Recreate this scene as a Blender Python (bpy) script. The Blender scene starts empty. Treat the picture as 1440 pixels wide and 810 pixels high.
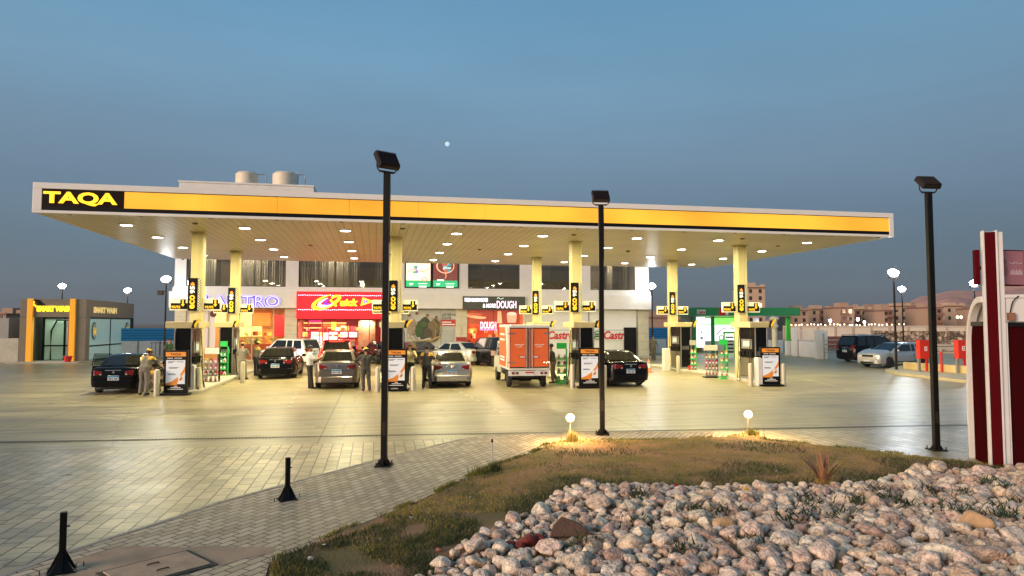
SKY_SAT = 1.0; SKY_TINT = (1,1,1); SKY_STR = .10; SUN_STR = 3.4; CANOPY_W = 182; EXPO = 0.33
HAZE = .00008
import bpy, bmesh, math, random
import numpy as np
from mathutils import Vector, Matrix, noise
random.seed(7); np.random.seed(7)
sc = bpy.context.scene
col = sc.collection
R = math.radians
PI = math.pi
# ------------------------------------------------------------------ survey helpers (photo pixel -> place on the ground / on a wall)
FOC = 960.0; PIT = math.atan(50.3/960); YAW = R(11.3); EYE = 2.6
CS, SN = math.cos(YAW), math.sin(YAW)
def ray(px, py):
    x = (px-720)/FOC; y = -(py-405)/FOC
    dx, dy, dz = x, math.cos(PIT)-y*math.sin(PIT), math.sin(PIT)+y*math.cos(PIT)
    return (dx*CS+dy*SN, -dx*SN+dy*CS, dz)
def G(px, py, z=0.0):
    d = ray(px, py); t = (z-EYE)/d[2]; return (d[0]*t, d[1]*t)
def W(px, py, y):
    d = ray(px, py); t = y/d[1]; return (d[0]*t, EYE+d[2]*t)
def P(px, fwd, z=0.0):
    lat = (px-720)/FOC*fwd
    return (fwd*SN+lat*CS, fwd*CS-lat*SN, z)
def ZP(py, fwd): return EYE+(455.3-py)*fwd/960.0
# ------------------------------------------------------------------ materials
MATS = {}
def mat(name, c=(.5,.5,.5), rough=.6, metal=0, var=0, vs=4, bump=0, bs=30, emit=None, es=0, coat=0, spec=.5, streak=None):
    if name in MATS: return MATS[name]
    m = bpy.data.materials.new(name); m.use_nodes = True; MATS[name] = m
    nt = m.node_tree; b = nt.nodes['Principled BSDF']
    b.inputs['Base Color'].default_value = (*c, 1); b.inputs['Roughness'].default_value = rough
    b.inputs['Metallic'].default_value = metal
    b.inputs['Specular IOR Level'].default_value = spec
    if coat: b.inputs['Coat Weight'].default_value = coat; b.inputs['Coat Roughness'].default_value = .05
    if emit: b.inputs['Emission Color'].default_value = (*emit, 1); b.inputs['Emission Strength'].default_value = es
    if var or bump:
        g = nt.nodes.new('ShaderNodeNewGeometry')
        mp = nt.nodes.new('ShaderNodeMapping'); nt.links.new(g.outputs['Position'], mp.inputs['Vector'])
        if streak: mp.inputs['Scale'].default_value = streak
    if var:
        n = nt.nodes.new('ShaderNodeTexNoise'); n.inputs['Scale'].default_value = vs; n.inputs['Detail'].default_value = 6
        n.inputs['Roughness'].default_value = .65
        nt.links.new(mp.outputs[0], n.inputs['Vector'])
        cr = nt.nodes.new('ShaderNodeValToRGB')
        cr.color_ramp.elements[0].position = .28; cr.color_ramp.elements[1].position = .72
        cr.color_ramp.elements[0].color = (*[max(0, x*(1-var)) for x in c], 1)
        cr.color_ramp.elements[1].color = (*[min(1, x*(1+var*.7)) for x in c], 1)
        nt.links.new(n.outputs['Fac'], cr.inputs[0]); nt.links.new(cr.outputs[0], b.inputs['Base Color'])
        mr = nt.nodes.new('ShaderNodeMapRange'); mr.inputs[3].default_value = max(.02, rough-.12); mr.inputs[4].default_value = min(1, rough+.12)
        nt.links.new(n.outputs['Fac'], mr.inputs[0]); nt.links.new(mr.outputs[0], b.inputs['Roughness'])
    if bump:
        n2 = nt.nodes.new('ShaderNodeTexNoise'); n2.inputs['Scale'].default_value = bs; n2.inputs['Detail'].default_value = 4
        nt.links.new(mp.outputs[0], n2.inputs['Vector'])
        bp = nt.nodes.new('ShaderNodeBump'); bp.inputs['Strength'].default_value = bump; bp.inputs['Distance'].default_value = .02
        nt.links.new(n2.outputs['Fac'], bp.inputs['Height']); nt.links.new(bp.outputs[0], b.inputs['Normal'])
    return m
def glassmat(name, tint=(.9,.95,.95), gl=.12, rough=.02):
    m = bpy.data.materials.new(name); m.use_nodes = True; nt = m.node_tree; MATS[name] = m
    nt.nodes.clear()
    o = nt.nodes.new('ShaderNodeOutputMaterial'); t = nt.nodes.new('ShaderNodeBsdfTransparent'); g = nt.nodes.new('ShaderNodeBsdfGlossy')
    t.inputs[0].default_value = (*tint, 1); g.inputs['Roughness'].default_value = rough
    lw = nt.nodes.new('ShaderNodeLayerWeight'); lw.inputs[0].default_value = .35
    mr = nt.nodes.new('ShaderNodeMapRange'); mr.inputs[3].default_value = gl; mr.inputs[4].default_value = .8
    mx = nt.nodes.new('ShaderNodeMixShader')
    nt.links.new(lw.outputs['Fresnel'], mr.inputs[0]); nt.links.new(mr.outputs[0], mx.inputs[0])
    nt.links.new(t.outputs[0], mx.inputs[1]); nt.links.new(g.outputs[0], mx.inputs[2]); nt.links.new(mx.outputs[0], o.inputs[0])
    return m
def groundmat(name, c1, c2, mortar, bw, bh, ms, rot=0, rough=(.3,.6), stain=.35, bump=.4, offset=.5, streak=(1,1,1), nz=.6, crack=0, off2=(0,0,0), tilevar=1.0, wear=0):
    """paving or slab concrete: brick pattern for the joints, two noises for stains and wear"""
    m = bpy.data.materials.new(name); m.use_nodes = True; MATS[name] = m
    nt = m.node_tree; b = nt.nodes['Principled BSDF']; L = nt.links.new; N = nt.nodes.new; b.inputs['Specular IOR Level'].default_value = .36
    g = N('ShaderNodeNewGeometry'); mp = N('ShaderNodeMapping'); mp.inputs['Rotation'].default_value = (0, 0, rot); mp.inputs['Location'].default_value = off2
    L(g.outputs['Position'], mp.inputs['Vector'])
    wn = N('ShaderNodeTexNoise'); wn.inputs['Scale'].default_value = 2.5; wn.inputs['Detail'].default_value = 2
    L(g.outputs['Position'], wn.inputs['Vector'])
    wm = N('ShaderNodeMix'); wm.data_type = 'VECTOR'; wm.inputs['Factor'].default_value = .02
    L(mp.outputs[0], wm.inputs[4]); L(wn.outputs['Color'], wm.inputs[5])
    br = N('ShaderNodeTexBrick'); br.inputs['Scale'].default_value = 1; br.inputs['Brick Width'].default_value = bw
    br.inputs['Row Height'].default_value = bh; br.inputs['Mortar Size'].default_value = ms; br.inputs['Mortar Smooth'].default_value = .3
    br.offset = offset; br.inputs['Bias'].default_value = 0
    br.inputs['Color1'].default_value = (*c1, 1); br.inputs['Color2'].default_value = (*c2, 1); br.inputs['Mortar'].default_value = (*mortar, 1)
    L(wm.outputs[1], br.inputs['Vector'])
    ms2 = N('ShaderNodeMapping'); ms2.inputs['Scale'].default_value = streak; L(g.outputs['Position'], ms2.inputs['Vector'])
    n1 = N('ShaderNodeTexNoise'); n1.inputs['Scale'].default_value = nz; n1.inputs['Detail'].default_value = 9; n1.inputs['Roughness'].default_value = .62
    L(ms2.outputs[0], n1.inputs['Vector'])
    n2 = N('ShaderNodeTexNoise'); n2.inputs['Scale'].default_value = 14; n2.inputs['Detail'].default_value = 5; L(g.outputs['Position'], n2.inputs['Vector'])
    r1 = N('ShaderNodeMapRange'); r1.inputs[1].default_value = .3; r1.inputs[2].default_value = .7; r1.inputs[3].default_value = 1-stain; r1.inputs[4].default_value = 1.12
    L(n1.outputs['Fac'], r1.inputs[0])
    r2 = N('ShaderNodeMapRange'); r2.inputs[3].default_value = .86; r2.inputs[4].default_value = 1.12; L(n2.outputs['Fac'], r2.inputs[0])
    mu = N('ShaderNodeMath'); mu.operation = 'MULTIPLY'; L(r1.outputs[0], mu.inputs[0]); L(r2.outputs[0], mu.inputs[1])
    mx = N('ShaderNodeMix'); mx.data_type = 'RGBA'; mx.blend_type = 'MULTIPLY'; mx.inputs['Factor'].default_value = 1
    L(br.outputs['Color'], mx.inputs[6]); L(mu.outputs[0], mx.inputs[7])
    last = mx.outputs[2]
    if wear:        # drag marks across the lanes and dark oil drips
        mw = N('ShaderNodeMapping'); mw.inputs['Scale'].default_value = (.22, 3.2, 1); L(g.outputs['Position'], mw.inputs['Vector'])
        nw = N('ShaderNodeTexNoise'); nw.inputs['Scale'].default_value = 1.1; nw.inputs['Detail'].default_value = 7; nw.inputs['Roughness'].default_value = .7; L(mw.outputs[0], nw.inputs['Vector'])
        rw_ = N('ShaderNodeMapRange'); rw_.inputs[1].default_value = .36; rw_.inputs[2].default_value = .60; rw_.inputs[3].default_value = 1-wear; rw_.inputs[4].default_value = 1.06; L(nw.outputs['Fac'], rw_.inputs[0])
        no = N('ShaderNodeTexNoise'); no.inputs['Scale'].default_value = 1.7; no.inputs['Detail'].default_value = 3; L(g.outputs['Position'], no.inputs['Vector'])
        ro = N('ShaderNodeMapRange'); ro.inputs[1].default_value = .62; ro.inputs[2].default_value = .70; ro.inputs[3].default_value = 1; ro.inputs[4].default_value = .60; L(no.outputs['Fac'], ro.inputs[0])
        mo_ = N('ShaderNodeMath'); mo_.operation = 'MULTIPLY'; L(rw_.outputs[0], mo_.inputs[0]); L(ro.outputs[0], mo_.inputs[1])
        mz = N('ShaderNodeMix'); mz.data_type = 'RGBA'; mz.blend_type = 'MULTIPLY'; mz.inputs['Factor'].default_value = 1; L(last, mz.inputs[6]); L(mo_.outputs[0], mz.inputs[7]); last = mz.outputs[2]
    if crack:
        v = N('ShaderNodeTexVoronoi'); v.feature = 'DISTANCE_TO_EDGE'; v.inputs['Scale'].default_value = .16
        wp = N('ShaderNodeMix'); wp.data_type = 'VECTOR'; wp.inputs['Factor'].default_value = .35
        n3 = N('ShaderNodeTexNoise'); n3.inputs['Scale'].default_value = .9; n3.inputs['Detail'].default_value = 6; L(g.outputs['Position'], n3.inputs['Vector'])
        L(g.outputs['Position'], wp.inputs[4]); L(n3.outputs['Color'], wp.inputs[5]); L(wp.outputs[1], v.inputs['Vector'])
        cr = N('ShaderNodeMapRange'); cr.inputs[1].default_value = 0; cr.inputs[2].default_value = .0035; cr.inputs[3].default_value = .72; cr.inputs[4].default_value = 1
        L(v.outputs['Distance'], cr.inputs[0])
        mc = N('ShaderNodeMix'); mc.data_type = 'RGBA'; mc.blend_type = 'MULTIPLY'; mc.inputs['Factor'].default_value = 1
        L(last, mc.inputs[6]); L(cr.outputs[0], mc.inputs[7]); last = mc.outputs[2]
    L(last, b.inputs['Base Color'])
    rr = N('ShaderNodeMapRange'); rr.inputs[1].default_value = .25; rr.inputs[2].default_value = .75; rr.inputs[3].default_value = rough[0]; rr.inputs[4].default_value = rough[1]
    L(n1.outputs['Fac'], rr.inputs[0]); L(rr.outputs[0], b.inputs['Roughness'])
    hh = N('ShaderNodeMath'); hh.operation = 'MULTIPLY_ADD'; hh.inputs[1].default_value = -1; L(br.outputs['Fac'], hh.inputs[0])
    # each stone sits a little differently
    sx = N('ShaderNodeSeparateColor'); L(br.outputs['Color'], sx.inputs[0])
    ad = N('ShaderNodeMath'); ad.operation = 'MULTIPLY_ADD'; ad.inputs[1].default_value = tilevar; L(sx.outputs[0], ad.inputs[0]); 
    n5 = N('ShaderNodeMath'); n5.operation = 'MULTIPLY'; n5.inputs[1].default_value = .5; L(n2.outputs['Fac'], n5.inputs[0])
    L(n5.outputs[0], ad.inputs[2]); L(ad.outputs[0], hh.inputs[2])
    bp = N('ShaderNodeBump'); bp.inputs['Strength'].default_value = bump; bp.inputs['Distance'].default_value = .012
    L(hh.outputs[0], bp.inputs['Height']); L(bp.outputs[0], b.inputs['Normal'])
    return m
# ------------------------------------------------------------------ mesh builder
class MB:
    def __init__(s): s.v = []; s.f = []; s.m = []; s.cur = 0
    def add(s, vs, fs):
        o = len(s.v); s.v += [tuple(v) for v in vs]; s.f += [tuple(i+o for i in f) for f in fs]; s.m += [s.cur]*len(fs); return s
    def box(s, x0, x1, y0, y1, z0, z1, M=None):
        vs = [(x0,y0,z0),(x1,y0,z0),(x1,y1,z0),(x0,y1,z0),(x0,y0,z1),(x1,y0,z1),(x1,y1,z1),(x0,y1,z1)]
        if M is not None: vs = [M @ Vector(v) for v in vs]
        return s.add(vs, [(0,3,2,1),(4,5,6,7),(0,1,5,4),(1,2,6,5),(2,3,7,6),(3,0,4,7)])
    def cyl(s, a, b, r0, r1=None, n=16, cap=True):
        if r1 is None: r1 = r0
        a = Vector(a); b = Vector(b); d = (b-a).normalized()
        u = d.orthogonal().normalized(); w = d.cross(u)
        vs = []; 
        for p, r in ((a, r0), (b, r1)):
            for i in range(n):
                t = 2*PI*(i+.5)/n; vs.append(p+u*math.cos(t)*r+w*math.sin(t)*r)
        fs = [(i, (i+1)%n, n+(i+1)%n, n+i) for i in range(n)]
        if cap: fs += [tuple(range(n-1, -1, -1)), tuple(range(n, 2*n))]
        return s.add(vs, fs)
    def lathe(s, prof, c=(0,0,0), n=20):
        vs = []; fs = []
        for r, z in prof:
            for i in range(n):
                t = 2*PI*i/n; vs.append((c[0]+r*math.cos(t), c[1]+r*math.sin(t), c[2]+z))
        for k in range(len(prof)-1):
            for i in range(n): fs.append((k*n+i, k*n+(i+1)%n, (k+1)*n+(i+1)%n, (k+1)*n+i))
        fs.append(tuple(range(n-1, -1, -1))); m = (len(prof)-1)*n; fs.append(tuple(range(m, m+n)))
        return s.add(vs, fs)
    def tube(s, pts, r, n=7, smooth=4):
        pts = [Vector(p) for p in pts]
        if smooth > 1 and len(pts) > 2:
            q = []
            for i in range(len(pts)-1):
                p0 = pts[max(i-1,0)]; p1 = pts[i]; p2 = pts[i+1]; p3 = pts[min(i+2, len(pts)-1)]
                for k in range(smooth):
                    t = k/smooth; q.append(.5*((2*p1)+(-p0+p2)*t+(2*p0-5*p1+4*p2-p3)*t*t+(-p0+3*p1-3*p2+p3)*t**3))
            q.append(pts[-1]); pts = q
        vs = []; fs = []; up = Vector((0,0,1)); m = len(pts)
        for i, p in enumerate(pts):
            d = (pts[min(i+1,m-1)]-pts[max(i-1,0)]).normalized()
            u = d.cross(up)
            if u.length < .05: u = d.cross(Vector((1,0,0)))
            u.normalize(); w = d.cross(u)
            rr = r(i/(m-1)) if callable(r) else r
            for k in range(n):
                t = 2*PI*k/n; vs.append(p+u*math.cos(t)*rr+w*math.sin(t)*rr)
        for i in range(m-1):
            for k in range(n): fs.append((i*n+k, i*n+(k+1)%n, (i+1)*n+(k+1)%n, (i+1)*n+k))
        fs.append(tuple(range(n-1,-1,-1))); fs.append(tuple(range((m-1)*n, m*n)))
        return s.add(vs, fs)
    def prism(s, poly, y0, y1, axis='y'):
        """polygon in the x-z plane (axis y), or y-z (axis x), or x-y (axis z), pulled from y0 to y1"""
        n = len(poly)
        def pt(p, t):
            if axis == 'y': return (p[0], t, p[1])
            if axis == 'x': return (t, p[0], p[1])
            return (p[0], p[1], t)
        vs = [pt(p, y0) for p in poly]+[pt(p, y1) for p in poly]
        fs = [tuple(range(n)), tuple(range(2*n-1, n-1, -1))]+[(i, n+i, n+(i+1)%n, (i+1)%n) for i in range(n)]
        return s.add(vs, fs)
    def ell(s, c, r, n=12, m=8, M=None):
        vs = []; fs = []
        for j in range(1, m):
            ph = PI*j/m
            for i in range(n):
                t = 2*PI*i/n; vs.append(Vector((r[0]*math.sin(ph)*math.cos(t), r[1]*math.sin(ph)*math.sin(t), r[2]*math.cos(ph))))
        vs.append(Vector((0,0,r[2]))); vs.append(Vector((0,0,-r[2])))
        if M is not None: vs = [M @ v for v in vs]
        vs = [v+Vector(c) for v in vs]
        for j in range(m-2):
            for i in range(n): fs.append((j*n+i, (j+1)*n+i, (j+1)*n+(i+1)%n, j*n+(i+1)%n))
        T = (m-1)*n
        for i in range(n): fs.append((T, i, (i+1)%n)); fs.append((T+1, (m-2)*n+(i+1)%n, (m-2)*n+i))
        return s.add(vs, fs)
    def build(s, name, mats, parent=None, world=True, bevel=0, smooth=False, seg=2, angle=35):
        off = Vector((0,0,0))
        if parent is not None and world:
            p = parent
            while p is not None: off += p.location; p = p.parent
        me = bpy.data.meshes.new(name)
        me.from_pydata([tuple(Vector(v)-off) for v in s.v], [], s.f)
        for m in (mats if isinstance(mats, (list, tuple)) else [mats]): me.materials.append(m)
        if max(s.m, default=0) > 0: me.polygons.foreach_set('material_index', s.m)
        bm = bmesh.new(); bm.from_mesh(me); bmesh.ops.recalc_face_normals(bm, faces=bm.faces); bm.to_mesh(me); bm.free()
        if smooth:
            me.polygons.foreach_set('use_smooth', [True]*len(me.polygons)); me.set_sharp_from_angle(angle=R(angle))
        me.update()
        o = bpy.data.objects.new(name, me); col.objects.link(o)
        if parent is not None: o.parent = parent
        if bevel:
            b = o.modifiers.new('bevel', 'BEVEL'); b.width = bevel; b.segments = seg; b.limit_method = 'ANGLE'; b.angle_limit = R(40); b.harden_normals = False
        return o
def thing(name, label, cat, loc=(0,0,0), rz=0, group=None):
    o = bpy.data.objects.new(name, None); col.objects.link(o); o.location = loc; o.rotation_euler = (0,0,rz)
    o.empty_display_size = .3
    return tag(o, label, cat, group)
def tag(o, label=None, cat=None, group=None, kind=None):
    if label: o['label'] = label
    if cat: o['category'] = cat
    if group: o['group'] = group
    if kind: o['kind'] = kind
    return o
def dup(o, parent=None, loc=None, rz=None, label=None, group=None):
    c = o.copy(); col.objects.link(c); c.parent = parent
    if loc is not None: c.location = loc
    if rz is not None: c.rotation_euler[2] = rz
    if label: c['label'] = label
    if group: c['group'] = group
    for ch in list(o.children): dup(ch, c)
    return c
def struct(mb, name, m, **k): o = mb.build(name, m, **k); o['kind'] = 'structure'; return o
def lamp(name, kind, loc, power, color, size=.1, rot=(0,0,0), parent=None, angle=None, blend=.3):
    l = bpy.data.lights.new(name, kind); l.energy = power; l.color = color
    if kind == 'AREA': l.shape = 'DISK'; l.size = size
    elif kind == 'SPOT': l.shadow_soft_size = size; l.spot_size = angle; l.spot_blend = blend
    elif kind == 'POINT': l.shadow_soft_size = size
    o = bpy.data.objects.new(name, l); col.objects.link(o); o.location = loc; o.rotation_euler = rot
    return o
_tc = {}
def textdata(s, bold=0.0, ext=.0, shear=0):
    k = (s, bold, ext, shear)
    if k in _tc: return _tc[k]
    cu = bpy.data.curves.new('t', 'FONT'); cu.body = s; cu.offset = bold; cu.extrude = 0; cu.shear = shear; cu.resolution_u = 3
    o = bpy.data.objects.new('t', cu); col.objects.link(o)
    dg = bpy.context.evaluated_depsgraph_get(); me = bpy.data.meshes.new_from_object(o.evaluated_get(dg))
    V = np.array([v.co[:] for v in me.vertices]); F = [tuple(p.vertices) for p in me.polygons]
    bpy.data.objects.remove(o); bpy.data.curves.remove(cu); bpy.data.meshes.remove(me)
    _tc[k] = (V, F); return _tc[k]
def text(s, x0, x1, z0, z1, y, m, parent=None, bold=.02, name='lettering', face='-y', up=False, world=True, shear=0, depth=.012):
    """lettering fitted to the rectangle x0..x1, z0..z1 on the wall plane y (face -y), or y0..y1 on plane x (face +x)"""
    V, F = textdata(s, bold, 0, shear)
    mn = V.min(0); mx = V.max(0); u = (V[:,0]-mn[0])/(mx[0]-mn[0]); v = (V[:,1]-mn[1])/(mx[1]-mn[1])
    if up: u, v = 1-v, u
    mb = MB(); n = len(V)
    for dd in (0, depth):
        for a, b in zip(u, v):
            if face == '-y': mb.v.append((x0+(x1-x0)*a, y-dd, z0+(z1-z0)*b))
            else: mb.v.append((y+dd, x0+(x1-x0)*a, z0+(z1-z0)*b))
    mb.f = [tuple(i+n for i in f) for f in F]
    # side walls from boundary edges
    from collections import Counter
    ec = Counter(); 
    for f in F:
        for i in range(len(f)): ec[tuple(sorted((f[i], f[(i+1)%len(f)])))] += 1
    mb.f += [(a, b, b+n, a+n) for (a, b), c in ec.items() if c == 1]
    mb.m = [0]*len(mb.f)
    return mb.build(name, m, parent, world=world)
# ------------------------------------------------------------------ shared materials
M_white = mat('painted_white', (.72,.70,.66), .45, var=.10, vs=1.2)
M_cream = mat('cream_column_paint', (.56,.49,.25), .4, var=.10, vs=2, streak=(3,3,.3))
M_black = mat('black_paint', (.006,.006,.006), .4, spec=.2)
M_blackm = mat('matt_black_metal', (.008,.008,.007), .5, var=.4, vs=6, spec=.25)
M_grey = mat('grey_metal', (.32,.31,.29), .45, .6)
M_chrome = mat('chrome', (.75,.75,.75), .15, 1)
M_conc = mat('kerb_concrete', (.42,.38,.30), .7, var=.25, vs=5, bump=.3)
M_rubber = mat('black_rubber', (.012,.012,.012), .7)
M_tile = mat('beige_stone_cladding', (.58,.53,.40), .6, var=.12, vs=3)
M_clad = mat('white_cladding', (.74,.71,.66), .5, var=.07, vs=1.5)
M_red = mat('red_paint', (.55,.02,.015), .4)
M_gridk = mat('dark_joint', (.05,.045,.04), .8)
M_text_y = mat('yellow_letter', (.85,.55,.03), .5, emit=(1,.62,.05), es=.35)
M_textd = mat('dark_print', (.03,.03,.035), .6)
M_printw = mat('white_print', (.8,.8,.78), .5)
M_orange = mat('orange_print', (.80,.28,.03), .5)
GL = glassmat('shop_glass')
GLD = glassmat('window_glass', (.55,.57,.56), .10)
# ================================================================== GROUND
def sheet(name, poly, z, m, thick=0):
    mb = MB()
    if thick: mb.prism(poly, z-thick, z, 'z')
    else: mb.add([(x, y, z) for x, y in poly], [tuple(range(len(poly)))])
    return struct(mb, name, m)
g_sand = mat('desert_sand', (.20,.145,.10), .9, var=.3, vs=.05, bump=.2)
g_conc = groundmat('forecourt_concrete', (.345,.29,.16), (.375,.315,.175), (.14,.11,.06), 7.5, 5.2, .022, rough=(.26,.50), stain=.30, bump=.22, offset=0, streak=(.35,1.6,1), nz=.55, crack=1, off2=(1.2,.6,0), tilevar=.1, wear=.40)
g_pave = groundmat('block_paving', (.34,.28,.145), (.58,.48,.28), (.065,.05,.025), .42, .21, .011, rot=R(90), rough=(.24,.46), stain=.40, bump=1.0, nz=.7, wear=.25)
g_walk = groundmat('sidewalk_bricks', (.37,.285,.18), (.58,.46,.31), (.06,.045,.03), .24, .12, .010, rot=-math.atan2(G(532,651)[1]-G(240,737)[1], G(532,651)[0]-G(240,737)[0]), rough=(.45,.7), stain=.40, bump=1.0, nz=.9)
sheet('ground', [(-3000,-300),(3500,-300),(3500,4200),(-3000,4200)], 0, g_sand)
sheet('road', [(-70,2),(90,2),(90,100),(-70,100)], .004, g_conc)
dr0, dr1 = G(0,622.5), G(1400,597.5)
def dl(px):   # drain line continued to a photo column
    t = (px-0)/1400; return (dr0[0]+(dr1[0]-dr0[0])*t, dr0[1]+(dr1[1]-dr0[1])*t)
# paved strip nearer than the drain
pj = [G(0,637), G(160,632), G(330,629), G(540,622), G(695,614.5)]
sheet('block_paving', [(-30, pj[0][1]+.6)] + pj + [(7, 10), (-2, 2), (-30, 2)], .008, g_pave)
prr = [G(1000,606), G(1100,607), G(1250,606), G(1440,604), (30, 14.5), (30, 4), (6, 4)]
sheet('block_paving', prr, .008, g_pave)
walk_edge = [G(*p) for p in [(-60,842),(97,783),(170,759),(240,737),(310,712),(400,687),(494,661),(532,651),(594,635),(643,622.5),(695,615),(782,612),(900,610),(1000,611),(1030,610.9),(1045,610.7)]]
lawn_edge = [G(*p) for p in [(380,797),(400,787),(442,770),(487,749),(587,709),(643,681),(685,661),(747,641),(768,628),(817,621),(900,622),(1016,618),(1062,611),(1078,622),(1124,626),(1200,634),(1271,642),(1367,653),(1440,662),(1600,676)]]
walk = walk_edge + [(x, y-.05) for x, y in lawn_edge[:13][::-1]] + [(-1.0, 5.4), (-4.5, 5.0)]
sheet('sidewalk', walk, .05, g_walk, thick=.049)
# edging stones between sidewalk and paving
mb = MB()
for i in range(len(walk_edge)-4):
    a = Vector((*walk_edge[i], 0)); b = Vector((*walk_edge[i+1], 0)); d = (b-a); L = d.length; d.normalize(); n = Vector((-d.y, d.x, 0))
    k = max(1, round(L/.5))
    for j in range(k):
        p = a+d*(L*j/k+.006); q = a+d*(L*(j+1)/k-.006)
        vs = [p, q, q+n*.075, p+n*.075]
        mb.add([(v.x, v.y, .002) for v in vs]+[(v.x, v.y, .054) for v in vs], [(4,5,6,7),(0,1,5,4),(1,2,6,5),(2,3,7,6),(3,0,4,7)])
struct(mb, 'kerb', mat('edging_stone', (.34,.30,.24), .7, var=.3, vs=6, bump=.3))
# drain channel with its grating
a = Vector((*dl(-200), 0)); b = Vector((*dl(1420), 0)); d = (b-a).normalized(); n = Vector((-d.y, d.x, 0)); L = (b-a).length
dr = MB(); vs = [a-n*.07, b-n*.07, b+n*.07, a+n*.07]; dr.add([(v.x, v.y, .010) for v in vs], [(0,1,2,3)])
root = thing('drain_channel', 'long dark slotted drain channel crossing the forecourt in front of the lamp poles', 'drain', (a.x, a.y, 0))
dr.build('channel', mat('drain_dark', (.02,.018,.015), .9), root)
gr = MB(); k = 0; t = 0
while t < L:
    p = a+d*t; q = a+d*(t+.03)
    vs = [p-n*.06, q-n*.06, q+n*.06, p+n*.06]; gr.add([(v.x, v.y, .014) for v in vs], [(0,1,2,3)]); t += .075
for s in (-1, 1):
    vs = [a+n*s*.07, b+n*s*.07, b+n*s*.085, a+n*s*.085]; gr.add([(v.x, v.y, .015) for v in vs], [(0,1,2,3)])
gr.build('grating', mat('grating_steel', (.16,.14,.10), .5, .5), root)
# concrete curb line painted dashes on the forecourt (faint)
mb = MB()
for i in range(9):
    x, y = G(640+8*i, 548+4*i); mb.box(x-.06, x+.06, y-.2, y+.2, .006, .010)
for i in range(9):
    x, y = G(1132+9*i, 533+2.2*i); mb.box(x-.25, x+.25, y-.05, y+.05, .006, .010)
for i in range(8):
    x, y = G(428-3.0*i, 530+6*i); mb.box(x-.06, x+.06, y-.25, y+.25, .006, .010)
struct(mb, 'road_marking', mat('worn_marking', (.50,.46,.33), .6, var=.3, vs=9))
# ================================================================== SKY, MOON, LIGHT
w = bpy.data.worlds.new('World'); sc.world = w; w.use_nodes = True
nt = w.node_tree; bg = nt.nodes['Background']
sky = nt.nodes.new('ShaderNodeTexSky'); sky.sky_type = 'NISHITA'; sky.sun_disc = False
SUN_EL = R(3.0); SUN_AZ = R(191+12)      # behind the camera; azimuth measured clockwise from +Y
sky.sun_elevation = SUN_EL; sky.sun_rotation = SUN_AZ; sky.altitude = 100; sky.air_density = 1.3; sky.dust_density = 3.2; sky.ozone_density = 3.5
hs = nt.nodes.new('ShaderNodeHueSaturation'); hs.inputs['Saturation'].default_value = SKY_SAT; hs.inputs['Value'].default_value = 1
nt.links.new(sky.outputs[0], hs.inputs['Color'])
mu = nt.nodes.new('ShaderNodeMix'); mu.data_type = 'RGBA'; mu.blend_type = 'MULTIPLY'; mu.inputs['Factor'].default_value = 1; mu.inputs[7].default_value = (*SKY_TINT, 1)
nt.links.new(hs.outputs[0], mu.inputs[6])
# dusk colours by height above the horizon, with the last light low in the west and the Nishita sky mixed in
tc = nt.nodes.new('ShaderNodeTexCoord'); sx = nt.nodes.new('ShaderNodeSeparateXYZ'); nt.links.new(tc.outputs['Generated'], sx.inputs[0])
rp = nt.nodes.new('ShaderNodeValToRGB'); rp.color_ramp.interpolation = 'B_SPLINE'; E_ = rp.color_ramp.elements
E_[0].position = 0; E_[0].color = (.096,.108,.120,1); E_[1].position = 1; E_[1].color = (.045,.12,.26,1)
for p_, c_ in ((.05,(.100,.136,.162)),(.13,(.110,.176,.238)),(.23,(.160,.245,.345)),(.34,(.155,.305,.435)),(.46,(.120,.288,.455))): q = E_.new(p_); q.color = (*c_, 1)
nt.links.new(sx.outputs[2], rp.inputs[0])
sc_s = nt.nodes.new('ShaderNodeMix'); sc_s.data_type = 'RGBA'; sc_s.blend_type = 'MIX'; sc_s.inputs['Factor'].default_value = .12
nsc = nt.nodes.new('ShaderNodeMix'); nsc.data_type = 'RGBA'; nsc.blend_type = 'MULTIPLY'; nsc.inputs['Factor'].default_value = 1; nsc.inputs[7].default_value = (SKY_STR,)*3+(1,)
nt.links.new(mu.outputs[2], nsc.inputs[6]); nt.links.new(rp.outputs[0], sc_s.inputs[6]); nt.links.new(nsc.outputs[2], sc_s.inputs[7])
mpn = nt.nodes.new('ShaderNodeMapping'); mpn.inputs['Scale'].default_value = (1.2,1.2,5); nt.links.new(tc.outputs['Generated'], mpn.inputs[0])
nzn = nt.nodes.new('ShaderNodeTexNoise'); nzn.inputs['Scale'].default_value = 1.6; nzn.inputs['Detail'].default_value = 5; nt.links.new(mpn.outputs[0], nzn.inputs['Vector'])
mrn = nt.nodes.new('ShaderNodeMapRange'); mrn.inputs[1].default_value = .3; mrn.inputs[2].default_value = .7; mrn.inputs[3].default_value = .93; mrn.inputs[4].default_value = 1.07; nt.links.new(nzn.outputs['Fac'], mrn.inputs[0])
vsc = nt.nodes.new('ShaderNodeVectorMath'); vsc.operation = 'SCALE'; nt.links.new(sc_s.outputs[2], vsc.inputs[0]); nt.links.new(mrn.outputs[0], vsc.inputs['Scale'])
nt.links.new(vsc.outputs[0], bg.inputs[0]); bg.inputs[1].default_value = 1.0
sl = bpy.data.lights.new('sun', 'SUN'); sl.energy = SUN_STR; sl.angle = R(30); sl.color = (1,.74,.56)
so = bpy.data.objects.new('sun', sl); col.objects.link(so)
el2 = R(13); az2 = SUN_AZ+R(38); sd = Vector((math.sin(az2)*math.cos(el2), math.cos(az2)*math.cos(el2), math.sin(el2)))
so.rotation_euler = sd.to_track_quat('Z', 'Y').to_euler()
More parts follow.
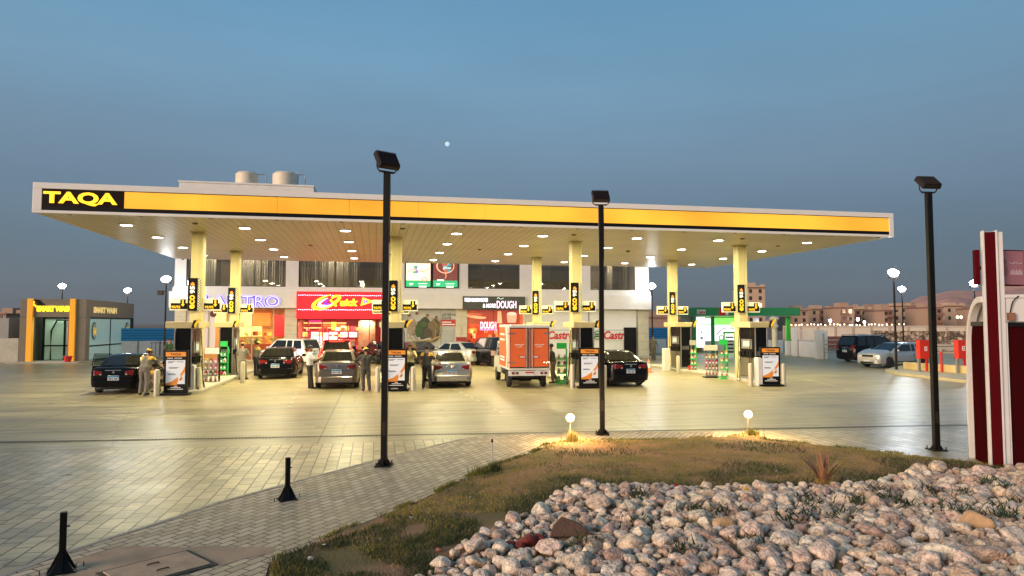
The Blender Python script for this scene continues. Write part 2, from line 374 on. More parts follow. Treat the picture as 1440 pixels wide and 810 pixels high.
dm = ray(629, 202.5); mo = MB(); mo.ell((0,0,0), (13,13,13), 24, 16); k = 4000/Vector(dm).length
mo = mo.build('moon', mat('moonlight', (.1,.1,.1), 1, emit=(.50,.66,.72), es=.95), smooth=True, angle=180); mo.location = Vector(dm)*k+Vector((0,0,EYE))
tag(mo, kind='structure')
# ================================================================== CANOPY
SOF = 6.28; CX0, CX1, CY0, CY1 = -11.1, 21.42, 25.0, 41.6
COLX = [-7.0, .85, 8.75, 16.8]; COLY = [29.3, 36.8]
canopy = thing('petrol_canopy', 'long flat petrol station canopy with a lit yellow front band and white frame', 'canopy', (5.25, 33.3, 0))
mb = MB(); mb.box(CX0, CX1, CY0+.06, CY1, SOF+.02, SOF+.95); mb.build('roof_deck', M_white, canopy)
# soffit
sm = bpy.data.materials.new('soffit_panels'); sm.use_nodes = True; nt = sm.node_tree; b = nt.nodes['Principled BSDF']; L_ = nt.links.new
g = nt.nodes.new('ShaderNodeNewGeometry'); sp = nt.nodes.new('ShaderNodeSeparateXYZ'); L_(g.outputs['Position'], sp.inputs[0])
m1 = nt.nodes.new('ShaderNodeMath'); m1.operation = 'MULTIPLY'; m1.inputs[1].default_value = 1/.30; L_(sp.outputs[0], m1.inputs[0])
m2 = nt.nodes.new('ShaderNodeMath'); m2.operation = 'FRACT'; L_(m1.outputs[0], m2.inputs[0])
cr = nt.nodes.new('ShaderNodeValToRGB'); e = cr.color_ramp.elements; e[0].position = .0; e[0].color = (.26,.20,.12,1); e[1].position = .10; e[1].color = (.68,.60,.44,1)
x_ = cr.color_ramp.elements.new(.94); x_.color = (.64,.56,.41,1); x_ = cr.color_ramp.elements.new(1.0); x_.color = (.36,.29,.18,1)
L_(m2.outputs[0], cr.inputs[0])
nn = nt.nodes.new('ShaderNodeTexNoise'); nn.inputs['Scale'].default_value = .5; nn.inputs['Detail'].default_value = 5; L_(g.outputs['Position'], nn.inputs['Vector'])
mr = nt.nodes.new('ShaderNodeMapRange'); mr.inputs[3].default_value = .75; mr.inputs[4].default_value = 1.15; L_(nn.outputs['Fac'], mr.inputs[0])
mx = nt.nodes.new('ShaderNodeMix'); mx.data_type = 'RGBA'; mx.blend_type = 'MULTIPLY'; mx.inputs['Factor'].default_value = 1; L_(cr.outputs[0], mx.inputs[6]); L_(mr.outputs[0], mx.inputs[7]); L_(mx.outputs[2], b.inputs['Base Color'])
b.inputs['Roughness'].default_value = .42
bp = nt.nodes.new('ShaderNodeBump'); bp.inputs['Strength'].default_value = .5; bp.inputs['Distance'].default_value = .01; L_(cr.outputs[0], bp.inputs['Height']); L_(bp.outputs[0], b.inputs['Normal'])
mb = MB(); mb.add([(CX0+.05,CY0+.1,SOF),(CX1-.05,CY0+.1,SOF),(CX1-.05,CY1-.05,SOF),(CX0+.05,CY1-.05,SOF)], [(3,2,1,0)]); o = mb.build('soffit', sm, canopy)
# front fascia
FH = 1.02; fy = CY0; zb = SOF-.03
white_f = mat('fascia_white', (.80,.77,.72), .4, var=.05, vs=.6)
mb = MB(); zt = zb+FH
mb.box(CX0-.02, CX1+.02, fy-.05, fy+.08, zt-.20, zt)           # top rail
mb.box(CX0-.02, CX1+.02, fy-.05, fy+.08, zb, zb+.10)
mb.box(CX0-.02, CX0+.26, fy-.048, fy+.08, zb+.10, zt-.20); mb.box(CX1-.20, CX1+.02, fy-.048, fy+.08, zb+.10, zt-.20)
for xx, d in ((CX0-.02, 1), (CX1+.02, -1)):
    a_, b_ = sorted((xx, xx+d*.05)); mb.box(a_, b_, fy+.08, CY1, zb+.02, zt)
mb.build('fascia_frame', white_f, canopy, bevel=.012)
mb = MB(); mb.box(CX0+.26, CX1-.20, fy-.03, fy+.02, zb+.10, zb+.235); mb.box(CX0+.26, CX1-.2, fy-.03, fy+.02, zt-.225, zt-.20)
mb.build('dark_strip', M_black, canopy)
mb = MB(); tx1 = W(175,280,CY0)[0]; mb.box(CX0+.26, tx1, fy-.034, fy+.02, zb+.235, zt-.225); mb.build('name_panel', mat('name_panel_brown', (.014,.007,.005), .5, spec=.1), canopy)
# lit band: segments of lamp light behind the translucent sheet
ym = bpy.data.materials.new('lit_yellow_band'); ym.use_nodes = True; nt = ym.node_tree; b = nt.nodes['Principled BSDF']; b.inputs['Base Color'].default_value = (.5,.2,.01,1); b.inputs['Roughness'].default_value = .3
g = nt.nodes.new('ShaderNodeNewGeometry'); mp = nt.nodes.new('ShaderNodeMapping'); mp.inputs['Scale'].default_value = (.34,.1,.5); nt.links.new(g.outputs['Position'], mp.inputs[0])
nn = nt.nodes.new('ShaderNodeTexNoise'); nn.inputs['Scale'].default_value = 1.0; nn.inputs['Detail'].default_value = 1; nt.links.new(mp.outputs[0], nn.inputs['Vector'])
cr = nt.nodes.new('ShaderNodeValToRGB'); cr.color_ramp.elements[0].position = .3; cr.color_ramp.elements[0].color = (.56,.26,.02,1); cr.color_ramp.elements[1].position = .65; cr.color_ramp.elements[1].color = (.86,.46,.04,1)
nt.links.new(nn.outputs['Fac'], cr.inputs[0]); nt.links.new(cr.outputs[0], b.inputs['Emission Color']); b.inputs['Emission Strength'].default_value = .92
mb = MB(); n_ = 12
for i in range(n_):
    a_ = tx1+(CX1-.20-tx1)*i/n_; b_ = tx1+(CX1-.20-tx1)*(i+1)/n_; mb.box(a_+.009, b_-.009, fy-.034, fy+.02, zb+.235, zt-.225)
mb.build('lit_band', ym, canopy)
lt = mat('lit_yellow_letter', (.8,.5,.02), .4, emit=(1,.56,.02), es=1.15)
x0 = W(62, 280, fy)[0]; x1 = W(166, 280, fy)[0]
V, F = textdata('TAQA', .035); text('TAQA', x0, x1, zb+.27, zt-.29, fy-.04, lt, canopy, bold=.038, name='sign_lettering', depth=.03)
mb = MB()
for i in range(15):                       # small seams and dirt plates under the edge: bracket clips
    x = CX0+1+i*2.2; mb.box(x, x+.12, fy+.02, fy+.09, zb-.03, zb)
mb.build('gutter_clip', M_grey, canopy)
LX = [-9.1,-4.95,-1.2,3.2,6.8,10.95,14.75,19.1]; LY = [27.5,31.2,35.1,39.0]
lens = mat('downlight_lens', (.9,.9,.85), .3, emit=(1,.96,.84), es=14)
LCOL = (1,.88,.48)
first = None
for x in LX:
    for y in LY:
        if first is None:
            mb = MB(); mb.lathe([(.26,0),(.27,-.02),(.22,-.035),(.20,-.02)], (0,0,0), 20); first = mb.build('downlight', M_white, canopy, world=False)
            m2 = MB(); m2.lathe([(.20,0),(.19,-.012),(.0,-.02)], (0,0,0), 20); m2.build('lens', lens, first, world=False).location = (0,0,-.02)
            d_ = first
        else: d_ = dup(first, canopy)
        d_.location = (x-5.25, y-33.3, SOF-.002)
        lamp('canopy_lamp', 'AREA', (x, y, SOF-.07), CANOPY_W, LCOL, .36)
for x, y in [(-6.5,26.6),(1.0,26.5),(8,27),(15.5,26.8),(-3,33),(5,33.2),(12.5,32.6),(18.6,29)]:
    mb = MB(); mb.lathe([(.10,0),(.09,-.04),(.03,-.05)], (x,y,SOF), 12); mb.build('sprinkler', mat('dark_bronze', (.12,.07,.03), .5), canopy)
# columns (each a part of the canopy it carries) and their signs
chk = mat('checker', (.8,.8,.78), .5); nt = chk.node_tree; g = nt.nodes.new('ShaderNodeNewGeometry'); ck = nt.nodes.new('ShaderNodeTexChecker'); ck.inputs['Scale'].default_value = 1/.052
mp = nt.nodes.new('ShaderNodeMapping'); mp.inputs['Location'].default_value = (.013,.7,.011); nt.links.new(g.outputs['Position'], mp.inputs[0])
ck.inputs[1].default_value = (.78,.76,.6,1); ck.inputs[2].default_value = (.03,.02,.015,1); nt.links.new(mp.outputs[0], ck.inputs[0]); nt.links.new(ck.outputs[0], nt.nodes['Principled BSDF'].inputs['Base Color'])
sgn = mat('sign_panel_cream', (.78,.75,.58), .4, emit=(.8,.75,.5), es=.10)
yel = mat('sign_yellow', (.85,.5,.02), .4, emit=(1,.6,.05), es=.30)
wht = mat('sign_white', (.8,.8,.8), .4, emit=(1,1,1), es=.2)
ora = mat('sign_orange', (.85,.25,.02), .4, emit=(1,.35,.03), es=.3)
for yi, cy in enumerate(COLY):
    for xi, cx in enumerate(COLX):
        c = MB(); h = .23
        pr = [(-h,-h+.03),(-h+.03,-h),(h-.03,-h),(h,-h+.03),(h,h-.03),(h-.03,h),(-h+.03,h),(-h,h-.03)]
        c.prism([(cx+p[0], cy+p[1]) for p in pr], .10, SOF-.002, 'z'); c.box(cx-.27, cx+.27, cy-.27, cy+.27, SOF-.05, SOF-.004)
        co = c.build('column', M_cream, canopy)
        j = MB(); j.box(cx+.10, cx+.112, cy-h-.004, cy-h+.01, .12, SOF-.06); j.build('column_seam', mat('seam_tone', (.42,.37,.2), .6), co)
        # sticker strip down the column: small notice, yellow label
        j = MB(); j.box(cx+.02, cx+.09, cy-h-.006, cy-h-.001, 1.45, 1.7); j.box(cx+.02, cx+.09, cy-h-.006, cy-h-.001, 1.78, 1.95); j.build('notice', M_printw, co)
        j = MB(); j.box(cx+.02, cx+.12, cy-h-.006, cy-h-.001, 1.05, 1.36); j.build('yellow_label', yel, co)
        which = ['leftmost','second','third','rightmost'][xi]; row = ['front','back'][yi]
        lx = cx-.30; y0 = cy-h-.06
        s = thing('column_sign', 'tall black sign on the %s column, %s row' % (which, row), 'sign', (cx, cy-h, 3.1), 0, 'vertical signs on the canopy columns')
        z0, z1 = 3.12, 4.42
        mb = MB(); mb.box(lx, lx+.34, y0, cy-h-.002, z0, z1); mb.build('panel', M_black, s, bevel=.006)
        mb = MB(); mb.box(lx+.36, lx+.46, y0+.02, cy-h-.002, z0, z1); mb.build('checkered_strip', chk, s)
        text('eco', lx+.07, lx+.27, z0+.07, z0+.62, y0-.003, yel, s, bold=.03, name='word', up=True)
        text('95', lx+.08, lx+.26, z0+.68, z0+.98, y0-.003, wht, s, bold=.04, name='number', up=True)
        j = MB(); j.add([(lx+.10,y0-.006,z0+1.0),(lx+.25,y0-.006,z0+1.0),(lx+.25,y0-.006,z0+1.05),(lx+.175,y0-.006,z0+1.14),(lx+.10,y0-.006,z0+1.07)], [(0,1,2,3,4)]); j.build('emblem', ora, s)
        for sd_, a_, b_ in (('left', -1.0, -.31), ('right', .235, .90)):
            g_ = thing('grade_sign', 'arrow sign %s of the %s column, %s row' % (sd_, which, row), 'sign', (cx, cy-.1, 3.2), 0, 'fuel grade signs on the columns')
            za, zb2 = 3.13, 3.60
            mb = MB(); mb.box(cx+a_, cx+b_, cy-.13, cy-.03, za, zb2); mb.build('panel', sgn, g_, bevel=.008)
            mb = MB(); mb.box(cx+a_+.04, cx+b_-.03, cy-.136, cy-.128, za+.05, za+.29); mb.box(cx+b_-.30, cx+b_-.10, cy-.136, cy-.128, za+.29, za+.44); mb.build('black_field', M_black, g_)
            text('95/92', cx+a_+.07, cx+a_+.40, za+.08, za+.19, cy-.139, yel, g_, bold=.03, name='lettering')
            ax = cx+b_-.20; j = MB(); yv = cy-.141
            j.add([(ax-.03,yv,za+.42),(ax+.03,yv,za+.42),(ax+.03,yv,za+.25),(ax+.075,yv,za+.25),(ax,yv,za+.15),(ax-.075,yv,za+.25),(ax-.03,yv,za+.25)], [(0,1,2,6),(3,4,5)]); j.build('arrow', yel, g_)
# ================================================================== ISLANDS AND PUMPS
for xi, cx in enumerate(COLX):
    pr = []
    y0, y1, hw = 26.9, 39.5, .62
    for k in range(9): t = PI+PI*k/8; pr.append((cx+hw*math.cos(t), y0+.55+.55*math.sin(t)))
    pr += [(cx+hw, y1), (cx-hw, y1)]
    mb = MB(); mb.prism(pr, 0, .13, 'z'); o = struct(mb, 'kerb_island', M_conc, bevel=.02)
def make_pump():
    t = thing('fuel_pump', 'tall black and steel fuel pump with hoses under a cream cap', 'fuel pump', (0,0,.13))
    b = lambda *a: MB().box(*a)
    mb = MB(); mb.box(-.30,.30,0,1.42,0,.10); mb.build('base', M_grey, t, world=False)
    mb = MB(); mb.box(-.27,.27,.0,1.35,.10,2.30); mb.build('cabinet', mat('pump_black', (.004,.004,.005), .3, spec=.25), t, world=False, bevel=.015)
    for s in (-1, 1):
        x = s*.275
        a0, a1 = sorted((x, x+s*.02))
        mb = MB(); mb.box(a0,a1,.10,1.25,.12,.95); mb.build('steel_door', mat('brushed_steel', (.20,.18,.13), .4, .5), t, world=False, bevel=.004)
        a0, a1 = sorted((x, x+s*.05)); mb = MB(); mb.box(a0,a1,.25,1.1,1.35,1.78); sc_ = mb.build('display_bezel', M_grey, t, world=False, bevel=.01)
        a0, a1 = sorted((x+s*.05, x+s*.056)); mb = MB(); mb.box(a0,a1,.40,.95,1.45,1.70); mb.build('screen', mat('lcd', (.3,.35,.3), .3, emit=(.8,.9,.8), es=.35), sc_, world=False)
        for k, yy in enumerate((.22, .55, .88, 1.18)):
            n = MB(); n.box(min(x,x+s*.07), max(x,x+s*.07), yy-.04, yy+.04, 1.0, 1.22); n.tube([(x+s*.07,yy,1.16),(x+s*.12,yy-.02,1.2),(x+s*.13,yy-.03,1.05),(x+s*.10,yy-.05,.95)], .018, 6); nz = n.build('nozzle', M_blackm, t, world=False)
            if k in (0, 3):
                h = MB(); q = .3 if k == 0 else -.1
                h.tube([(x+s*.10,yy-.05,.98),(x+s*.16,yy-.05,.6),(x+s*.24,yy-.22,.14),(x+s*.36,yy-.42,-.08),(x+s*.30,yy-.1,-.09),(x+s*.16,yy+.06,.4),(x+s*.10,yy+.1,1.4),(x+s*.06,yy+.05,2.2)], .016, 6, 6)
                h.build('hose', M_rubber, t, world=False, smooth=True)
        mb = MB(); mb.box(x+s*.02-.02, x+s*.02+.02, -.05, -.01, .1, 2.30); mb.build('post', M_grey, t, world=False)
    mb = MB(); mb.box(-.60,.56,-.12,1.55,2.30,2.55); mb.build('cap', M_cream, t, world=False, bevel=.02)
    mb = MB(); mb.prism([(.44,2.28),(.50,2.45),(.64,2.60),(.66,2.66),(.50,2.60),(.40,2.42)], -.16, -.125, 'y'); mb.build('yellow_flash', yel, t, world=False)
    mb = MB(); mb.prism([(.30,2.32),(.38,2.60),(.52,2.62),(.42,2.42),(.44,2.30)], -.145, -.12, 'y'); mb.build('dark_flash', M_blackm, t, world=False)
    mb = MB()
    for i in range(6): mb.box(-.2+i*.07,-.17+i*.07,-.008,.0,1.05,1.25)
    mb.build('vent', M_grey, t, world=False)
    return t
pump0 = make_pump(); used = False
for yi, cy in enumerate(COLY):
    for xi, cx in enumerate(COLX):
        o = pump0 if not used else dup(pump0); used = True
        o.location = (cx-.05, cy-1.75, .13)
        o['label'] = 'black fuel pump with cream cap at the %s column of the %s row' % (['leftmost','second','third','rightmost'][xi], ['front','back'][yi]); o['group'] = 'fuel pumps on the islands'
# advert stands
def make_adv():
    t = thing('advert_stand', 'x', 'advert stand'); b = MB()
    b.box(-.50,.50,-.22,.22,0,.07); b.build('base', M_black, t, world=False, bevel=.01)
    b = MB(); b.box(-.42,.42,-.07,.07,.07,1.62); fr = b.build('frame', M_black, t, world=False, bevel=.012)
    b = MB(); b.box(-.36,.36,-.078,-.07,1.40,1.56); hp = b.build('header', mat('header_orange', (.75,.26,.03), .4, emit=(1,.4,.05), es=.12), t, world=False)
    text('TAQA', -.20,.20,1.43,1.52,-.079, M_textd, t, bold=.03, world=False, name='lettering', depth=.004)
    b = MB(); b.box(-.34,.34,-.077,-.07,.35,1.27); b.build('poster', mat('poster_white', (.66,.69,.72), .35, emit=(.8,.87,.95), es=.16), t, world=False)
    b = MB(); y = -.080
    b.add([(-.34,y,.42),(-.12,y,.50),(.10,y,.66),(.26,y,.88),(.34,y,1.06),(.34,y,.84),(.24,y,.70),(.10,y,.50),(.06,y,.36),(-.34,y,.355)], [(0,1,8,9),(1,2,7,8),(2,3,6,7),(3,4,5,6)]); b.build('swoosh', M_orange, t, world=False)
    b = MB(); y = -.078; b.box(-.34,.34,y,y+.005,.12,.40); b.build('poster_foot', M_black, t, world=False)
    b = MB(); y = -.083
    for i in range(12): b.v.append((.20+.11*math.cos(i*PI/6), y, .60+.13*math.sin(i*PI/6)))
    b.add([], []); b.f.append(tuple(range(12))); b.m.append(0); b.build('round_picture', M_printw, t, world=False)
    b = MB(); y = -.086; b.add([(.13,y,.55),(.22,y,.66),(.27,y,.60),(.20,y,.52),(.25,y,.70),(.16,y,.70)], [(0,1,2,3),(1,4,5)]); b.build('drop_shape', mat('copper_print', (.5,.2,.05), .5), t, world=False)
    b = MB()
    for x0_, x1_, z_ in ((-.28,-.02,1.20),(-.28,-.10,1.165),(.04,.28,1.195),(-.24,.12,.995),(-.24,.06,.96),(-.28,-.02,.76),(-.26,.02,.73)): b.box(x0_,x1_,-.081,-.078,z_,z_+.018)
    b.build('print_line', M_textd, t, world=False)
    b = MB()
    for x0_, x1_, z_ in ((-.26,.28,.20),(-.16,.2,.26),(-.04,.08,.31),(-.3,-.1,1.325),(-.05,.22,1.325)): b.box(x0_,x1_,-.084,-.078,z_,z_+.026)
    b.build('foot_print', M_printw, t, world=False)
    return t
adv0 = make_adv(); lab = ['orange and black advert stand in front of the leftmost front pump, beside the black car', 'advert stand partly behind the tallest lamp pole, second from the left', 'advert stand beside the truck, just left of the second lamp pole', 'advert stand at the front of the rightmost pump island']
for i, (px, py) in enumerate([(245,556.5),(557,550.5),(831,546.5),(1087,543.5)]):
    o = adv0 if i == 0 else dup(adv0); x, y = G(px, py); o.location = (x, y+.2, .010); o.rotation_euler[2] = R([-9,-8,-6,-8][i]); o['label'] = lab[i]; o['group'] = 'advert stands at the island ends'
# bollards
def bollard(px, py, label, r=.10, h=.95, m=M_cream, z=0):
    x, y = G(px, py, z); mb = MB(); mb.lathe([(r,0),(r,h-.06),(r*.8,h-.015),(r*.3,h)], (0,0,0), 16); o = mb.build('bollard', m, smooth=True); o.location = (x, y, z+.004); tag(o, label, 'bollard', None, None); o['group'] = 'steel bollards round the pump islands'; return o
Mbol = mat('bollard_cream', (.50,.46,.34), .5, .2, var=.15, vs=4)
for px, py, l in [(220,557,'cream bollard under the hand of the bent attendant'),(278,552,'cream bollard at the right foot of the leftmost front pump'),(531,551,'cream bollard left of the tallest lamp pole'),(581,550,'cream bollard beside the man in yellow with a phone'),(805,546,'cream bollard between the truck and its advert stand'),(850,547,'cream bollard half hidden behind the second lamp pole'),(1056,543,'slim cream bollard left of the white block at the rightmost island'),(1102,543,'cream bollard right of the rightmost advert stand'),(954,526,'cream bollard at the back island left of the green racks'),(341,539,'cream bollard behind the attendant in grey near the cafe')]:
    bollard(px, py, l, m=Mbol)
for px, py, l, hh in [(266,553,'white upright block behind the leftmost advert stand',1.05),(1071,543,'white upright block between slim bollard and rightmost advert stand',1.18),(938,522,'white upright block left of the back right island',1.25),(1109,500,'white gate block left of the low wall near the green shop',1.2)]:
    x, y = G(px, py); mb = MB(); mb.box(-.18,.18,-.16,.16,0,hh); o = mb.build('guard_block', M_white, bevel=.03); o.location = (x, y+.1, .004); tag(o, l, 'block'); 
# ================================================================== STATION BUILDING
FY = 49.5
fx = lambda px, py=430: W(px, py, FY)[0]
fz = lambda px, py: W(px, py, FY)[1]
BX0, BX1 = fx(246), fx(912)
bld = thing('station_building', 'long two storey white and beige building with lit shops behind the canopy', 'building', ((BX0+BX1)/2, FY, 0))
ZB0, ZB1 = fz(580, 434), fz(580, 413)       # sign band
ZLED = ZB1+.28; ZW0 = ZLED+.12; ZW1 = 8.3; ZR = 10.6
mb = MB()
mb.box(BX0-.3, BX1+.15, FY-.35, FY-.0, ZB0, ZB1); mb.build('sign_band', M_clad, bld, bevel=.01)
mb = MB(); mb.box(BX0-.15, BX1+.1, FY-.16, FY+.1, ZB1+.003, ZLED); mb.box(BX0-.1, BX1+.05, FY-.10, FY+.1, ZLED+.003, ZW0); mb.build('ledge', M_clad, bld, bevel=.02)
mb = MB(); mb.box(BX0, BX1, FY+.05, FY+12, ZW1, ZR); mb.box(BX0, BX0+.3, FY+.3, FY+12, 0, ZW1); mb.box(BX1-.3, BX1, FY+.3, FY+12, 0, ZW1); mb.box(BX0+.3, BX1-.3, FY+11.7, FY+12, 0, ZW1)
mb.box(BX0+.3, BX1-.3, FY+.35, FY+11.7, ZB1-.2, ZW0-.02)       # first floor slab
mb.build('wall', M_clad, bld)
# upper piers
up = [(246,262),(402,420),(560,569),(645,658),(731,748),(815,830),(893,912)]
for a, b in up:
    mb = MB(); mb.box(fx(a,390), fx(b,390), FY-.06, FY+.30, ZW0+.003, ZW1-.003); mb.build('pier', M_clad, bld, bevel=.01)
mb = MB(); mb.box(fx(569,390), fx(645,390), FY+.06, FY+.3, ZW0+.003, ZW1-.003); mb.build('wall_panel', M_clad, bld)
# lower piers (stone cladding with joints)
lp = [(246,262,.0),(401,418,0),(536,549,0),(641,657,0),(736,750,0),(897,912,0)]
for a, b, _ in lp:
    z = 0; k = 0
    mb = MB()
    while z < ZB0-.05:
        z2 = min(z+.62, ZB0-.01); mb.box(fx(a), fx(b), FY-.02, FY+.35, z+.008, z2); z += .62
    mb.cur = 0; p_ = mb.build('stone_pier', M_tile, bld, bevel=.006)
    j = MB(); j.box(fx(a)+.01, fx(b)-.01, FY+.0, FY+.34, 0, ZB0-.02); j.build('pier_joint', M_gridk, p_)
# upper windows: frame, glass, curtains
curt = mat('curtain', (.52,.46,.36), .9, var=.25, vs=1.2, streak=(6,6,.2))
upframe = mat('window_frame_dark', (.07,.06,.05), .4, .4)
room_w = mat('upper_room_wall', (.38,.31,.22), .8, var=.15, vs=.6)
room_d = mat('upper_room_dark', (.06,.05,.04), .8)
def upwin(a, b, mull, curtain, dim=1.0):
    x0, x1 = fx(a,390), fx(b,390)
    mb = MB(); mb.box(x0, x1, FY+.05, FY+.11, ZW0, ZW0+.07); mb.box(x0, x1, FY+.05, FY+.11, ZW1-.07, ZW1)
    for m in [x0+.03, x1-.03]+[x0+(x1-x0)*q for q in mull]: mb.box(m-.03, m+.03, FY+.052, FY+.112, ZW0+.07, ZW1-.07)
    f = mb.build('upper_window', upframe, bld)
    mb = MB(); mb.add([(x0,FY+.08,ZW0+.05),(x1,FY+.08,ZW0+.05),(x1,FY+.08,ZW1-.05),(x0,FY+.08,ZW1-.05)], [(0,1,2,3)]); mb.build('pane', GLD, f)
    for q0, q1 in curtain:
        cv = []; n = max(6, int((x1-x0)*(q1-q0)/.05)); mb = MB()
        for i in range(n+1):
            x = x0+(x1-x0)*(q0+(q1-q0)*i/n); y = FY+1.3+.05*math.sin(i*1.9)+.03*math.sin(i*.63); mb.v += [(x,y,ZW0+.03),(x,y,ZW1-.1)]
        for i in range(n): mb.f.append((2*i,2*i+2,2*i+3,2*i+1)); mb.m.append(0)
        mb.build('curtain', curt, f, smooth=True, angle=180)
for a, b, m, c in [(262,402,(.33,.68),((.0,.25),(.48,.98))),(420,560,(.28,.5,.75),((.0,.34),(.36,.60),(.78,1.0))),(658,731,(.30,.64),()),(748,815,(.4,.72),((.0,.10),)),(830,893,(.32,.62),((.50,.62),(.86,1)))]: upwin(a, b, m, c)
mb = MB(); mb.box(BX0+.3, BX1-.3, FY+3.2, FY+3.3, ZW0, ZW1); mb.build('back_partition', room_w, bld)
for px in (300, 350, 470, 600, 700, 780, 860): lamp('upper_wash_lamp', 'AREA', (fx(px), FY+.65, ZW1-.3), 75, (1,.84,.60), .5)  # added wash lamps between panes and curtains, brightening the curtain fronts
mb = MB()
for a, b in ((672,700),(716,731),(790,800),(735,745)): mb.box(fx(a,400), fx(b,400), FY+3.1, FY+3.19, ZW0+.25, ZW0+1.75)
for a, b in ((660,735),(750,815)): pass
mb.build('inner_window', mat('dusk_window', (.1,.12,.14), .3, emit=(.32,.40,.48), es=.35), bld)
mb = MB(); mb.box(fx(658), fx(815), FY+2.9, FY+3.05, ZW0, ZW0+2.0); mb.build('dark_partition', room_d, bld)
mb = MB()
for px in (318, 368, 440, 505, 545, 665, 690, 757, 845): x = fx(px); mb.box(x-.14, x+.14, FY+1.3, FY+1.4, ZW0+.1, ZW0+.15)
mb.build('inner_lamp', mat('inner_lamp', (.9,.9,.9), .3, emit=(1,.93,.8), es=1.6), bld)
# penthouse, tanks
px0, px1 = BX0-.1, fx(440, 262); ZP1 = fz(300, 253)
mb = MB(); mb.box(px0, px1, FY+.6, FY+7, ZR+.003, ZP1-.12); mb.build('penthouse', M_clad, bld)
mb = MB(); mb.box(px0-.06, px1+.06, FY+.54, FY+7.06, ZP1-.12+.003, ZP1); mb.build('penthouse_coping', M_clad, bld, bevel=.02)
tank_m = mat('tank_plastic', (.72,.62,.46), .55, var=.15, vs=2)
for k, (pa, pb, l) in enumerate([(331,363,'left one of the two ribbed cream water tanks on the roof'),(383,418,'right one of the two ribbed cream water tanks on the roof')]):
    yy = FY+2.2; xa, xb = W(pa,250,yy)[0], W(pb,250,yy)[0]; r = (xb-xa)/2
    zt_ = W(pa, 243, yy)[1]; t = thing('water_tank', l, 'water tank', ((xa+xb)/2, yy, ZP1), 0, 'roof water tanks')
    h = zt_-ZP1+.12; prof = [(r*.96,0)]
    for i in range(6): z = h*.78*(i+.5)/6; prof += [(r,z-.04),(r*.975,z+.03)]
    prof += [(r*.99,h*.80),(r*.80,h*.92),(r*.3,h*.96),(r*.28,h),(r*.1,h+.01)]
    mb = MB(); mb.lathe(prof, (0,0,0), 28); mb.build('tank_body', tank_m, t, world=False, smooth=True)
    mb = MB(); mb.tube([(r*.9,0,h*.85),(r+.35,0,h*.85),(r+.55,0,h*.8),(r+.55,0,.0)], .03, 6, 2); mb.build('pipe', M_grey, t, world=False)
x, z = W(419,255,FY+2.5); mb = MB(); mb.cyl((x,FY+2.5,ZP1), (x,FY+2.5,W(419,243,FY+2.5)[1]+.1), .035); o = mb.build('vent_pipe', M_grey); tag(o, 'thin vent pipe on the roof right of the tanks', 'pipe')
# ---- shop interiors (rooms open behind glass)
def room(a, b, mw, mf, depth=4.0, ztop=None, name='shop_room'):
    x0, x1 = fx(a), fx(b); zt = ztop or ZB0
    mb = MB(); mb.box(x0, x1, FY+depth, FY+depth+.1, .06, zt); mb.box(x0-.1, x0, FY+.36, FY+depth, .06, zt); mb.box(x1, x1+.1, FY+.36, FY+depth, .06, zt); o = mb.build(name, mw, bld)
    mb = MB(); mb.box(x0, x1, FY+.2, FY+depth, .02, .07); mb.build('shop_floor', mf, bld)
    mb = MB(); mb.box(x0, x1, FY+.2, FY+depth, zt, zt+.05); mb.build('shop_ceiling', M_white, bld)
    return x0, x1
floor_t = mat('shop_tiles', (.45,.38,.28), .25)
def pane(a, b, z0, z1, mull=(), frame=upframe, glass=None, door=None):
    x0, x1 = fx(a), fx(b); mb = MB()
    for m in [0,1]+list(mull): x = x0+(x1-x0)*m; mb.box(x-.035, x+.035, FY+.10, FY+.17, z0, z1)
    mb.box(x0, x1, FY+.098, FY+.172, z1-.07, z1); mb.box(x0, x1, FY+.098, FY+.172, z0, z0+.08)
    f = mb.build('shop_window', frame, bld)
    mb = MB(); mb.add([(x0,FY+.135,z0),(x1,FY+.135,z0),(x1,FY+.135,z1),(x0,FY+.135,z1)], [(0,1,2,3)]); mb.build('pane', glass or GL, f)
    return f
# cafe
cw = mat('cafe_wall', (.75,.42,.16), .7, var=.2, vs=1)
room(262, 401, cw, floor_t)
f = pane(262, 401, .05, ZB0, (.22,.42,.66,.88), mat('aluminium_frame', (.5,.42,.28), .4, .5))
for px in (290, 340, 380): lamp('cafe_lamp', 'AREA', (fx(px), FY+1.8, ZB0-.15), 110, (1,.66,.25), .8)
def emi(name, c, s): return mat(name, tuple(min(1, v*.7) for v in c), .5, emit=c, es=s)
E_warm = emi('warm_menu_light', (1,.66,.20), 1.5); E_cool = emi('cool_board_light', (.95,.97,1), 1.6); E_or = emi('orange_board', (1,.22,.03), .8); E_red = emi('red_board', (.75,.012,.03), .55)
def wallbits(lst, y, parent=bld):
    for nm, m, a, b, pt, pb in lst:
        mb = MB(); x0, z1 = W(a, pt, y); x1, z0 = W(b, pb, y); mb.box(x0, x1, y-.06, y, z0, z1); mb.build(nm, m, parent)
wallbits([('menu_board',E_warm,337,368,459,473),('menu_board',E_or,356,380,440,458),('warm_panel',E_warm,338,354,441,458),('warm_panel',E_warm,303,318,440,456),('red_screen',E_red,386,400,443,473)], FY+3.6)
cnt = MB(); cnt.box(fx(322), fx(385), FY+2.2, FY+2.9, .07, 1.15); cnt.build('counter', mat('counter_wood', (.42,.10,.03), .4, var=.3, vs=3), bld)
random.seed(3)
GM = [emi('goods_a', (1,.5,.1), .8), mat('goods_b', (.6,.55,.3), .5), mat('goods_c', (.2,.35,.1), .5), mat('goods_d', (.55,.08,.02), .5)]
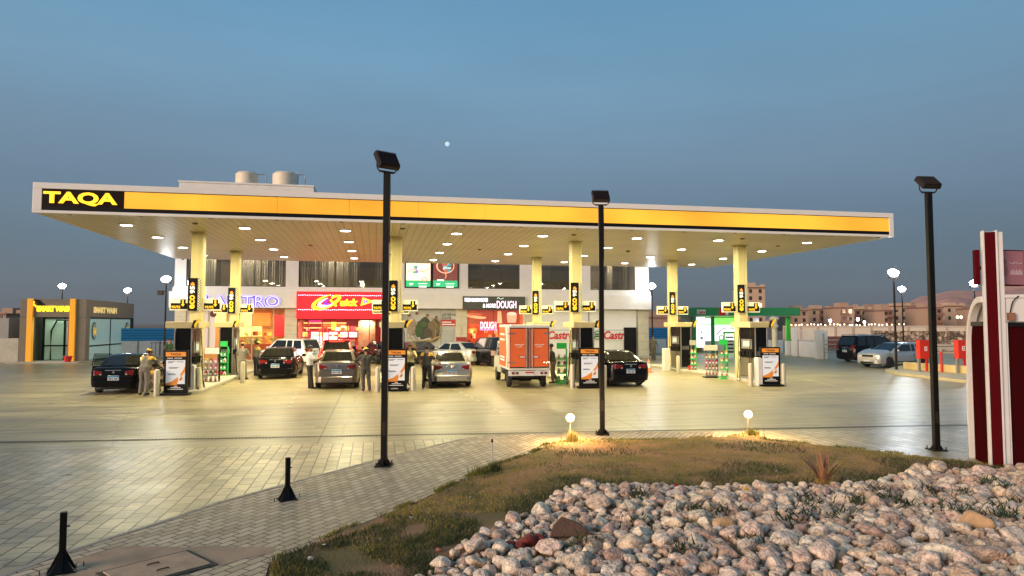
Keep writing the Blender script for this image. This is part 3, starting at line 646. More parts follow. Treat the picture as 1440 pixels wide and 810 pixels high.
for i in range(26): x = fx(322)+ (fx(385)-fx(322))*random.random(); h = random.uniform(.1,.4); w_ = random.uniform(.04,.16); z = random.choice([1.15,1.15,1.75]); mb = MB(); mb.box(x-w_, x+w_, FY+2.3, FY+2.6, z, z+h); mb.build('goods', GM[i%4], bld)
mb = MB(); y = FY+.131
x0, z1 = W(262,441,FY); x1, z0 = W(303,475,FY); mb.add([(fx(262)+.04,y,1.0),(fx(303),y,1.0),(fx(303),y,ZB0-.05),(fx(262)+.04,y,ZB0-.05)], [(0,1,2,3)]); mb.build('frosted_film', mat('frosted_film', (.60,.52,.50), .6, emit=(1,.8,.7), es=.12), f)
mb = MB(); x_, z_ = W(299.5, 441.5, FY); mb.cyl((x_,FY+.10,z_), (x_,FY+.125,z_), .22, n=20); mb.build('round_sticker', mat('sticker_brown', (.12,.03,.02), .5), f)
for i in range(7):
    x_, z_ = W(362+(i%3)*9+(i//3)*4, 488-(i//3)*5, FY); mb = MB()
    mb.tube([(x_+.18*math.cos(t), FY+.115, z_+.13*math.sin(t*1.0)) for t in [k*PI/5 for k in range(11)]], .018, 5, 1); mb.build('window_drawing', mat('drawing_red', (.5,.05,.02), .5), f)
neonb = emi('halo_blue', (.55,.50,1), 1.25); neonw = mat('letter_blue', (.12,.08,.6), .4, emit=(.05,.02,.40), es=.6)
cx0, cx1 = fx(262), fx(395); zz0, zz1 = fz(350,431.5), fz(350,416)
text('CILANTRO', cx0-.03, cx1+.03, zz0-.03, zz1+.03, FY-.357, neonb, bld, bold=.075, name='letter_halo', depth=.01)
text('CILANTRO', cx0, cx1, zz0, zz1, FY-.37, neonw, bld, bold=.045, name='sign_lettering', depth=.05)
text('CILANTRO', cx0+.03, cx1-.03, zz0+.03, zz1-.03, FY-.43, emi('letter_core', (.7,.66,1), .8), bld, bold=-.012, name='letter_core', depth=.01)
# quick shop
qx0, qx1 = fx(418), fx(549); qz0, qz1 = fz(470,448.5), fz(470,411)
mb = MB(); mb.box(qx0, qx1, FY-.55, FY-.352, qz0, qz1+.02); mb.box(qx0, qx1, FY-.352, FY, qz0, ZB0-.004)
mb.build('red_sign_box', mat('red_sign', (.55,.005,.02), .4, emit=(.85,.008,.035), es=.42), bld, bevel=.01)
bulb = emi('pink_bulb', (1,.45,.62), 7)
mb = MB()
for i in range(44):
    for pt in (415.8, 436): x = qx0+.15+(qx1-qx0-.3)*i/43; z = fz(470, pt)+random.uniform(-.02,.02); mb.ell((x, FY-.575, z), (.026,.02,.026), 6, 5)
mb.build('bulb_row', bulb, bld)
qy = emi('quick_yellow', (1,.66,.03), 1.3); yq = FY-.56
z0 = fz(490,431)
text('uick', fx(478.5), fx(504), z0, fz(490,420.5), yq, qy, bld, bold=.06, name='sign_lettering', depth=.05, shear=.2)
mb = MB(); cxq, czq = fx(461), fz(461,424)
def ringseg(cx, cz, rx, rz, t0, t1, w0, w1, y, rot=0, n=26):
    m = MB(); c, s = math.cos(rot), math.sin(rot)
    for i in range(n+1):
        t = t0+(t1-t0)*i/n; ww = w0+(w1-w0)*math.sin(PI*i/n)
        for q in (1, -1):
            x = (rx+ww*q)*math.cos(t); z = (rz+ww*q*.8)*math.sin(t)
            for yy in (y, y-.05): m.v.append((cx+x*c-z*s, yy, cz+x*s+z*c))
    for i in range(n):
        a = 4*i; b = a+4; m.f += [(a+1,b+1,b+3,a+3),(a,a+2,b+2,b),(a,b,b+1,a+1),(a+2,a+3,b+3,b+2)]; m.m += [0]*4
    return m
ringseg(cxq, czq, .98, .36, R(70), R(330), .03, .16, yq, R(22)).build('swoosh_letter', qy, bld)
ringseg(cxq+.12, czq, .70, .24, R(90), R(300), .02, .12, yq-.01, R(22)).build('swoosh_white', emi('sw_white', (1,.9,1), 1.2), bld)
ringseg(cxq+.30, czq+.03, .48, .17, R(100), R(280), .02, .10, yq-.02, R(22)).build('swoosh_violet', emi('sw_violet', (.25,.03,.6), 1), bld)
mb = MB(); mb.tube([(fx(467),yq-.04,fz(467,419.5)),(fx(472),yq-.04,fz(472,417)),(fx(479),yq-.04,fz(479,417.5)),(fx(477),yq-.04,fz(477,421)),(fx(472),yq-.04,fz(470,425)),(fx(468),yq-.04,fz(470,426))], .10, 6, 4); mb.build('letter_bow', qy, bld)
mb = MB(); mb.tube([(fx(465),yq-.04,fz(465,422)),(fx(474),yq-.04,fz(474,431))], .09, 6, 1); mb.build('letter_stroke', qy, bld)
mb = MB(); mb.prism([(fx(507),fz(507,430.5)),(fx(510),fz(507,418.5)),(fx(527),fz(527,424.5))], yq-.05, yq, 'y'); mb.build('flag', qy, bld)
text('24', fx(510.5), fx(517.5), fz(510,427), fz(510,421.5), yq-.055, mat('violet_ink', (.2,.1,.6), .5, emit=(.2,.1,.7), es=.6), bld, bold=.05, name='number')
qw = mat('quick_wall', (.50,.02,.02), .6, var=.2, vs=1)
room(418, 536, qw, floor_t, 5, qz0); f = pane(418, 536, .05, qz0, (.13,.30,.60,.86), mat('red_frame', (.5,.02,.02), .4), GL)
for px in (440, 475, 515): lamp('shop_lamp', 'AREA', (fx(px), FY+2.2, qz0-.12), 120, (1,.72,.48), .8)
wallbits([('lit_board',E_cool,438,448,467,485),('lit_board',E_cool,450,461,468,490),('lit_board',E_cool,463,474,467,488),('lit_board',E_cool,479,489,467,474),('lit_board',E_cool,491,502,467,474),('lit_board',E_warm,507,512,470,480),('lit_board',E_warm,516,520,470,478),('yellow_stripe',E_warm,418,487,453.6,455),('yellow_stripe',E_warm,418,487,460.5,461.6),('pink_screen',emi('pink_screen',(.8,.03,.25),.8),434,452,449.5,454),('orange_screen',E_or,452,486,456,459)], FY+4.6)
wallbits([('lit_leaf_sign',emi('leaf_yellow',(1,.8,.05),2.2),466.5,472.5,453,464)], FY+1.2)
mb = MB(); mb.box(fx(503), fx(528), FY+2.4, FY+2.5, .07, qz0); mb.build('tan_partition', mat('tan_partition', (.55,.30,.18), .6, var=.35, vs=2.5), bld)
GM = [emi('ga',(1,.35,.08),.7), emi('gb',(1,.8,.2),.9), mat('gc',(.6,.6,.55),.5), mat('gd',(.6,.03,.02),.5), emi('ge',(1,.1,.15),.6)]
for i in range(46):
    a = random.uniform(421, 500); x = fx(a); z = .3+.45*random.randrange(5); h = random.uniform(.15,.34); w_ = random.uniform(.05,.22); mb = MB(); mb.box(x-w_, x+w_, FY+2.6, FY+2.9, z, z+h); mb.build('shelf_goods', GM[i%5], bld)
# grey service front with door, notice and mural
M_gp = mat('grey_front', (.42,.42,.40), .5, var=.08, vs=1)
mb = MB(); mb.box(fx(549), fx(641), FY+.1, FY+.3, 0, ZB0); mb.build('grey_front', M_gp, bld)
mb = MB(); x = fx(573); mb.box(x-.03, x+.03, FY+.08, FY+.1, 0, ZB0-.1); mb.box(fx(549), fx(641), FY+.06, FY+.1, ZB0-.14, ZB0-.06); mb.box(fx(620)-.03, fx(620)+.03, FY+.08, FY+.1, 0, ZB0-.1); mb.build('front_trim', M_grey, bld)
mb = MB(); mb.box(fx(622), fx(638), FY+.06, FY+.1, .05, 2.15); d_ = mb.build('service_door', mat('service_door', (.36,.37,.36), .5), bld, bevel=.01)
mb = MB(); mb.box(fx(624), fx(624)+.12, FY+.0, FY+.06, 1.05, 1.09); mb.build('handle', M_chrome, d_)
def WB(a, pt, b, pb, y): x0, z1 = W(a, pt, y); x1, z0 = W(b, pb, y); return x0, x1, z0, z1
x0, x1, z0, z1 = WB(620,440,642,449.3,FY); mb = MB(); mb.box(x0, x1, FY+.03, FY+.06, z0, z1); nb = mb.build('notice_board', mat('notice_grey', (.48,.48,.45), .5), bld)
text('LOVE YOUR CAR', x0+.05, x1-.05, z0+.26, z1-.04, FY+.028, M_textd, nb, bold=.02); text('SO DO WE', x0+.05, x0+.75, z0+.02, z0+.22, FY+.028, M_textd, nb, bold=.02)
x0, x1, z0, z1 = WB(620,449.8,642,458,FY); mb = MB(); mb.box(x0, x1, FY+.03, FY+.06, z0, z1); nb2 = mb.build('notice_board', mat('notice_red', (.45,.03,.03), .5), bld)
mb = MB(); mb.box(x0+.08, x0+.75, FY+.022, FY+.03, z1-.2, z1-.13); mb.box(x0+.08, x1-.12, FY+.022, FY+.03, z1-.36, z1-.29); mb.build('print_line', M_printw, nb2)
# mural: engine-like cluster of rings on the front
x_c, z_c = W(597, 462, FY)
mural = [(0,0,.56,.80,(.04,.05,.03)),(-.85,.05,.40,.62,(.30,.24,.18)),(.72,-.05,.52,.72,(.16,.11,.06)),(-.1,.3,.26,.2,(.05,.10,.03)),(.25,-.35,.3,.35,(.07,.055,.035)),(-.45,-.15,.22,.5,(.03,.08,.02))]
for i, (dx, dz, rx, rz, c) in enumerate(mural):
    mb = MB(); n = 22; mb.v = [(x_c+dx+rx*math.cos(2*PI*k/n)*(1+.12*math.sin(3*k)), FY+.096-.004*i, z_c+dz+rz*math.sin(2*PI*k/n)*(1+.1*math.cos(5*k))) for k in range(n)]; mb.f = [tuple(range(n))]; mb.m = [0]; mb.build('mural_patch', mat('mural_%d' % i, c, .5, var=.4, vs=4), bld)
for k in range(10):
    a0 = R(200+k*14); mb = MB(); pts = [(x_c+random.uniform(-.2,.2)+ (1.0+.12*(k%3))*math.cos(a0+t*.5), FY+.070, z_c-.05+(.85+.1*(k%4))*math.sin(a0+t*.5)) for t in range(5)]
    mb.tube(pts, .022, 5, 3); mb.build('mural_stroke', mat('mural_gold' if k%2 else 'mural_dark', (.42,.30,.12) if k%2 else (.04,.04,.03), .5), bld)
mb = MB(); mb.tube([(fx(573)+.1,FY+.07,fz(573,474)),(fx(585),FY+.07,fz(585,479)),(fx(605),FY+.07,fz(600,478)),(fx(619),FY+.07,fz(620,473))], .05, 6, 5); mb.build('mural_stroke', mat('mural_gold2', (.42,.30,.12), .5), bld)
for k,(dx,dz) in enumerate(((-1.1,.95),(-.55,1.1),(.2,.95),(.85,.8))):
    mb = MB(); mb.cyl((x_c+dx,FY+.06,z_c+dz),(x_c+dx,FY+.07,z_c+dz),.12,n=10); mb.build('mural_dot', mat('mural_rust', (.22,.07,.05), .5), bld)
# upper lit posters
def poster(a, b, c1, art):
    x0, x1 = fx(a,390), fx(b,390); z0, z1 = ZW0+.02, fz(a,370)
    mb = MB(); mb.box(x0, x1, FY-.12, FY+.055, z0, z1+.1); r = mb.build('lightbox', M_black, bld)
    e = .07; zg = z0+(z1-z0)*.30
    mb = MB(); mb.box(x0+e, x1-e, FY-.125, FY-.118, zg, z1); mb.build('poster_top', c1, r)
    mb = MB(); mb.box(x0+e, x1-e, FY-.125, FY-.118, z0+e, zg); mb.build('poster_green', emi('poster_green', (.03,.42,.16), .9), r)
    mb = MB(); mb.box(x0+.3, x0+.6, FY-.13, FY-.125, zg-.25, zg-.2); mb.box(x0+.3, x0+.55, FY-.13, FY-.125, zg-.34, zg-.3); mb.box(x1-.95, x1-.3, FY-.13, FY-.125, zg-.25, zg-.2); mb.box(x1-.9, x1-.35, FY-.13, FY-.125, zg-.5, zg-.38); mb.build('poster_print', emi('poster_print', (.8,1,.85), 1), r)
    return r, (x0+x1)/2, zg+(z1-zg)*.55
r, cx_, cz_ = poster(569.5, 606.5, emi('poster_cream', (.90,.72,.58), .95), 0)
for k in range(9):
    mb = MB(); a = random.uniform(-.3,.3); b_ = random.uniform(-.35,.4); mb.box(cx_+a-.1, cx_+a+.1, FY-.130-.002*k, FY-.126-.002*k, cz_+b_-.08, cz_+b_+.08); mb.build('poster_art', emi('art_%d' % (k%3), [(.25,.25,.6),(.9,.9,.95),(.15,.45,.3)][k%3], .7), r)
mb = MB(); mb.tube([(cx_-.75,FY-.13,cz_-.1),(cx_-.3,FY-.13,cz_+.12),(cx_+.3,FY-.13,cz_-.05),(cx_+.75,FY-.13,cz_+.25)], .03, 5, 5); mb.build('poster_swirl', emi('swirl_or', (.95,.4,.2), .8), r)
ringseg(cx_+.45, cz_-.62, .16, .16, 0, 2*PI, .02, .02, FY-.127).build('poster_ring', emi('ring_rd', (.7,.2,.15), .7), r)
r, cx_, cz_ = poster(607.5, 644.5, emi('poster_brown', (.16,.045,.035), .9), 0)
ringseg(cx_, cz_+.35, .62, .5, 0, 2*PI, .02, .04, FY-.127).build('poster_ring', emi('ring_or', (.95,.45,.25), 1), r)
for k in range(10):
    mb = MB(); a = random.uniform(-.3,.3); b_ = random.uniform(-.1,.7); mb.ell((cx_+a, FY-.14-.003*k, cz_+b_), (random.uniform(.08,.22),.01,random.uniform(.06,.2)), 8, 6); mb.build('poster_art', emi('artb_%d' % (k%3), [(.05,.35,.40),(.4,.75,.7),(.5,.15,.1)][k%3], .7), r)
mb = MB(); mb.tube([(cx_,FY-.13,cz_-.1),(cx_+.05,FY-.13,cz_-.4),(cx_-.02,FY-.13,cz_-.55)], .03, 5, 4); mb.build('poster_swirl', emi('swirl_or', (.95,.4,.2), .8), r)
mb = MB(); mb.box(cx_-.6, cx_-.1, FY-.13, FY-.126, cz_-.72, cz_-.62); mb.build('poster_print', emi('poster_print', (.8,1,.85), 1), r)
# sandwich shop
x0, x1, z0, z1 = WB(651,416.5,738.5,436,FY-.5); mb = MB(); mb.box(x0, x1, FY-.5, FY-.354, z0, z1); sb = mb.build('dark_sign_box', mat('dark_sign', (.05,.05,.045), .4), bld, bevel=.01)
E_w = emi('white_neon', (.92,.90,1), 1.6); E_wp = emi('pink_white_neon', (1,.78,.95), 1.4)
ys = FY-.505
text('FRESH SANDWICHES', W(653,0,ys)[0] if 0 else fx(653.5)*.99, fx(686)*.99, W(670,424.5,ys)[1], W(670,419,ys)[1], ys, E_w, sb, bold=.03, name='lettering')
text('& MORE', fx(679)*.99, fx(697)*.99, W(680,432.5,ys)[1], W(680,427,ys)[1], ys, E_w, sb, bold=.03, name='lettering')
text('DOUGH', fx(698.5)*.99, fx(726)*.99, W(700,433.5,ys)[1], W(700,423,ys)[1], ys, E_wp, sb, bold=.012, name='lettering')
text('BUN', fx(699)*.99, fx(706)*.99, W(700,421.5,ys)[1], W(700,418.5,ys)[1], ys, emi('green_neon', (.6,.9,.6), .8), sb, bold=0, name='lettering') if 0 else None
mb = MB(); mb.tube([(fx(699)*.99,ys-.02,W(700,420,ys)[1]),(fx(701)*.99,ys-.02,W(700,418.6,ys)[1]),(fx(704)*.99,ys-.02,W(700,420.6,ys)[1]),(fx(708)*.99,ys-.02,W(700,419,ys)[1])], .025, 5, 4); mb.build('small_scroll', emi('scroll_green', (.6,.85,.6), .8), sb)
sw = mat('orange_vinyl', (.70,.10,.05), .5, var=.15, vs=1, emit=(1,.10,.04), es=.30)
room(657, 736, mat('sand_wall', (.6,.12,.06), .6), floor_t, 3.5); 
f = pane(657, 731, .05, ZB0-.02, (.5,.82), mat('orange_frame', (.45,.05,.03), .4))
for px in (675, 715): lamp('shop_lamp', 'AREA', (fx(px), FY+1.8, ZB0-.15), 90, (1,.45,.22), .8)
mb = MB(); mb.box(fx(657.5), fx(730.5), FY+.142, FY+.15, 2.55, ZB0-.08); mb.box(fx(705), fx(730.5), FY+.142, FY+.15, 1.5, 2.54); mb.build('orange_film', sw, f)
tan = emi('print_tan', (.85,.40,.20), .7)
x_, z_ = W(670,445,FY); mb = MB(); mb.ell((x_,FY+.08,z_), (.75,.02,.16), 16, 8, Matrix.Rotation(R(8),3,'Y')); mb.build('printed_bun', tan, f)
x_, z_ = W(670,443.5,FY); mb = MB(); mb.tube([(x_-.6,FY+.06,z_+.02),(x_-.2,FY+.06,z_+.04),(x_+.2,FY+.06,z_-.01),(x_+.65,FY+.06,z_-.06)], .05, 6, 4); mb.build('printed_filling', emi('print_red', (.6,.05,.03), .6), f)
x_, z_ = W(720,447,FY); mb = MB(); mb.prism([(x_-.30,z_-.35),(x_+.30,z_-.35),(x_+.38,z_+.20),(x_-.38,z_+.20)], FY+.06, FY+.09, 'y'); mb.build('printed_cup', emi('print_pale', (.9,.35,.22), .75), f)
mb = MB(); mb.ell((x_,FY+.075,z_+.28), (.36,.02,.16), 14, 7); mb.build('printed_lid', emi('print_pale2', (1,.6,.45), .8), f)
x_, z_ = W(703,447,FY); mb = MB(); mb.prism([(x_-.18,z_-.4),(x_+.18,z_-.4),(x_+.1,z_+.5),(x_-.15,z_+.5)], FY+.06, FY+.09, 'y'); mb.build('printed_fries', tan, f)
text('DOUGH', fx(676), fx(698), fz(680,462.5), fz(680,452.5), FY+.06, E_wp, f, bold=.012, name='neon_lettering')
mb = MB(); mb.box(fx(675), fx(700), FY+.07, FY+.09, fz(680,464.5), fz(680,463)); mb.build('neon_bar', emi('pink_bar', (1,.2,.5), 1.4), f)
mb = MB(); mb.box(fx(659), fx(730), FY+1.6, FY+2.2, .07, 1.1); mb.build('counter', mat('counter_orange', (.5,.12,.03), .5), bld)
GM = [emi('sa',(1,.35,.06),.9), emi('sb',(1,.65,.25),1.0), mat('sc_',(.4,.04,.03),.5)]
for i in range(24): a = random.uniform(660,705); x = fx(a); z = random.choice([1.1,1.1,1.5,1.9]); mb = MB(); mb.box(x-.12, x+.12, FY+1.7, FY+1.9, z, z+random.uniform(.15,.4)); mb.build('goods', GM[i%3], bld)
mb = MB(); mb.box(fx(641.5), fx(656.5), FY-.05, FY-.022, .2, fz(650,474)); mb.build('red_base_panel', mat('dark_red_panel', (.28,.02,.02), .5), bld)
x0,x1,z0,z1 = WB(645,459,652,473,FY); mb = MB(); mb.box(x0+.1,x1-.1,FY-.045,FY-.022,z0,z1); q = mb.build('small_notice', M_tile, bld)
mb = MB()
for k in range(4): mb.box(x0+.18, x1-.22, FY-.052, FY-.046, z0+.08+.17*k, z0+.17+.17*k)
mb.build('print_line', mat('notice_ink', (.35,.08,.06), .6), q)
# service bays with white roller doors and oil company name boards
gdoor = bpy.data.materials.new('white_panel_door'); 
mb = MB(); mb.box(fx(750), fx(897), FY+.1, FY+.28, 0, ZB0); mb.build('bay_front', mat('bay_white', (.76,.75,.72), .45, var=.05, vs=1), bld)
mb = MB()
for pxm in (751, 828, 896): x = fx(pxm); mb.box(x-.04, x+.04, FY+.06, FY+.10, 0, ZB0)
for zz in (1.55,): mb.box(fx(751), fx(896), FY+.08, FY+.1, zz-.02, zz+.0)
mb.build('bay_trim', M_grey, bld)
cred = mat('red_letter', (.55,.02,.03), .4); cgr = mat('green_roundel', (.01,.13,.04), .4)
for a, b in ((752, 812), (831, 890)):
    x0, x1, z0, z1 = WB(a, 463.5, b, 478.5, FY+.05); mb = MB(); mb.box(x0, x1, FY+.03, FY+.09, z0, z1); nb = mb.build('name_board', mat('board_white', (.70,.70,.68), .4), bld)
    mb = MB(); mb.box(x0, x1, FY+.024, FY+.030, z1-.05, z1-.02); mb.build('board_line', cgr, nb)
    text('Castrol', x0+(x1-x0)*.30, x1-.05, z0+.08, z1-.10, FY+.028, cred, nb, bold=.035, name='board_lettering', shear=.2)
    xc = x0+.48; zc = (z0+z1)/2-.02; rr = .33
    mb = MB(); mb.cyl((xc,FY+.01,zc),(xc,FY+.03,zc),rr,n=24); ro = mb.build('roundel', mat('roundel_white', (.7,.7,.68), .4), nb)
    ringseg(xc, zc, rr-.03, rr-.03, 0, 2*PI, .035, .035, FY+.01).build('roundel_ring', cgr, ro)
    mb = MB(); mb.box(xc-.2, xc+.2, FY-.04, FY+.0, zc-.14, zc-.02); mb.box(xc-.17, xc+.17, FY-.04, FY+.0, zc+.03, zc+.14); mb.build('roundel_fill', cgr, ro)
x0,x1,z0,z1 = WB(877.5,460.5,894.5,500,FY); mb = MB(); mb.box(x0,x1,FY-.1,FY+.1,.05,z1); mb.build('doorway_black_slab', M_black, bld, bevel=.01)  # solid black slab, its colour stands for the dark inside a doorway
mb = MB(); mb.box(BX0-.6, BX1+1.6, FY-1.1, FY+.0, 0, .14); o = struct(mb, 'pavement', M_conc, bevel=.02)
# small fittings on the band
mb = MB(); x_, z_ = W(893,424,FY-.4); mb.ell((x_, FY-.42, z_), (.07,.05,.07), 10, 8); mb.build('band_lamp', emi('band_lamp', (1,.9,.7), 3), bld)
x_, z_ = W(254,365,FY-.3); mb = MB(); mb.tube([(x_,FY-.06,z_+.2),(x_+.05,FY-.3,z_+.1),(x_+.2,FY-.45,z_)], .06, 6, 3); o = mb.build('security_camera', M_black); tag(o, 'small dark camera at the top left corner of the upper facade', 'camera')
# ================================================================== CAR WASH
WX0, WX1, WY0, WY1, WZ = -23.4, -19.6, 52.0, 61.0, 4.28
WX0 = P(24, 45.6)[0]; WX1 = P(120, 46.6)[0]; WY0 = 51.6
wash = thing('car_wash', 'low grey car wash building with yellow posts and glass sides', 'car wash', ((WX0+WX1)/2, (WY0+WY1)/2, 0))
M_wg = mat('grey_composite', (.20,.175,.135), .55, 0, spec=.2, var=.08, vs=1)
zh = 3.05
mb = MB(); mb.box(WX0, WX1, WY0, WY0+.35, zh, WZ); mb.box(WX1-.35, WX1, WY0+.35, WY1, zh, WZ-.02); mb.box(WX0, WX0+.3, WY0+.35, WY1, zh, WZ-.02); mb.box(WX0+.3, WX1-.35, WY1-.3, WY1, zh, WZ-.02); mb.build('fascia', M_wg, wash, bevel=.02)
mb = MB(); mb.box(WX0+.3, WX1-.35, WY0+.35, WY1-.3, WZ-.5, WZ-.4); mb.build('roof', M_wg, wash)
mb = MB(); mb.box(WX0, WX0+.48, WY0+.02, WY0+.6, 0, zh-.006); mb.build('corner_wall', M_wg, wash, bevel=.02)
mb = MB(); mb.box(WX1-.70, WX1, WY0+.02, WY0+.7, 0, zh-.006); mb.build('corner_wall', M_wg, wash, bevel=.02)
mb = MB(); mb.box(WX0+.003, WX0+.2, WY0+.62, WY1-.01, 0, zh-.006); mb.box(WX0+.21, WX1-.13, WY1-.2, WY1-.01, 0, zh-.006); mb.build('side_wall', M_wg, wash)
mb = MB(); mb.box(WX1-.12, WX1, WY1-.6, WY1, 0, zh-.006); mb.build('corner_wall', M_black, wash)
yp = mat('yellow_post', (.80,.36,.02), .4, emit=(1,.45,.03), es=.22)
for a in (WX0+.48, WX1-.98):
    mb = MB(); mb.box(a, a+.33, WY0-.14, WY0+.15, 0, WZ+.02); mb.build('yellow_post', yp, wash, bevel=.01)
mb = MB(); mb.box(WX1-1.22, WX1-1.0, WY0+.3, WY0+.9, 0, zh); mb.build('orange_post', mat('orange_post', (.45,.10,.02), .5), wash)
text('SMART WASH', WX0+1.02, WX1-.90, 3.42, 3.82, WY0-.003, emi('wash_letter', (1,.70,.02), 1.3), wash, bold=.07, name='sign_lettering', depth=.06)
mb = MB(); mb.tube([(WX0+.85,WY0-.03,4.12),(WX0+.80,WY0-.03,3.95),(WX0+1.0,WY0-.03,3.75),(WX0+1.15,WY0-.03,3.62)], .06, 6, 4); mb.build('logo_bolt', emi('logo_y', (1,.66,.02), 1), wash)
mb = MB(); mb.prism([(WX0+.85,4.18),(WX0+1.15,4.22),(WX0+1.35,3.98),(WX0+1.55,3.86),(WX0+1.25,3.88),(WX0+1.08,3.76),(WX0+1.05,3.98)], WY0-.05, WY0-.002, 'y'); mb.build('logo_dark', M_black, wash)
text('SMART WASH', WY0+1.2, WY0+5.6, 3.36, 3.80, WX1+.002, mat('wash_letter_side', (.7,.55,.2), .4, emit=(1,.75,.25), es=.35), wash, bold=.06, name='sign_lettering', face='+x')
gw = mat('lit_frosted_glass', (.30,.42,.32), .25, emit=(.35,.55,.38), es=.20, var=.12, vs=.4)
mb = MB(); mb.box(WX0+.81, WX1-1.22, WY0+1.6, WY0+1.65, .1, zh); mb.build('glass_screen', gw, wash)
mb = MB(); mb.box(WX1-.10, WX1-.06, WY0+.7, WY1-.6, .1, zh-.05); mb.build('glass_side', mat('side_glass', (.28,.40,.38), .15, emit=(.30,.50,.48), es=.22, var=.12, vs=.4), wash)
mb = MB(); mb.box(WX0+.81, WX1-.98, WY0+1.50, WY0+1.58, 2.95, zh+.2)
for x in (WX0+.83, WX0+2.15, WX1-1.25): mb.box(x-.06, x+.06, WY0+1.5, WY0+1.58, .0, zh)
mb.box(WX0+.8, WX1-1.2, WY0+1.5, WY0+1.56, 1.02, 1.12); mb.build('dark_frame', M_black, wash)
mb = MB(); mb.box(WX1-.055, WX1-.03, WY0+.7, WY1-.6, 1.0, 1.1); mb.box(WX1-.055,WX1-.03,(WY0+WY1)/2-.2,(WY0+WY1)/2-.08,.1,3); mb.box(WX1-.055,WX1-.0,WY0+.7,WY1-.6,2.95,3.048); mb.build('side_rail', M_black, wash)
mb = MB(); mb.tube([(WX0+1.35,WY0+1.4,.1),(WX0+1.35,WY0+1.4,2.1),(WX0+1.7,WY0+1.4,2.85),(WX0+2.9,WY0+1.4,2.88)], .06, 8, 1); mb.build('wash_arch', M_black, wash)
for k, yy in enumerate((WY0+1.5, WY1-1.4)):
    mb = MB(); mb.ell((WX1-.02, yy, 2.1), (.02,.42,.62), 20, 12); r = mb.build('round_badge', M_black, wash)
    mb = MB(); mb.ell((WX1+.0, yy, 2.1), (.02,.34,.53), 20, 12); mb.build('badge_field', mat('badge_field', (.28,.40,.36), .4), r)
    mb = MB(); mb.box(WX1+.0, WX1+.03, yy-.22, yy-.10, 1.8, 2.35); mb.box(WX1+.0, WX1+.03, yy+.10, yy+.22, 1.8, 2.35); mb.box(WX1+.0, WX1+.028, yy-.2, yy+.2, 1.95, 2.1); mb.build('badge_mark', yel, r)
mb = MB(); mb.box(WX0-.1, WX1+.1, WY0-1.4, WY0+1.4, 0, .06); struct(mb, 'pavement', M_conc)
lamp('wash_lamp', 'AREA', ((WX0+WX1)/2, WY0+1.0, zh+.5), 40, (.8,1,.85), .8)
bx, by = WX1-.75, WY0-.75
t = MB(); t.lathe([(.18,0),(.27,.36),(.29,.36),(.28,.39),(.24,.36),(.16,.03)], (0,0,0), 16); o = t.build('bucket', M_red); o.location = (bx, by, .06); tag(o, 'red bucket standing at the car wash corner post', 'bucket')
# walls left and right of it
def wall(name, label, x0, x1, y, z1, m, th=.2, cat='wall', z0=0):
    mb = MB(); mb.box(x0, x1, y, y+th, z0, z1); o = mb.build(name, m, bevel=.01); tag(o, label, cat); return o
Mwl = groundmat('painted_blockwork', (.50,.46,.37), (.52,.48,.39), (.30,.27,.2), .6, .3, .01, rough=(.6,.8), stain=.2, bump=.4)
wall('boundary_wall', 'low cream boundary wall at the left edge beside the car wash', P(-60,46)[0], WX0-.1, WY0+.2, 1.62, mat('blockwork_cream', (.48,.45,.37), .7, var=.2, vs=2, bump=.3, bs=8))
mb = MB(); mb.box(P(10,48)[0], P(25,48)[0], WY0+1.2, WY0+4, 0, 2.98); hut = mb.build('hut', mat('hut_grey', (.34,.33,.30), .6, var=.1), bevel=.02); tag(hut, 'small grey plant room left of the car wash', 'hut')
blue = bpy.data.materials.new('blue_corrugated'); blue.use_nodes = True; b = blue.node_tree.nodes['Principled BSDF']; b.inputs['Base Color'].default_value = (.02,.20,.42,1); b.inputs['Roughness'].default_value = .35
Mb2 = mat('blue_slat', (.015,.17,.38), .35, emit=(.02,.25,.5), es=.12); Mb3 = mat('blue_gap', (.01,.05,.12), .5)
def bluefence(label, xa, xb, y):
    t = thing('blue_fence', label, 'fence', ((xa+xb)/2, y, 0)); z0, z1 = 1.25, 2.25
    mb = MB(); mb.box(xa, xb, y, y+.04, z0, z1); mb.build('sheet', Mb3, t)
    mb = MB(); k = 5
    for i in range(k): a = z0+(z1-z0)*i/k; mb.prism([(y-.004,a+.02),(y-.06,a+.05),(y-.06,a+(z1-z0)/k-.05),(y-.004,a+(z1-z0)/k-.02)], xa, xb, 'x')
    mb.build('blue_slats', Mb2, t)
    mb = MB(); mb.box(xa, xb, y-.08, y+.12, 0, z0-.003); mb.build('plinth', mat('plinth_white', (.75,.75,.76), .6, var=.12), t)
    mb = MB(); x = xa+.1
    while x < xb: mb.box(x-.05, x+.05, y-.12, y-.082, .1, z0); x += 1.6
    mb.build('plinth_fin', M_grey, t)
bluefence('blue corrugated fence on a white plinth between car wash and shops', P(186,57)[0], BX0+.2, 58.5)
bluefence('blue corrugated fence on a white plinth right of the shop building', BX1+.1, P(975,59)[0], 57.5)
t = thing('iron_gate', 'black iron gate with a curly top left of the building', 'gate', (-14.6, 57.6, 0)); mb = MB()
for i in range(15): mb.cyl((-17.0+i*.28,57.6,.1), (-17.0+i*.28,57.6,1.15), .018, n=6)
mb.box(-17.1,-13,57.58,57.62,1.1,1.14); mb.build('bars', M_black, t)
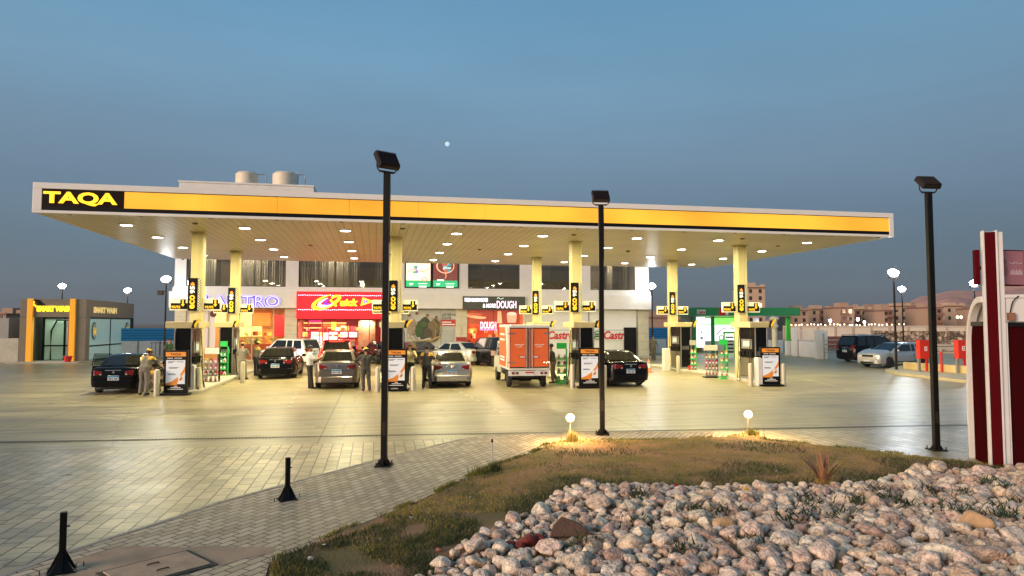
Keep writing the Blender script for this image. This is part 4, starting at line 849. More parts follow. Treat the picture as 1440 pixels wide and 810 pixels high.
# far long building seen right of the shops
# ================================================================== OIL SHOP (green)
ogx0, ogx1 = P(972,61)[0], P(1119,61)[0]
gy = P(1045,61)[1]; ox = P(1045,61)[0]
ang = -YAW*.25
osr = thing('oil_change_shop', 'green roofed oil change shop with lit white panels', 'shop', (ox, gy, 0), -R(6))
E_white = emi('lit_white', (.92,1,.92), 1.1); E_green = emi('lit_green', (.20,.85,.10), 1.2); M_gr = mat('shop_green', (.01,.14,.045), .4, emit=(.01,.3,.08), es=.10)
s_ = 61/960.
def ob(nm, m, pa, pb, zt, zb_, y0, y1, bv=0, par=None):
    mb = MB(); mb.box((pa-1045)*s_, (pb-1045)*s_, y0, y1, zb_, zt); return mb.build(nm, m, par or osr, world=False, bevel=bv)
zz = lambda py: ZP(py, 61)
ob('canopy', M_gr, 968, 1119, zz(433), zz(444), -1.2, 3.5, .02)
ob('canopy_underside', M_white, 972, 1115, zz(444)-.003, zz(444)-.05, -1.1, 3.4)
ob('red_panel', M_red, 1002, 1011, zz(433.5), zz(443.5), -1.24, -1.203)
ob('white_panel', M_white, 1011.5, 1015, zz(433.5), zz(443.5), -1.24, -1.203)
cb = ob('name_plate', M_white, 971, 983, zz(436), zz(442), -1.25, -1.203)
text('Castrol', (972-1045)*s_, (982-1045)*s_, zz(441.3), zz(437), -1.256, cred, cb, bold=.04, world=False)
ob('back_wall', mat('shop_backwall', (.40,.42,.38), .6), 972, 1070, zz(444)-.06, 0, 3.0, 3.2)
ob('green_lightbox', E_green, 1003, 1068, zz(447), zz(456), 2.7, 2.95)
ob('white_wedge', E_white, 1003, 1020, zz(447), zz(455.5), 2.66, 2.69)
mural_o = ob('lit_mural', E_white, 1003, 1068, zz(457), zz(480), 2.7, 2.95)
# car drawing on the lit mural
cd = mat('car_print_grey', (.25,.25,.24), .5, emit=(.3,.3,.3), es=.4); mb = MB(); cxm = (1040-1045)*s_; zc = zz(470)
mb.tube([(cxm-1.1,2.66,zc-.15),(cxm-.9,2.66,zc+.15),(cxm-.4,2.66,zc+.5),(cxm+.5,2.66,zc+.5),(cxm+1.0,2.66,zc+.15),(cxm+1.3,2.66,zc+.05),(cxm+1.35,2.66,zc-.3)], .05, 6, 4); mb.tube([(cxm-.9,2.66,zc+.12),(cxm+.2,2.66,zc+.08),(cxm+1.1,2.66,zc+.1)], .035, 6, 3); mb.build('car_outline', cd, mural_o, world=False)
for dx in (-.65, .8): ringseg(cxm+dx, zc-.35, .22, .2, 0, 2*PI, .05, .05, 2.66).build('wheel_drawing', cd, mural_o, world=False)
mb = MB(); mb.box((1002-1045)*s_, (1030-1045)*s_, 1.8, 2.2, 0, 1.0); mb.build('counter', mat('steel_counter', (.4,.42,.4), .4, .3), osr, world=False)
lp_ = ob('lit_pylon', E_white, 975.5, 985.5, zz(446), zz(488), -.6, -.2)
mb = MB(); xx = (980.5-1045)*s_
for zc_, rr in ((zz(467),.09),(zz(475),.13)): mb.cyl((xx,-.63,zc_),(xx,-.61,zc_),rr,n=12)
for k in range(3): mb.box(xx-.24, xx+.24, -.625, -.603, zz(449+3*k), zz(448+3*k))
mb.build('pylon_print', cd, lp_, world=False)
ob('column', M_gr, 996, 1000, zz(444)-.06, 0, -.5, -.25); ob('column', mat('leaf_green_post', (.06,.42,.04), .4), 1104.5, 1110, zz(444)-.06, 0, -.5, -.25); ob('column', M_gr, 970, 973, zz(444)-.06, 0, -.5, -.25); ob('column_base', M_gr, 1103, 1111, 1.0, 0, -.6, -.15)
sh = ob('shelf_unit', mat('shelf_wood', (.35,.2,.08), .6), 986, 1000, zz(446), .1, 2.6, 2.9)
GM = [mat('can_gold', (.7,.45,.08), .4, emit=(1,.6,.1), es=.2), mat('can_green', (.08,.3,.1), .4), mat('can_red', (.5,.05,.03), .4)]
for r_ in range(6):
    for c_ in range(7): x = (987+c_*1.8-1045)*s_; z = .5+r_*.45; mb = MB(); mb.box(x, x+.09, 2.35, 2.55, z, z+.28); mb.build('shelf_goods', GM[(r_+c_)%3], sh, world=False)
ob('notice_panel', mat('pale_notice', (.55,.48,.55), .5, emit=(.8,.7,.8), es=.25), 1067, 1075, zz(447), zz(460), 1.0, 1.05)
tf = thing('tool_frame', 'green framed lifting gate with black bars outside the oil shop', 'frame', (P(1027,52)[0], P(1027,52)[1], 0), -YAW)
mb = MB(); mb.box(-.55,.35,0,.05,1.85,2.0); mb.box(-.55,-.45,0,.05,0,1.85); mb.box(.25,.35,0,.05,0,1.85); mb.build('frame', mat('leaf_green_post', (.06,.42,.04), .4), tf, world=False)
mb = MB()
for k in range(5): mb.box(-.4,.2,.01,.04,.4+.28*k,.52+.28*k)
mb.build('bars', M_black, tf, world=False)
for px in (1018, 1045, 1078): lamp('oil_shop_lamp', 'AREA', (*P(px, 61.5)[:2], zz(444)-.15), 28, (.9,1,.85), .5)
# ================================================================== RIGHT-HAND WALLS, RAILINGS
def seg_wall(name, label, a, b, z0, z1, th, m, cat='wall', bv=.01, group=None):
    a = Vector(a); b = Vector(b); d = b-a; L = d.length; rz = math.atan2(d.y, d.x); mb = MB(); mb.box(0, L, 0, th, z0, z1); o = mb.build(name, m, bevel=bv); o.location = (a.x, a.y, 0); o.rotation_euler[2] = rz; tag(o, label, cat, group); return o, L, rz
Mww = mat('white_wall', (.78,.75,.72), .6, var=.12, vs=.8)
a, b = P(1111,56)[:2], P(1147,52.5)[:2]
seg_wall('low_wall', 'low white wall with a railing right of the green shop', a, b, 0, ZP(480,54), .25, Mww)
a2, b2 = P(1066,60)[:2], P(1100,60)[:2]
seg_wall('low_wall', 'low white wall behind the green shop posts', a2, b2, 0, ZP(478,60), .25, Mww)
t = thing('railing', 'thin white railing on top of the low wall by the gate', 'railing', (*a, ZP(480,54))); t.rotation_euler[2] = math.atan2(b[1]-a[1], b[0]-a[0]); L = math.dist(a, b); hh = ZP(465,54)-ZP(480,54)
mb = MB()
for i in range(int(L/.16)): mb.cyl((i*.16+.05,.12,0),(i*.16+.05,.12,hh), .014, n=5)
mb.build('bars', M_white, t, world=False); mb = MB(); mb.box(0,L,.1,.14,hh-.04,hh); mb.box(0,L,.1,.14,.08,.12); mb.build('rail', M_white, t, world=False)
for px, fw, zt_, l, wd in ((1117,55,ZP(461,55),'slim white gate post above the low wall by the green shop',.28),(1154,50.5,ZP(464,50.5),'thick white gate pier right of the low wall',.80),(1076,59,ZP(462,59),'slim white post seen between the green shop posts',.2),(1090,59,ZP(466,59),'short white post just left of the green shop right post',.18)):
    mb = MB(); mb.box(-wd/2, wd/2, -.15, .25, 0, zt_); o = mb.build('gate_post', Mww, bevel=.02); o.location = P(px, fw); o.rotation_euler[2] = -YAW; tag(o, l, 'post')
t = thing('metal_gate', 'open grey metal gate with horizontal bars beside the gate pier', 'gate', P(1157,49.8), -YAW); mb = MB()
mb.cyl((0,0,0),(0,0,1.9),.06,n=8); mb.cyl((2.6,1.2,0),(2.6,1.2,1.5),.05,n=8)
for z in (.5,.8,1.1,1.4): mb.cyl((0,0,z),(2.6,1.2,z),.03,n=6)
mb.build('bars', M_grey, t, world=False)
t = thing('vent_stack', 'white standing vent pipe with a bulged head behind the rightmost pump', 'pipe', P(1088.5,44), 0); mb = MB(); mb.lathe([(.17,0),(.17,2.3),(.24,2.35),(.24,2.5),(.17,2.55),(.17,2.8),(.30,2.9),(.30,3.0),(.1,3.1)], (0,0,0), 14); mb.build('pipe', mat('pipe_white', (.5,.47,.40), .5), t, world=False, smooth=True)
# long panelled boundary wall
a, b = P(1100,112)[:2], P(1440,100)[:2]
Mp = mat('precast_panel', (.60,.52,.42), .8, var=.12, vs=.3)
o, L, rz = seg_wall('perimeter_wall', 'long cream panelled perimeter wall across the background on the right', a, b, 0, ZP(460,106), .2, Mp)
mb = MB(); k = 0; x = 0
while x < L: mb.box(x, x+.28, -.14, -.002, 0, ZP(459,106)); x += 2.55
q = mb.build('pilaster', mat('pilaster_tone', (.42,.33,.25), .8), o, world=False)
mb = MB(); mb.box(0, L, -.12, .3, ZP(460,106)+.003, ZP(459,106)+.1); mb.build('coping', mat('coping_tone', (.5,.42,.34), .8), o, world=False)
# festoon lights above the wall
e_b = [emi('string_warm', (1,.60,.30), 5), emi('string_white', (1,.92,.85), 5)]
fm = [MB().ell((0,0,0),(.11,.11,.11),8,6).build('wall_light', e, smooth=True) for e in e_b]
random.seed(5)
for i in range(30):
    px = 1112+i*5.4+random.uniform(-1.5,1.5); fw = 113; 
    o = fm[i%2] if i < 2 else dup(fm[i%2]); o.location = (*P(px, fw)[:2], ZP(456.6+random.uniform(-.7,.7), fw))
    tag(o, 'tiny lit bulb in the row above the far cream wall', 'light', 'row of bulbs above the perimeter wall')
# rubble wall
rub = bpy.data.materials.new('rubble_stone'); rub.use_nodes = True; nt = rub.node_tree; b_ = nt.nodes['Principled BSDF']; g = nt.nodes.new('ShaderNodeNewGeometry'); v = nt.nodes.new('ShaderNodeTexVoronoi'); v.inputs['Scale'].default_value = 2.6
nt.links.new(g.outputs['Position'], v.inputs['Vector']); cr = nt.nodes.new('ShaderNodeValToRGB'); cr.color_ramp.elements[0].color = (.09,.055,.035,1); cr.color_ramp.elements[1].color = (.50,.38,.27,1); sp = nt.nodes.new('ShaderNodeSeparateColor'); nt.links.new(v.outputs['Color'], sp.inputs[0]); nt.links.new(sp.outputs[0], cr.inputs[0])
v2 = nt.nodes.new('ShaderNodeTexVoronoi'); v2.feature = 'DISTANCE_TO_EDGE'; v2.inputs['Scale'].default_value = 2.6; nt.links.new(g.outputs['Position'], v2.inputs['Vector']); m_ = nt.nodes.new('ShaderNodeMapRange'); m_.inputs[2].default_value = .07; m_.inputs[3].default_value = .15; nt.links.new(v2.outputs['Distance'], m_.inputs[0])
mx = nt.nodes.new('ShaderNodeMix'); mx.data_type = 'RGBA'; mx.blend_type = 'MULTIPLY'; mx.inputs['Factor'].default_value = 1; nt.links.new(cr.outputs[0], mx.inputs[6]); nt.links.new(m_.outputs[0], mx.inputs[7]); nt.links.new(mx.outputs[2], b_.inputs['Base Color']); b_.inputs['Roughness'].default_value = .9
bp = nt.nodes.new('ShaderNodeBump'); bp.inputs['Distance'].default_value = .1; nt.links.new(m_.outputs[0], bp.inputs['Height']); nt.links.new(bp.outputs[0], b_.inputs['Normal'])
seg_wall('rubble_wall', 'dark rubble stone wall behind the silver car on the right', P(1224,82)[:2], P(1420,74)[:2], 0, ZP(465.5,78), .5, rub)
seg_wall('low_brick_wall', 'low rusty red wall just behind the dark off-roader', P(1158,70)[:2], P(1230,70)[:2], 0, ZP(473,70), .3, mat('red_earth_wall', (.24,.09,.06), .9, var=.4, vs=.9))
seg_wall('ledge_wall', 'pale low ledge below the rubble wall', P(1236,62)[:2], P(1420,58)[:2], 0, ZP(484,60), .4, mat('ledge_tone', (.42,.35,.27), .8, var=.2, vs=1))
t = thing('guard_rail', 'horizontal pipe guard rail behind the parked silver car', 'rail', P(1225,50), -YAW); mb = MB()
for z in (.6,.95,1.3): mb.cyl((0,0,z),(10,0,z),.03,n=6)
for i in range(6): mb.cyl((i*2,0,0),(i*2,0,1.35),.035,n=6)
mb.build('rails', mat('rail_brown', (.16,.12,.09), .6), t, world=False)
# kerb with yellow face on the right
c_in = [G(*p) for p in [(1245,523),(1262,528),(1300,532),(1358,539),(1500,552)]]; c_out = [G(*p) for p in [(1268,516),(1300,519),(1400,527),(1540,535)]]
mb = MB(); mb.prism(c_in+c_out[::-1], 0, .14, 'z'); struct(mb, 'pavement', mat('kerb_yellowish', (.42,.36,.22), .7, var=.25, vs=3), bevel=.02)
a, b = G(1270,519,.14), G(1420,530,.14); seg_wall('planter_kerb', 'low yellow painted kerb wall under the red hose cabinets', a, b, .14, .52, .2, mat('kerb_yellow', (.52,.40,.17), .6, var=.2, vs=2))
# fire hose cabinets
def cabinet(px, py, l, wpx):
    x, y = G(px, py); fw = x*SN+y*CS; t = thing('hose_cabinet', l, 'fire cabinet', (x, y, .14), -YAW+R(10), 'red fire hose cabinets'); s = fw/960
    z0 = ZP(504,fw)-.14; z1 = ZP(478,fw)-.14; w_ = wpx*s/2
    mb = MB(); mb.box(-w_, w_, -.12, .14, z0, z1); mb.build('cabinet', mat('cabinet_red', (.60,.03,.015), .45, var=.08, vs=3), t, world=False, bevel=.012)
    mb = MB(); mb.box(-.10,.06,-.126,-.12,z0+.40,z0+.62); pl = mb.build('hose_sticker', M_printw, t, world=False); mb = MB(); mb.box(-.07,.0,-.130,-.1265,z0+.44,z0+.5); mb.box(-.05,.03,-.130,-.1265,z0+.52,z0+.57); mb.build('print', M_red, pl, world=False)
    mb = MB(); mb.box(w_-.07, w_-.04, -.14, -.12, z0+.35, z0+.5); mb.build('latch', M_grey, t, world=False)
    mb = MB(); mb.box(.05,.14,-.06,.03,0,z0); mb.build('post', M_red, t, world=False)
    mb = MB(); mb.box(-w_+.02,-w_+.14,-.0,.1,0,z0); mb.build('back_post', M_grey, t, world=False)
cabinet(1301, 526, 'red fire hose cabinet on a post, just left of the tall right lamp pole', 20)
cabinet(1354, 529, 'red fire hose cabinet on a post, beside the burgundy kiosk', 18)
t = thing('fire_hydrant', 'slim red hydrant standpipe between the two red cabinets', 'hydrant', (*G(1324.5,527),.14)); mb = MB(); mb.lathe([(.09,0),(.06,.03),(.055,.95),(.07,1.0),(.04,1.05)], (0,0,0), 12); mb.build('standpipe', M_red, t, world=False, smooth=True)
mb = MB(); mb.cyl((0,0,1.05),(0,0,1.15),.05); mb.cyl((-.02,0,1.10),(.16,-.05,1.13),.05); mb.build('outlet', M_grey, t, world=False)
# ================================================================== DISTANT TOWN
winm = mat('far_window', (.035,.025,.02), .5); roofm = mat('roof_tone', (.22,.12,.085), .9)
winl = emi('far_window_lit', (1,.75,.45), 1.6)
wmesh = None
def apartment(pa, pb, pt, fw, label, lit=0, tone=0, z0=0, storeys=3, name='apartment_block'):
    s = fw/960; x, y, _ = P((pa+pb)/2, fw); wd = (pb-pa)*s; h = ZP(pt, fw)
    t = thing(name, label, 'building', (x, y, z0), -YAW, 'distant apartment blocks')
    mc = mat('far_wall_%d' % tone, [(.38,.25,.17),(.50,.35,.24),(.30,.20,.15)][tone], .9, var=.1, vs=.05)
    mb = MB(); mb.box(-wd/2, wd/2, 0, 14, 0, h-z0); mb.build('wall', mc, t, world=False)
    mb = MB(); mb.box(-wd/2-.3, wd/2+.3, -.3, 14.3, h-z0+.01, h-z0+.5); r = mb.build('roof', roofm, t, world=False)
    mb = MB(); q0 = -wd*random.uniform(.0,.35); mb.box(q0, q0+3.2, 3, 8, h-z0+.5, h-z0+random.uniform(1.4,2.6)); mb.box(q0+5, q0+6.2, 2, 3.5, h-z0+.5, h-z0+1.5); mb.box(-wd/2, wd/2, -.2, 0, h-z0+.5, h-z0+.9); mb.build('stair_house', mc, r, world=False)
    sh_ = (h-z0)/storeys; nx = max(2, int(wd/3.4)); w0 = None
    for i in range(nx):
        if (i*7+int(pa)) % 4 == 2:
            mb = MB()
            for k in range(storeys): xx = -wd/2+(i+.5)*wd/nx; mb.box(xx-1.4, xx+1.4, -1.0, -.05, k*sh_+.1, k*sh_+1.1); mb.box(xx-1.2, xx+1.2, -.06, -.02, k*sh_+1.2, k*sh_+2.5)
            mb.build('balcony', roofm, t, world=False)
        for k in range(storeys):
            xx = -wd/2+(i+.5)*wd/nx; zz_ = (k+.35)*sh_
            if zz_ < 3: continue
            if w0 is None: mb = MB(); mb.box(-.5,.5,-.06,.02,0,1.35); w0 = mb.build('window', winm, t, world=False); c = w0
            else: c = w0.copy(); col.objects.link(c)
            if random.random() < .08 and c is not w0: c.data = c.data.copy(); c.data.materials[0] = winl
            c.location = (xx, 0, zz_)
random.seed(11)
apts = [(1113,1136,431),(1139,1162,429.5),(1165,1180,431),(1182,1200,427),(1202,1218,430),(1220,1240,428),(1243,1254,431),(1256,1275,425),(1277,1300,426),(1303,1326,427),(1329,1352,425),(1354,1376,427.5),(1380,1400,428),(1404,1440,429)]
desc = ['tan block right of the green canopy','tan block with dark balconies left in the far town','narrow far block before the lit lamp','far block under the tallest roof line','far block by the bright white lamp','wide far block left of the lamp posts','narrow low far block left of the near lamp posts','far block directly behind the near lamp posts','far block just left of the right pole','far block right behind the right pole','long far block above the red cabinets','far block right of the hydrant','far block left of the kiosk pillar','far block behind the kiosk']
for i, (a, b, t_) in enumerate(apts): apartment(a, b, t_+6.5, 250+(i%3)*22, desc[i], tone=i%3)
apartment(1049, 1076, 405.5, 240, 'tall pale round-cornered tower rising behind the rightmost canopy column', tone=1, storeys=6, name='tower_block')
apartment(-20, 9, 443, 200, 'low tan block at the left edge of the picture', tone=0); apartment(913, 945, 448, 170, 'long low dark building right of the shops above the blue fence', tone=2, storeys=2); apartment(948, 975, 452, 190, 'low block behind the back pump near the green shop', tone=2, storeys=2)
for px, py, c, nm in ((1167,451,emi('far_blue',(.75,.65,1),16),'pale violet'),(1206,449,emi('far_white',(1,1,1),26),'bright white'),(1346,446,e_b[0],'warm'),(1351,446,e_b[0],'small warm'),(1215,453,e_b[1],'faint white')):
    mb = MB(); mb.ell((0,0,0),(.55,.3,.55),10,8); o = mb.build('far_lamp', c, smooth=True); o.location = (*P(px,245)[:2], ZP(py,245)); tag(o, nm+' street light shining in the far town', 'light')
# hills
def hill(name, pts, fw, m, depth=900):
    n = 160; mb = MB(); pa, pb = pts[0][0], pts[-1][0]; rows = 26
    def top(px):
        for (a, ya), (b, yb) in zip(pts, pts[1:]):
            if a <= px <= b: t = (px-a)/(b-a); t = t*t*(3-2*t)*.5+t*.5; return ya+(yb-ya)*t
        return 470
    for j in range(rows):
        q = j/(rows-1)
        for i in range(n+1):
            px = pa+(pb-pa)*i/n; f0 = fw+depth*(q-1)*.9; x, y, _ = P(px, fw); x *= (f0/fw); y *= (f0/fw)
            zt_ = max(0, ZP(top(px), fw)); h = zt_*(q**1.35); h += noise.fractal(Vector((x*.006, y*.006, 1.3)), 1, 2, 6)*30*min(1, zt_/60)*(1-.55*q)
            mb.v.append((x, y, max(-2, h)))
    for j in range(rows-1):
        for i in range(n): a = j*(n+1)+i; mb.f.append((a, a+1, a+n+2, a+n+1)); mb.m.append(0)
    return struct(mb, name, m, smooth=True, angle=180)
hm = mat('desert_hill', (.58,.27,.17), .95, var=.4, vs=.02, bump=.5, bs=.05)
hill('hill', [(1215,462),(1262,434),(1300,414),(1335,405),(1352,405.5),(1375,409),(1405,402),(1440,399),(1560,396),(1700,430)], 1900, hm, 1100)
hill('hill', [(1050,458),(1110,440),(1150,433),(1185,430),(1210,431),(1250,427),(1300,430),(1400,440),(1500,455)], 2300, hm, 900)
# ================================================================== EVENING HAZE
hz = bpy.data.materials.new('evening_haze'); hz.use_nodes = True; nt = hz.node_tree; nt.nodes.clear()
o_ = nt.nodes.new('ShaderNodeOutputMaterial'); pv = nt.nodes.new('ShaderNodeVolumePrincipled'); pv.inputs['Color'].default_value = (.80,.84,.90,1); pv.inputs['Density'].default_value = HAZE; pv.inputs['Anisotropy'].default_value = .2
nt.links.new(pv.outputs[0], o_.inputs['Volume'])
mb = MB(); mb.box(-2900, 3400, -250, 3300, -3.5, 210); o = mb.build('haze', hz); tag(o, kind='stuff')
# ================================================================== LAMP POLES
Mpole = mat('pole_black', (.006,.0055,.005), .5, var=.3, vs=3, spec=.2)
Mfl = mat('floodlight_bronze', (.03,.02,.016), .5, .2, spec=.3)
def pole_post(t, h, w=.055):
    mb = MB(); mb.box(-w, w, -w, w, .02, h); mb.build('post', Mpole, t, world=False, bevel=.008)
    mb = MB(); mb.box(-.15,.15,-.15,.15,0,.02)
    for sx, sy, a in ((1,0,0),(-1,0,0),(0,1,0),(0,-1,0)):
        if sx: mb.prism([(sx*w,.02),(sx*w,.14),(sx*.14,.02)], -.006, .006, 'y')
        else: mb.prism([(sy*w,.02),(sy*w,.14),(sy*.14,.02)], -.006, .006, 'x')
    for sx in (-1,1):
        for sy in (-1,1): mb.cyl((sx*.12,sy*.12,.02),(sx*.12,sy*.12,.075),.011,n=6)
    mb.build('base_plate', Mpole, t, world=False)
    mb = MB(); mb.box(-.03,.03,-w-.004,-w+.004,.55,.78); mb.cyl((.0,-w-.008,.74),(.0,-w,.74),.006,n=6); mb.build('access_hatch', Mfl, t, world=False)
    mb = MB(); mb.tube([(w+.008,.0,h-.02),(w+.012,0,h-.5),(w+.008,.01,h-1.3)], .007, 5, 3); mb.build('cable', M_rubber, t, world=False)
def floodlight(t, h, ang, tilt, k=1.35):
    mb = MB()
    M_ = Matrix.Translation((0,0,h))@Matrix.Scale(k,4)@Matrix.Translation((0,0,-h))@Matrix.Rotation(ang, 4, 'Z')
    # bracket
    mb.tube([(M_@Vector(p)) for p in [(-.17,0,h+.17),(-.165,0,h+.06),(-.10,0,h+.015),(.10,0,h+.015),(.165,0,h+.06),(.17,0,h+.17)]], .012, 6, 4); mb.box(-.12,.12,-.03,.03,h,h+.022,M_)
    mb.build('bracket', Mfl, t, world=False)
    M2 = M_@Matrix.Translation((0,0,h+.19))@Matrix.Rotation(tilt, 4, 'X')
    mb = MB(); mb.box(-.175,.175,-.15,.15,-.045,.03,M2); hd = mb.build('lamp_head', Mfl, t, world=False, bevel=.012)
    mb = MB()
    for i in range(14): x = -.16+i*.0246; mb.box(x-.004, x+.004, -.14, .14, .03, .06, M2)
    mb.build('cooling_fins', Mfl, t, world=False)
    mb = MB(); mb.box(-.155,.155,-.13,.13,-.052,-.046,M2); mb.build('lens', mat('unlit_lens', (.25,.22,.18), .2), t, world=False)
for (px, py), ptop, lab, a, ti, kk in [((540,655),245,'tallest looking black lamp pole standing left of the picture centre',R(40),R(56),1.2),((847,611),296,'black lamp pole with square floodlight right of the picture centre',R(4),R(48),1.15),((1317,633),271,'black lamp pole near the burgundy kiosk on the right',R(6),R(42),1.15)]:
    x, y = G(px, py, .05 if px < 900 else .01); fw = x*SN+y*CS
    t = thing('lamp_pole', lab, 'lamp pole', (x, y, .052 if px < 900 else .012), -YAW, 'unlit black lamp poles in the foreground'); h = 5.32
    pole_post(t, h); floodlight(t, h, a, ti, kk)
# lit street lamps
glare = mat('street_lamp_glare', (.9,.9,.9), .2, emit=(.90,.97,1), es=70)
def street(px, pt, fw, lab, h=None, pw=220, r=.045, side=0):
    x, y, _ = P(px, fw); z = ZP(pt, fw); t = thing('street_lamp', lab, 'street lamp', (x, y, 0), -YAW, 'lit street lamps round the forecourt')
    mb = MB(); mb.lathe([(.12,0),(.12,.06),(r+.02,.08),(r,z-.28)], (0,0,0), 10); mb.build('post', Mpole, t, world=False, smooth=True)
    mb = MB(); mb.box(-.24,.24,-.05,.14,z-.30,z-.24); mb.box(-.02,.02,-.02,.02,z-.3,z-.1); mb.build('bracket', Mfl, t, world=False)
    M2 = Matrix.Translation((-.02,-.03,z))@Matrix.Rotation(R(62),4,'X')
    mb = MB(); mb.box(-.22,.22,-.17,.17,-.01,.06,M2); mb.build('lamp_head', Mfl, t, world=False, bevel=.01)
    mb = MB(); mb.ell((0,0,0),(.30,.23,.12),16,8); mb.v = [tuple(M2@(Vector(v)+Vector((0,0,-.02)))) for v in mb.v]; mb.build('lens', glare, t, world=False, smooth=True, angle=180)  # glowing dome swollen past the head, its shape imitates the lamp's glare
    lamp('street_light', 'POINT', (x-.14*SN, y-.25, z-.03), pw, (.90,.97,1), .14)
    return t
street(233, 392, 43.5, 'lit street lamp at the left end of the shops beside the canopy', pw=60)
street(87, 402, 58, 'lit street lamp showing over the roof of the car wash front', pw=250)
street(179, 408, 58, 'lit street lamp behind the right rear corner of the car wash', pw=350)
street(917, 402, 51.5, 'lit street lamp at the right end of the shop building', pw=90)
street(1258, 383, 37, 'nearer lit street lamp standing on the yellow kerb on the right', pw=230)
street(1269, 406, 55, 'farther lit street lamp just right of the kerb lamp', pw=400)
street(1371, 398, 47, 'lit street lamp half hidden by the kiosk pillar', pw=400)
x, y, _ = P(226, 43); z = ZP(412, 43); t = thing('flood_lamp_box', 'small dark floodlight box hung beside the street lamp left of the shops', 'floodlight', (x, y, z), -YAW)
mb = MB(); mb.box(-.2,.16,-.1,.1,-.13,.16); mb.build('housing', Mfl, t, world=False, bevel=.02); mb = MB(); mb.box(.16,.36,-.02,.02,.08,.12); mb.build('arm', Mpole, t, world=False)
# low black posts on the sidewalk with gusset feet
for px, py, l in ((87,803,'short black post with gusset foot, nearest at the lower left'),(404,702,'short black post with gusset foot, farther one on the sidewalk edge')):
    x, y = G(px, py, .05); t = thing('short_post', l, 'post', (x, y, .05), R(20), 'short black posts on the sidewalk')
    mb = MB(); mb.box(-.032,.032,-.032,.032,.01,.60); mb.build('post', Mpole, t, world=False, bevel=.004)
    mb = MB(); mb.box(-.13,.13,-.13,.13,0,.012)
    for s in (-1,1): mb.prism([(s*.032,.012),(s*.032,.21),(s*.125,.012)],-.005,.005,'y'); mb.prism([(s*.032,.012),(s*.032,.21),(s*.125,.012)],-.005,.005,'x')
    mb.add([(-.11,-.11,.012),(.11,-.11,.012),(.11,.11,.012),(-.11,.11,.012),(0,0,.17)], [(0,1,4),(1,2,4),(2,3,4),(3,0,4)])
    mb.build('gusset_foot', Mpole, t, world=False)
    mb = MB(); mb.cyl((.03,0,.45),(.06,0,.45),.008,n=6)
    mb.build('hook', Mpole, t, world=False)
    mb = MB()
    for sx, sy in ((.19,.05),(-.19,-.04),(.04,.2)): mb.cyl((sx,sy,-.0),(sx,sy,.05),.006,n=5)
    mb.build('anchor_stub', mat('rust', (.10,.04,.02), .8), t, world=False)
# manhole
x, y = G(222,800,.055); t = thing('manhole_cover', 'dusty rectangular manhole cover with two handles in the sidewalk', 'manhole', (x, y, .052), R(38)); t_m = mat('dusty_concrete', (.42,.29,.18), .85, var=.25, vs=6, bump=.4, bs=20)
mb = MB(); mb.box(-.42,.42,-.30,.30,0,.022); mb.build('cover', t_m, t, world=False, bevel=.006)
mb = MB(); mb.box(-.47,.47,-.35,.35,0,.010); mb.build('rim', mat('rim_dark', (.05,.04,.03), .8), t, world=False)
mb = MB()
for yy in (-.12,.12): mb.tube([(-.06,yy,.02),(-.05,yy,.034),(.05,yy,.034),(.06,yy,.02)], .007, 6, 2)
mb.build('handle', mat('rust', (.10,.04,.02), .8), t, world=False)
x, y = G(215,795); pts = []
for k in range(18): a = 2*PI*k/18; r = 1+.22*math.sin(3*a+1)+.12*math.sin(7*a); pts.append((x+.95*r*math.cos(a)+.1, y+.52*r*math.sin(a)))
o = sheet('dust', pts, .0525, mat('dust_patch', (.40,.275,.17), .9, var=.3, vs=3, bump=.2))
# ================================================================== KIOSK on the right
kb = mat('burgundy_panel', (.075,.003,.005), .7, spec=.03, var=.12, vs=1.5); kbd = mat('burgundy_dark', (.035,.003,.004), .8, spec=.0, var=.12, vs=1.2); kw = mat('kiosk_white', (.62,.60,.58), .45, var=.10, vs=2)
kx, ky, _ = P(1393, 12.45)
kio = thing('kiosk', 'burgundy and white kiosk with curved white roof and tall striped pillar', 'kiosk', (kx, ky, 0), -YAW-R(19))
mb = MB(); mb.box(-.12,-.085,-.10,.02,0,4.30); mb.box(.085,.12,-.10,.02,0,4.30); mb.box(-.085,.085,-.07,.02,0,4.28); mb.box(.121,.21,-.06,.5,0,4.27); mb.build('pillar', kw, kio, world=False, bevel=.006)
mb = MB(); mb.box(-.083,.083,-.095,-.072,.02,4.27); mb.build('pillar_stripe', kb, kio, world=False)
# vaulted shell: profile in y-z pulled along x
prof = []
for k in range(13): a = R(90)*k/12; prof.append((.10+.86*math.sin(a), 2.15+.95*math.cos(a)))
outer = [(-.02,3.10)] + prof + [(1.03,1.0),(1.01,.0)]
inner = [(.89,.0),(.91,1.0)] + [(.10+.74*math.sin(R(90)*(12-k)/12), 2.15+.84*math.cos(R(90)*(12-k)/12)) for k in range(13)] + [(-.02,2.99)]
mb = MB()
n = len(outer); full = outer+inner
for xa, xb in ((-.16,-.04),(1.3,1.4)):
    mb.add([(xa,p[0],p[1]) for p in full]+[(xb,p[0],p[1]) for p in full], [])
    o_ = len(mb.v)-2*len(full); m = len(full)
    for i in range(m): j = (i+1)%m; mb.f.append((o_+i,o_+j,o_+m+j,o_+m+i)); mb.m.append(0)
    for i in range(n-1):
        a, b = i, i+1; c, d = m-1-i-1, m-1-i
        if c >= n-0: mb.f.append((o_+a,o_+b,o_+c,o_+d)); mb.m.append(0); mb.f.append((o_+m+a,o_+m+d,o_+m+c,o_+m+b)); mb.m.append(0)
mb.build('arched_frame', kw, kio, world=False, smooth=True)
mb = MB(); roofp = [(-.02,3.06)]+[(.10+.82*math.sin(R(90)*k/12), 2.15+.90*math.cos(R(90)*k/12)) for k in range(13)]
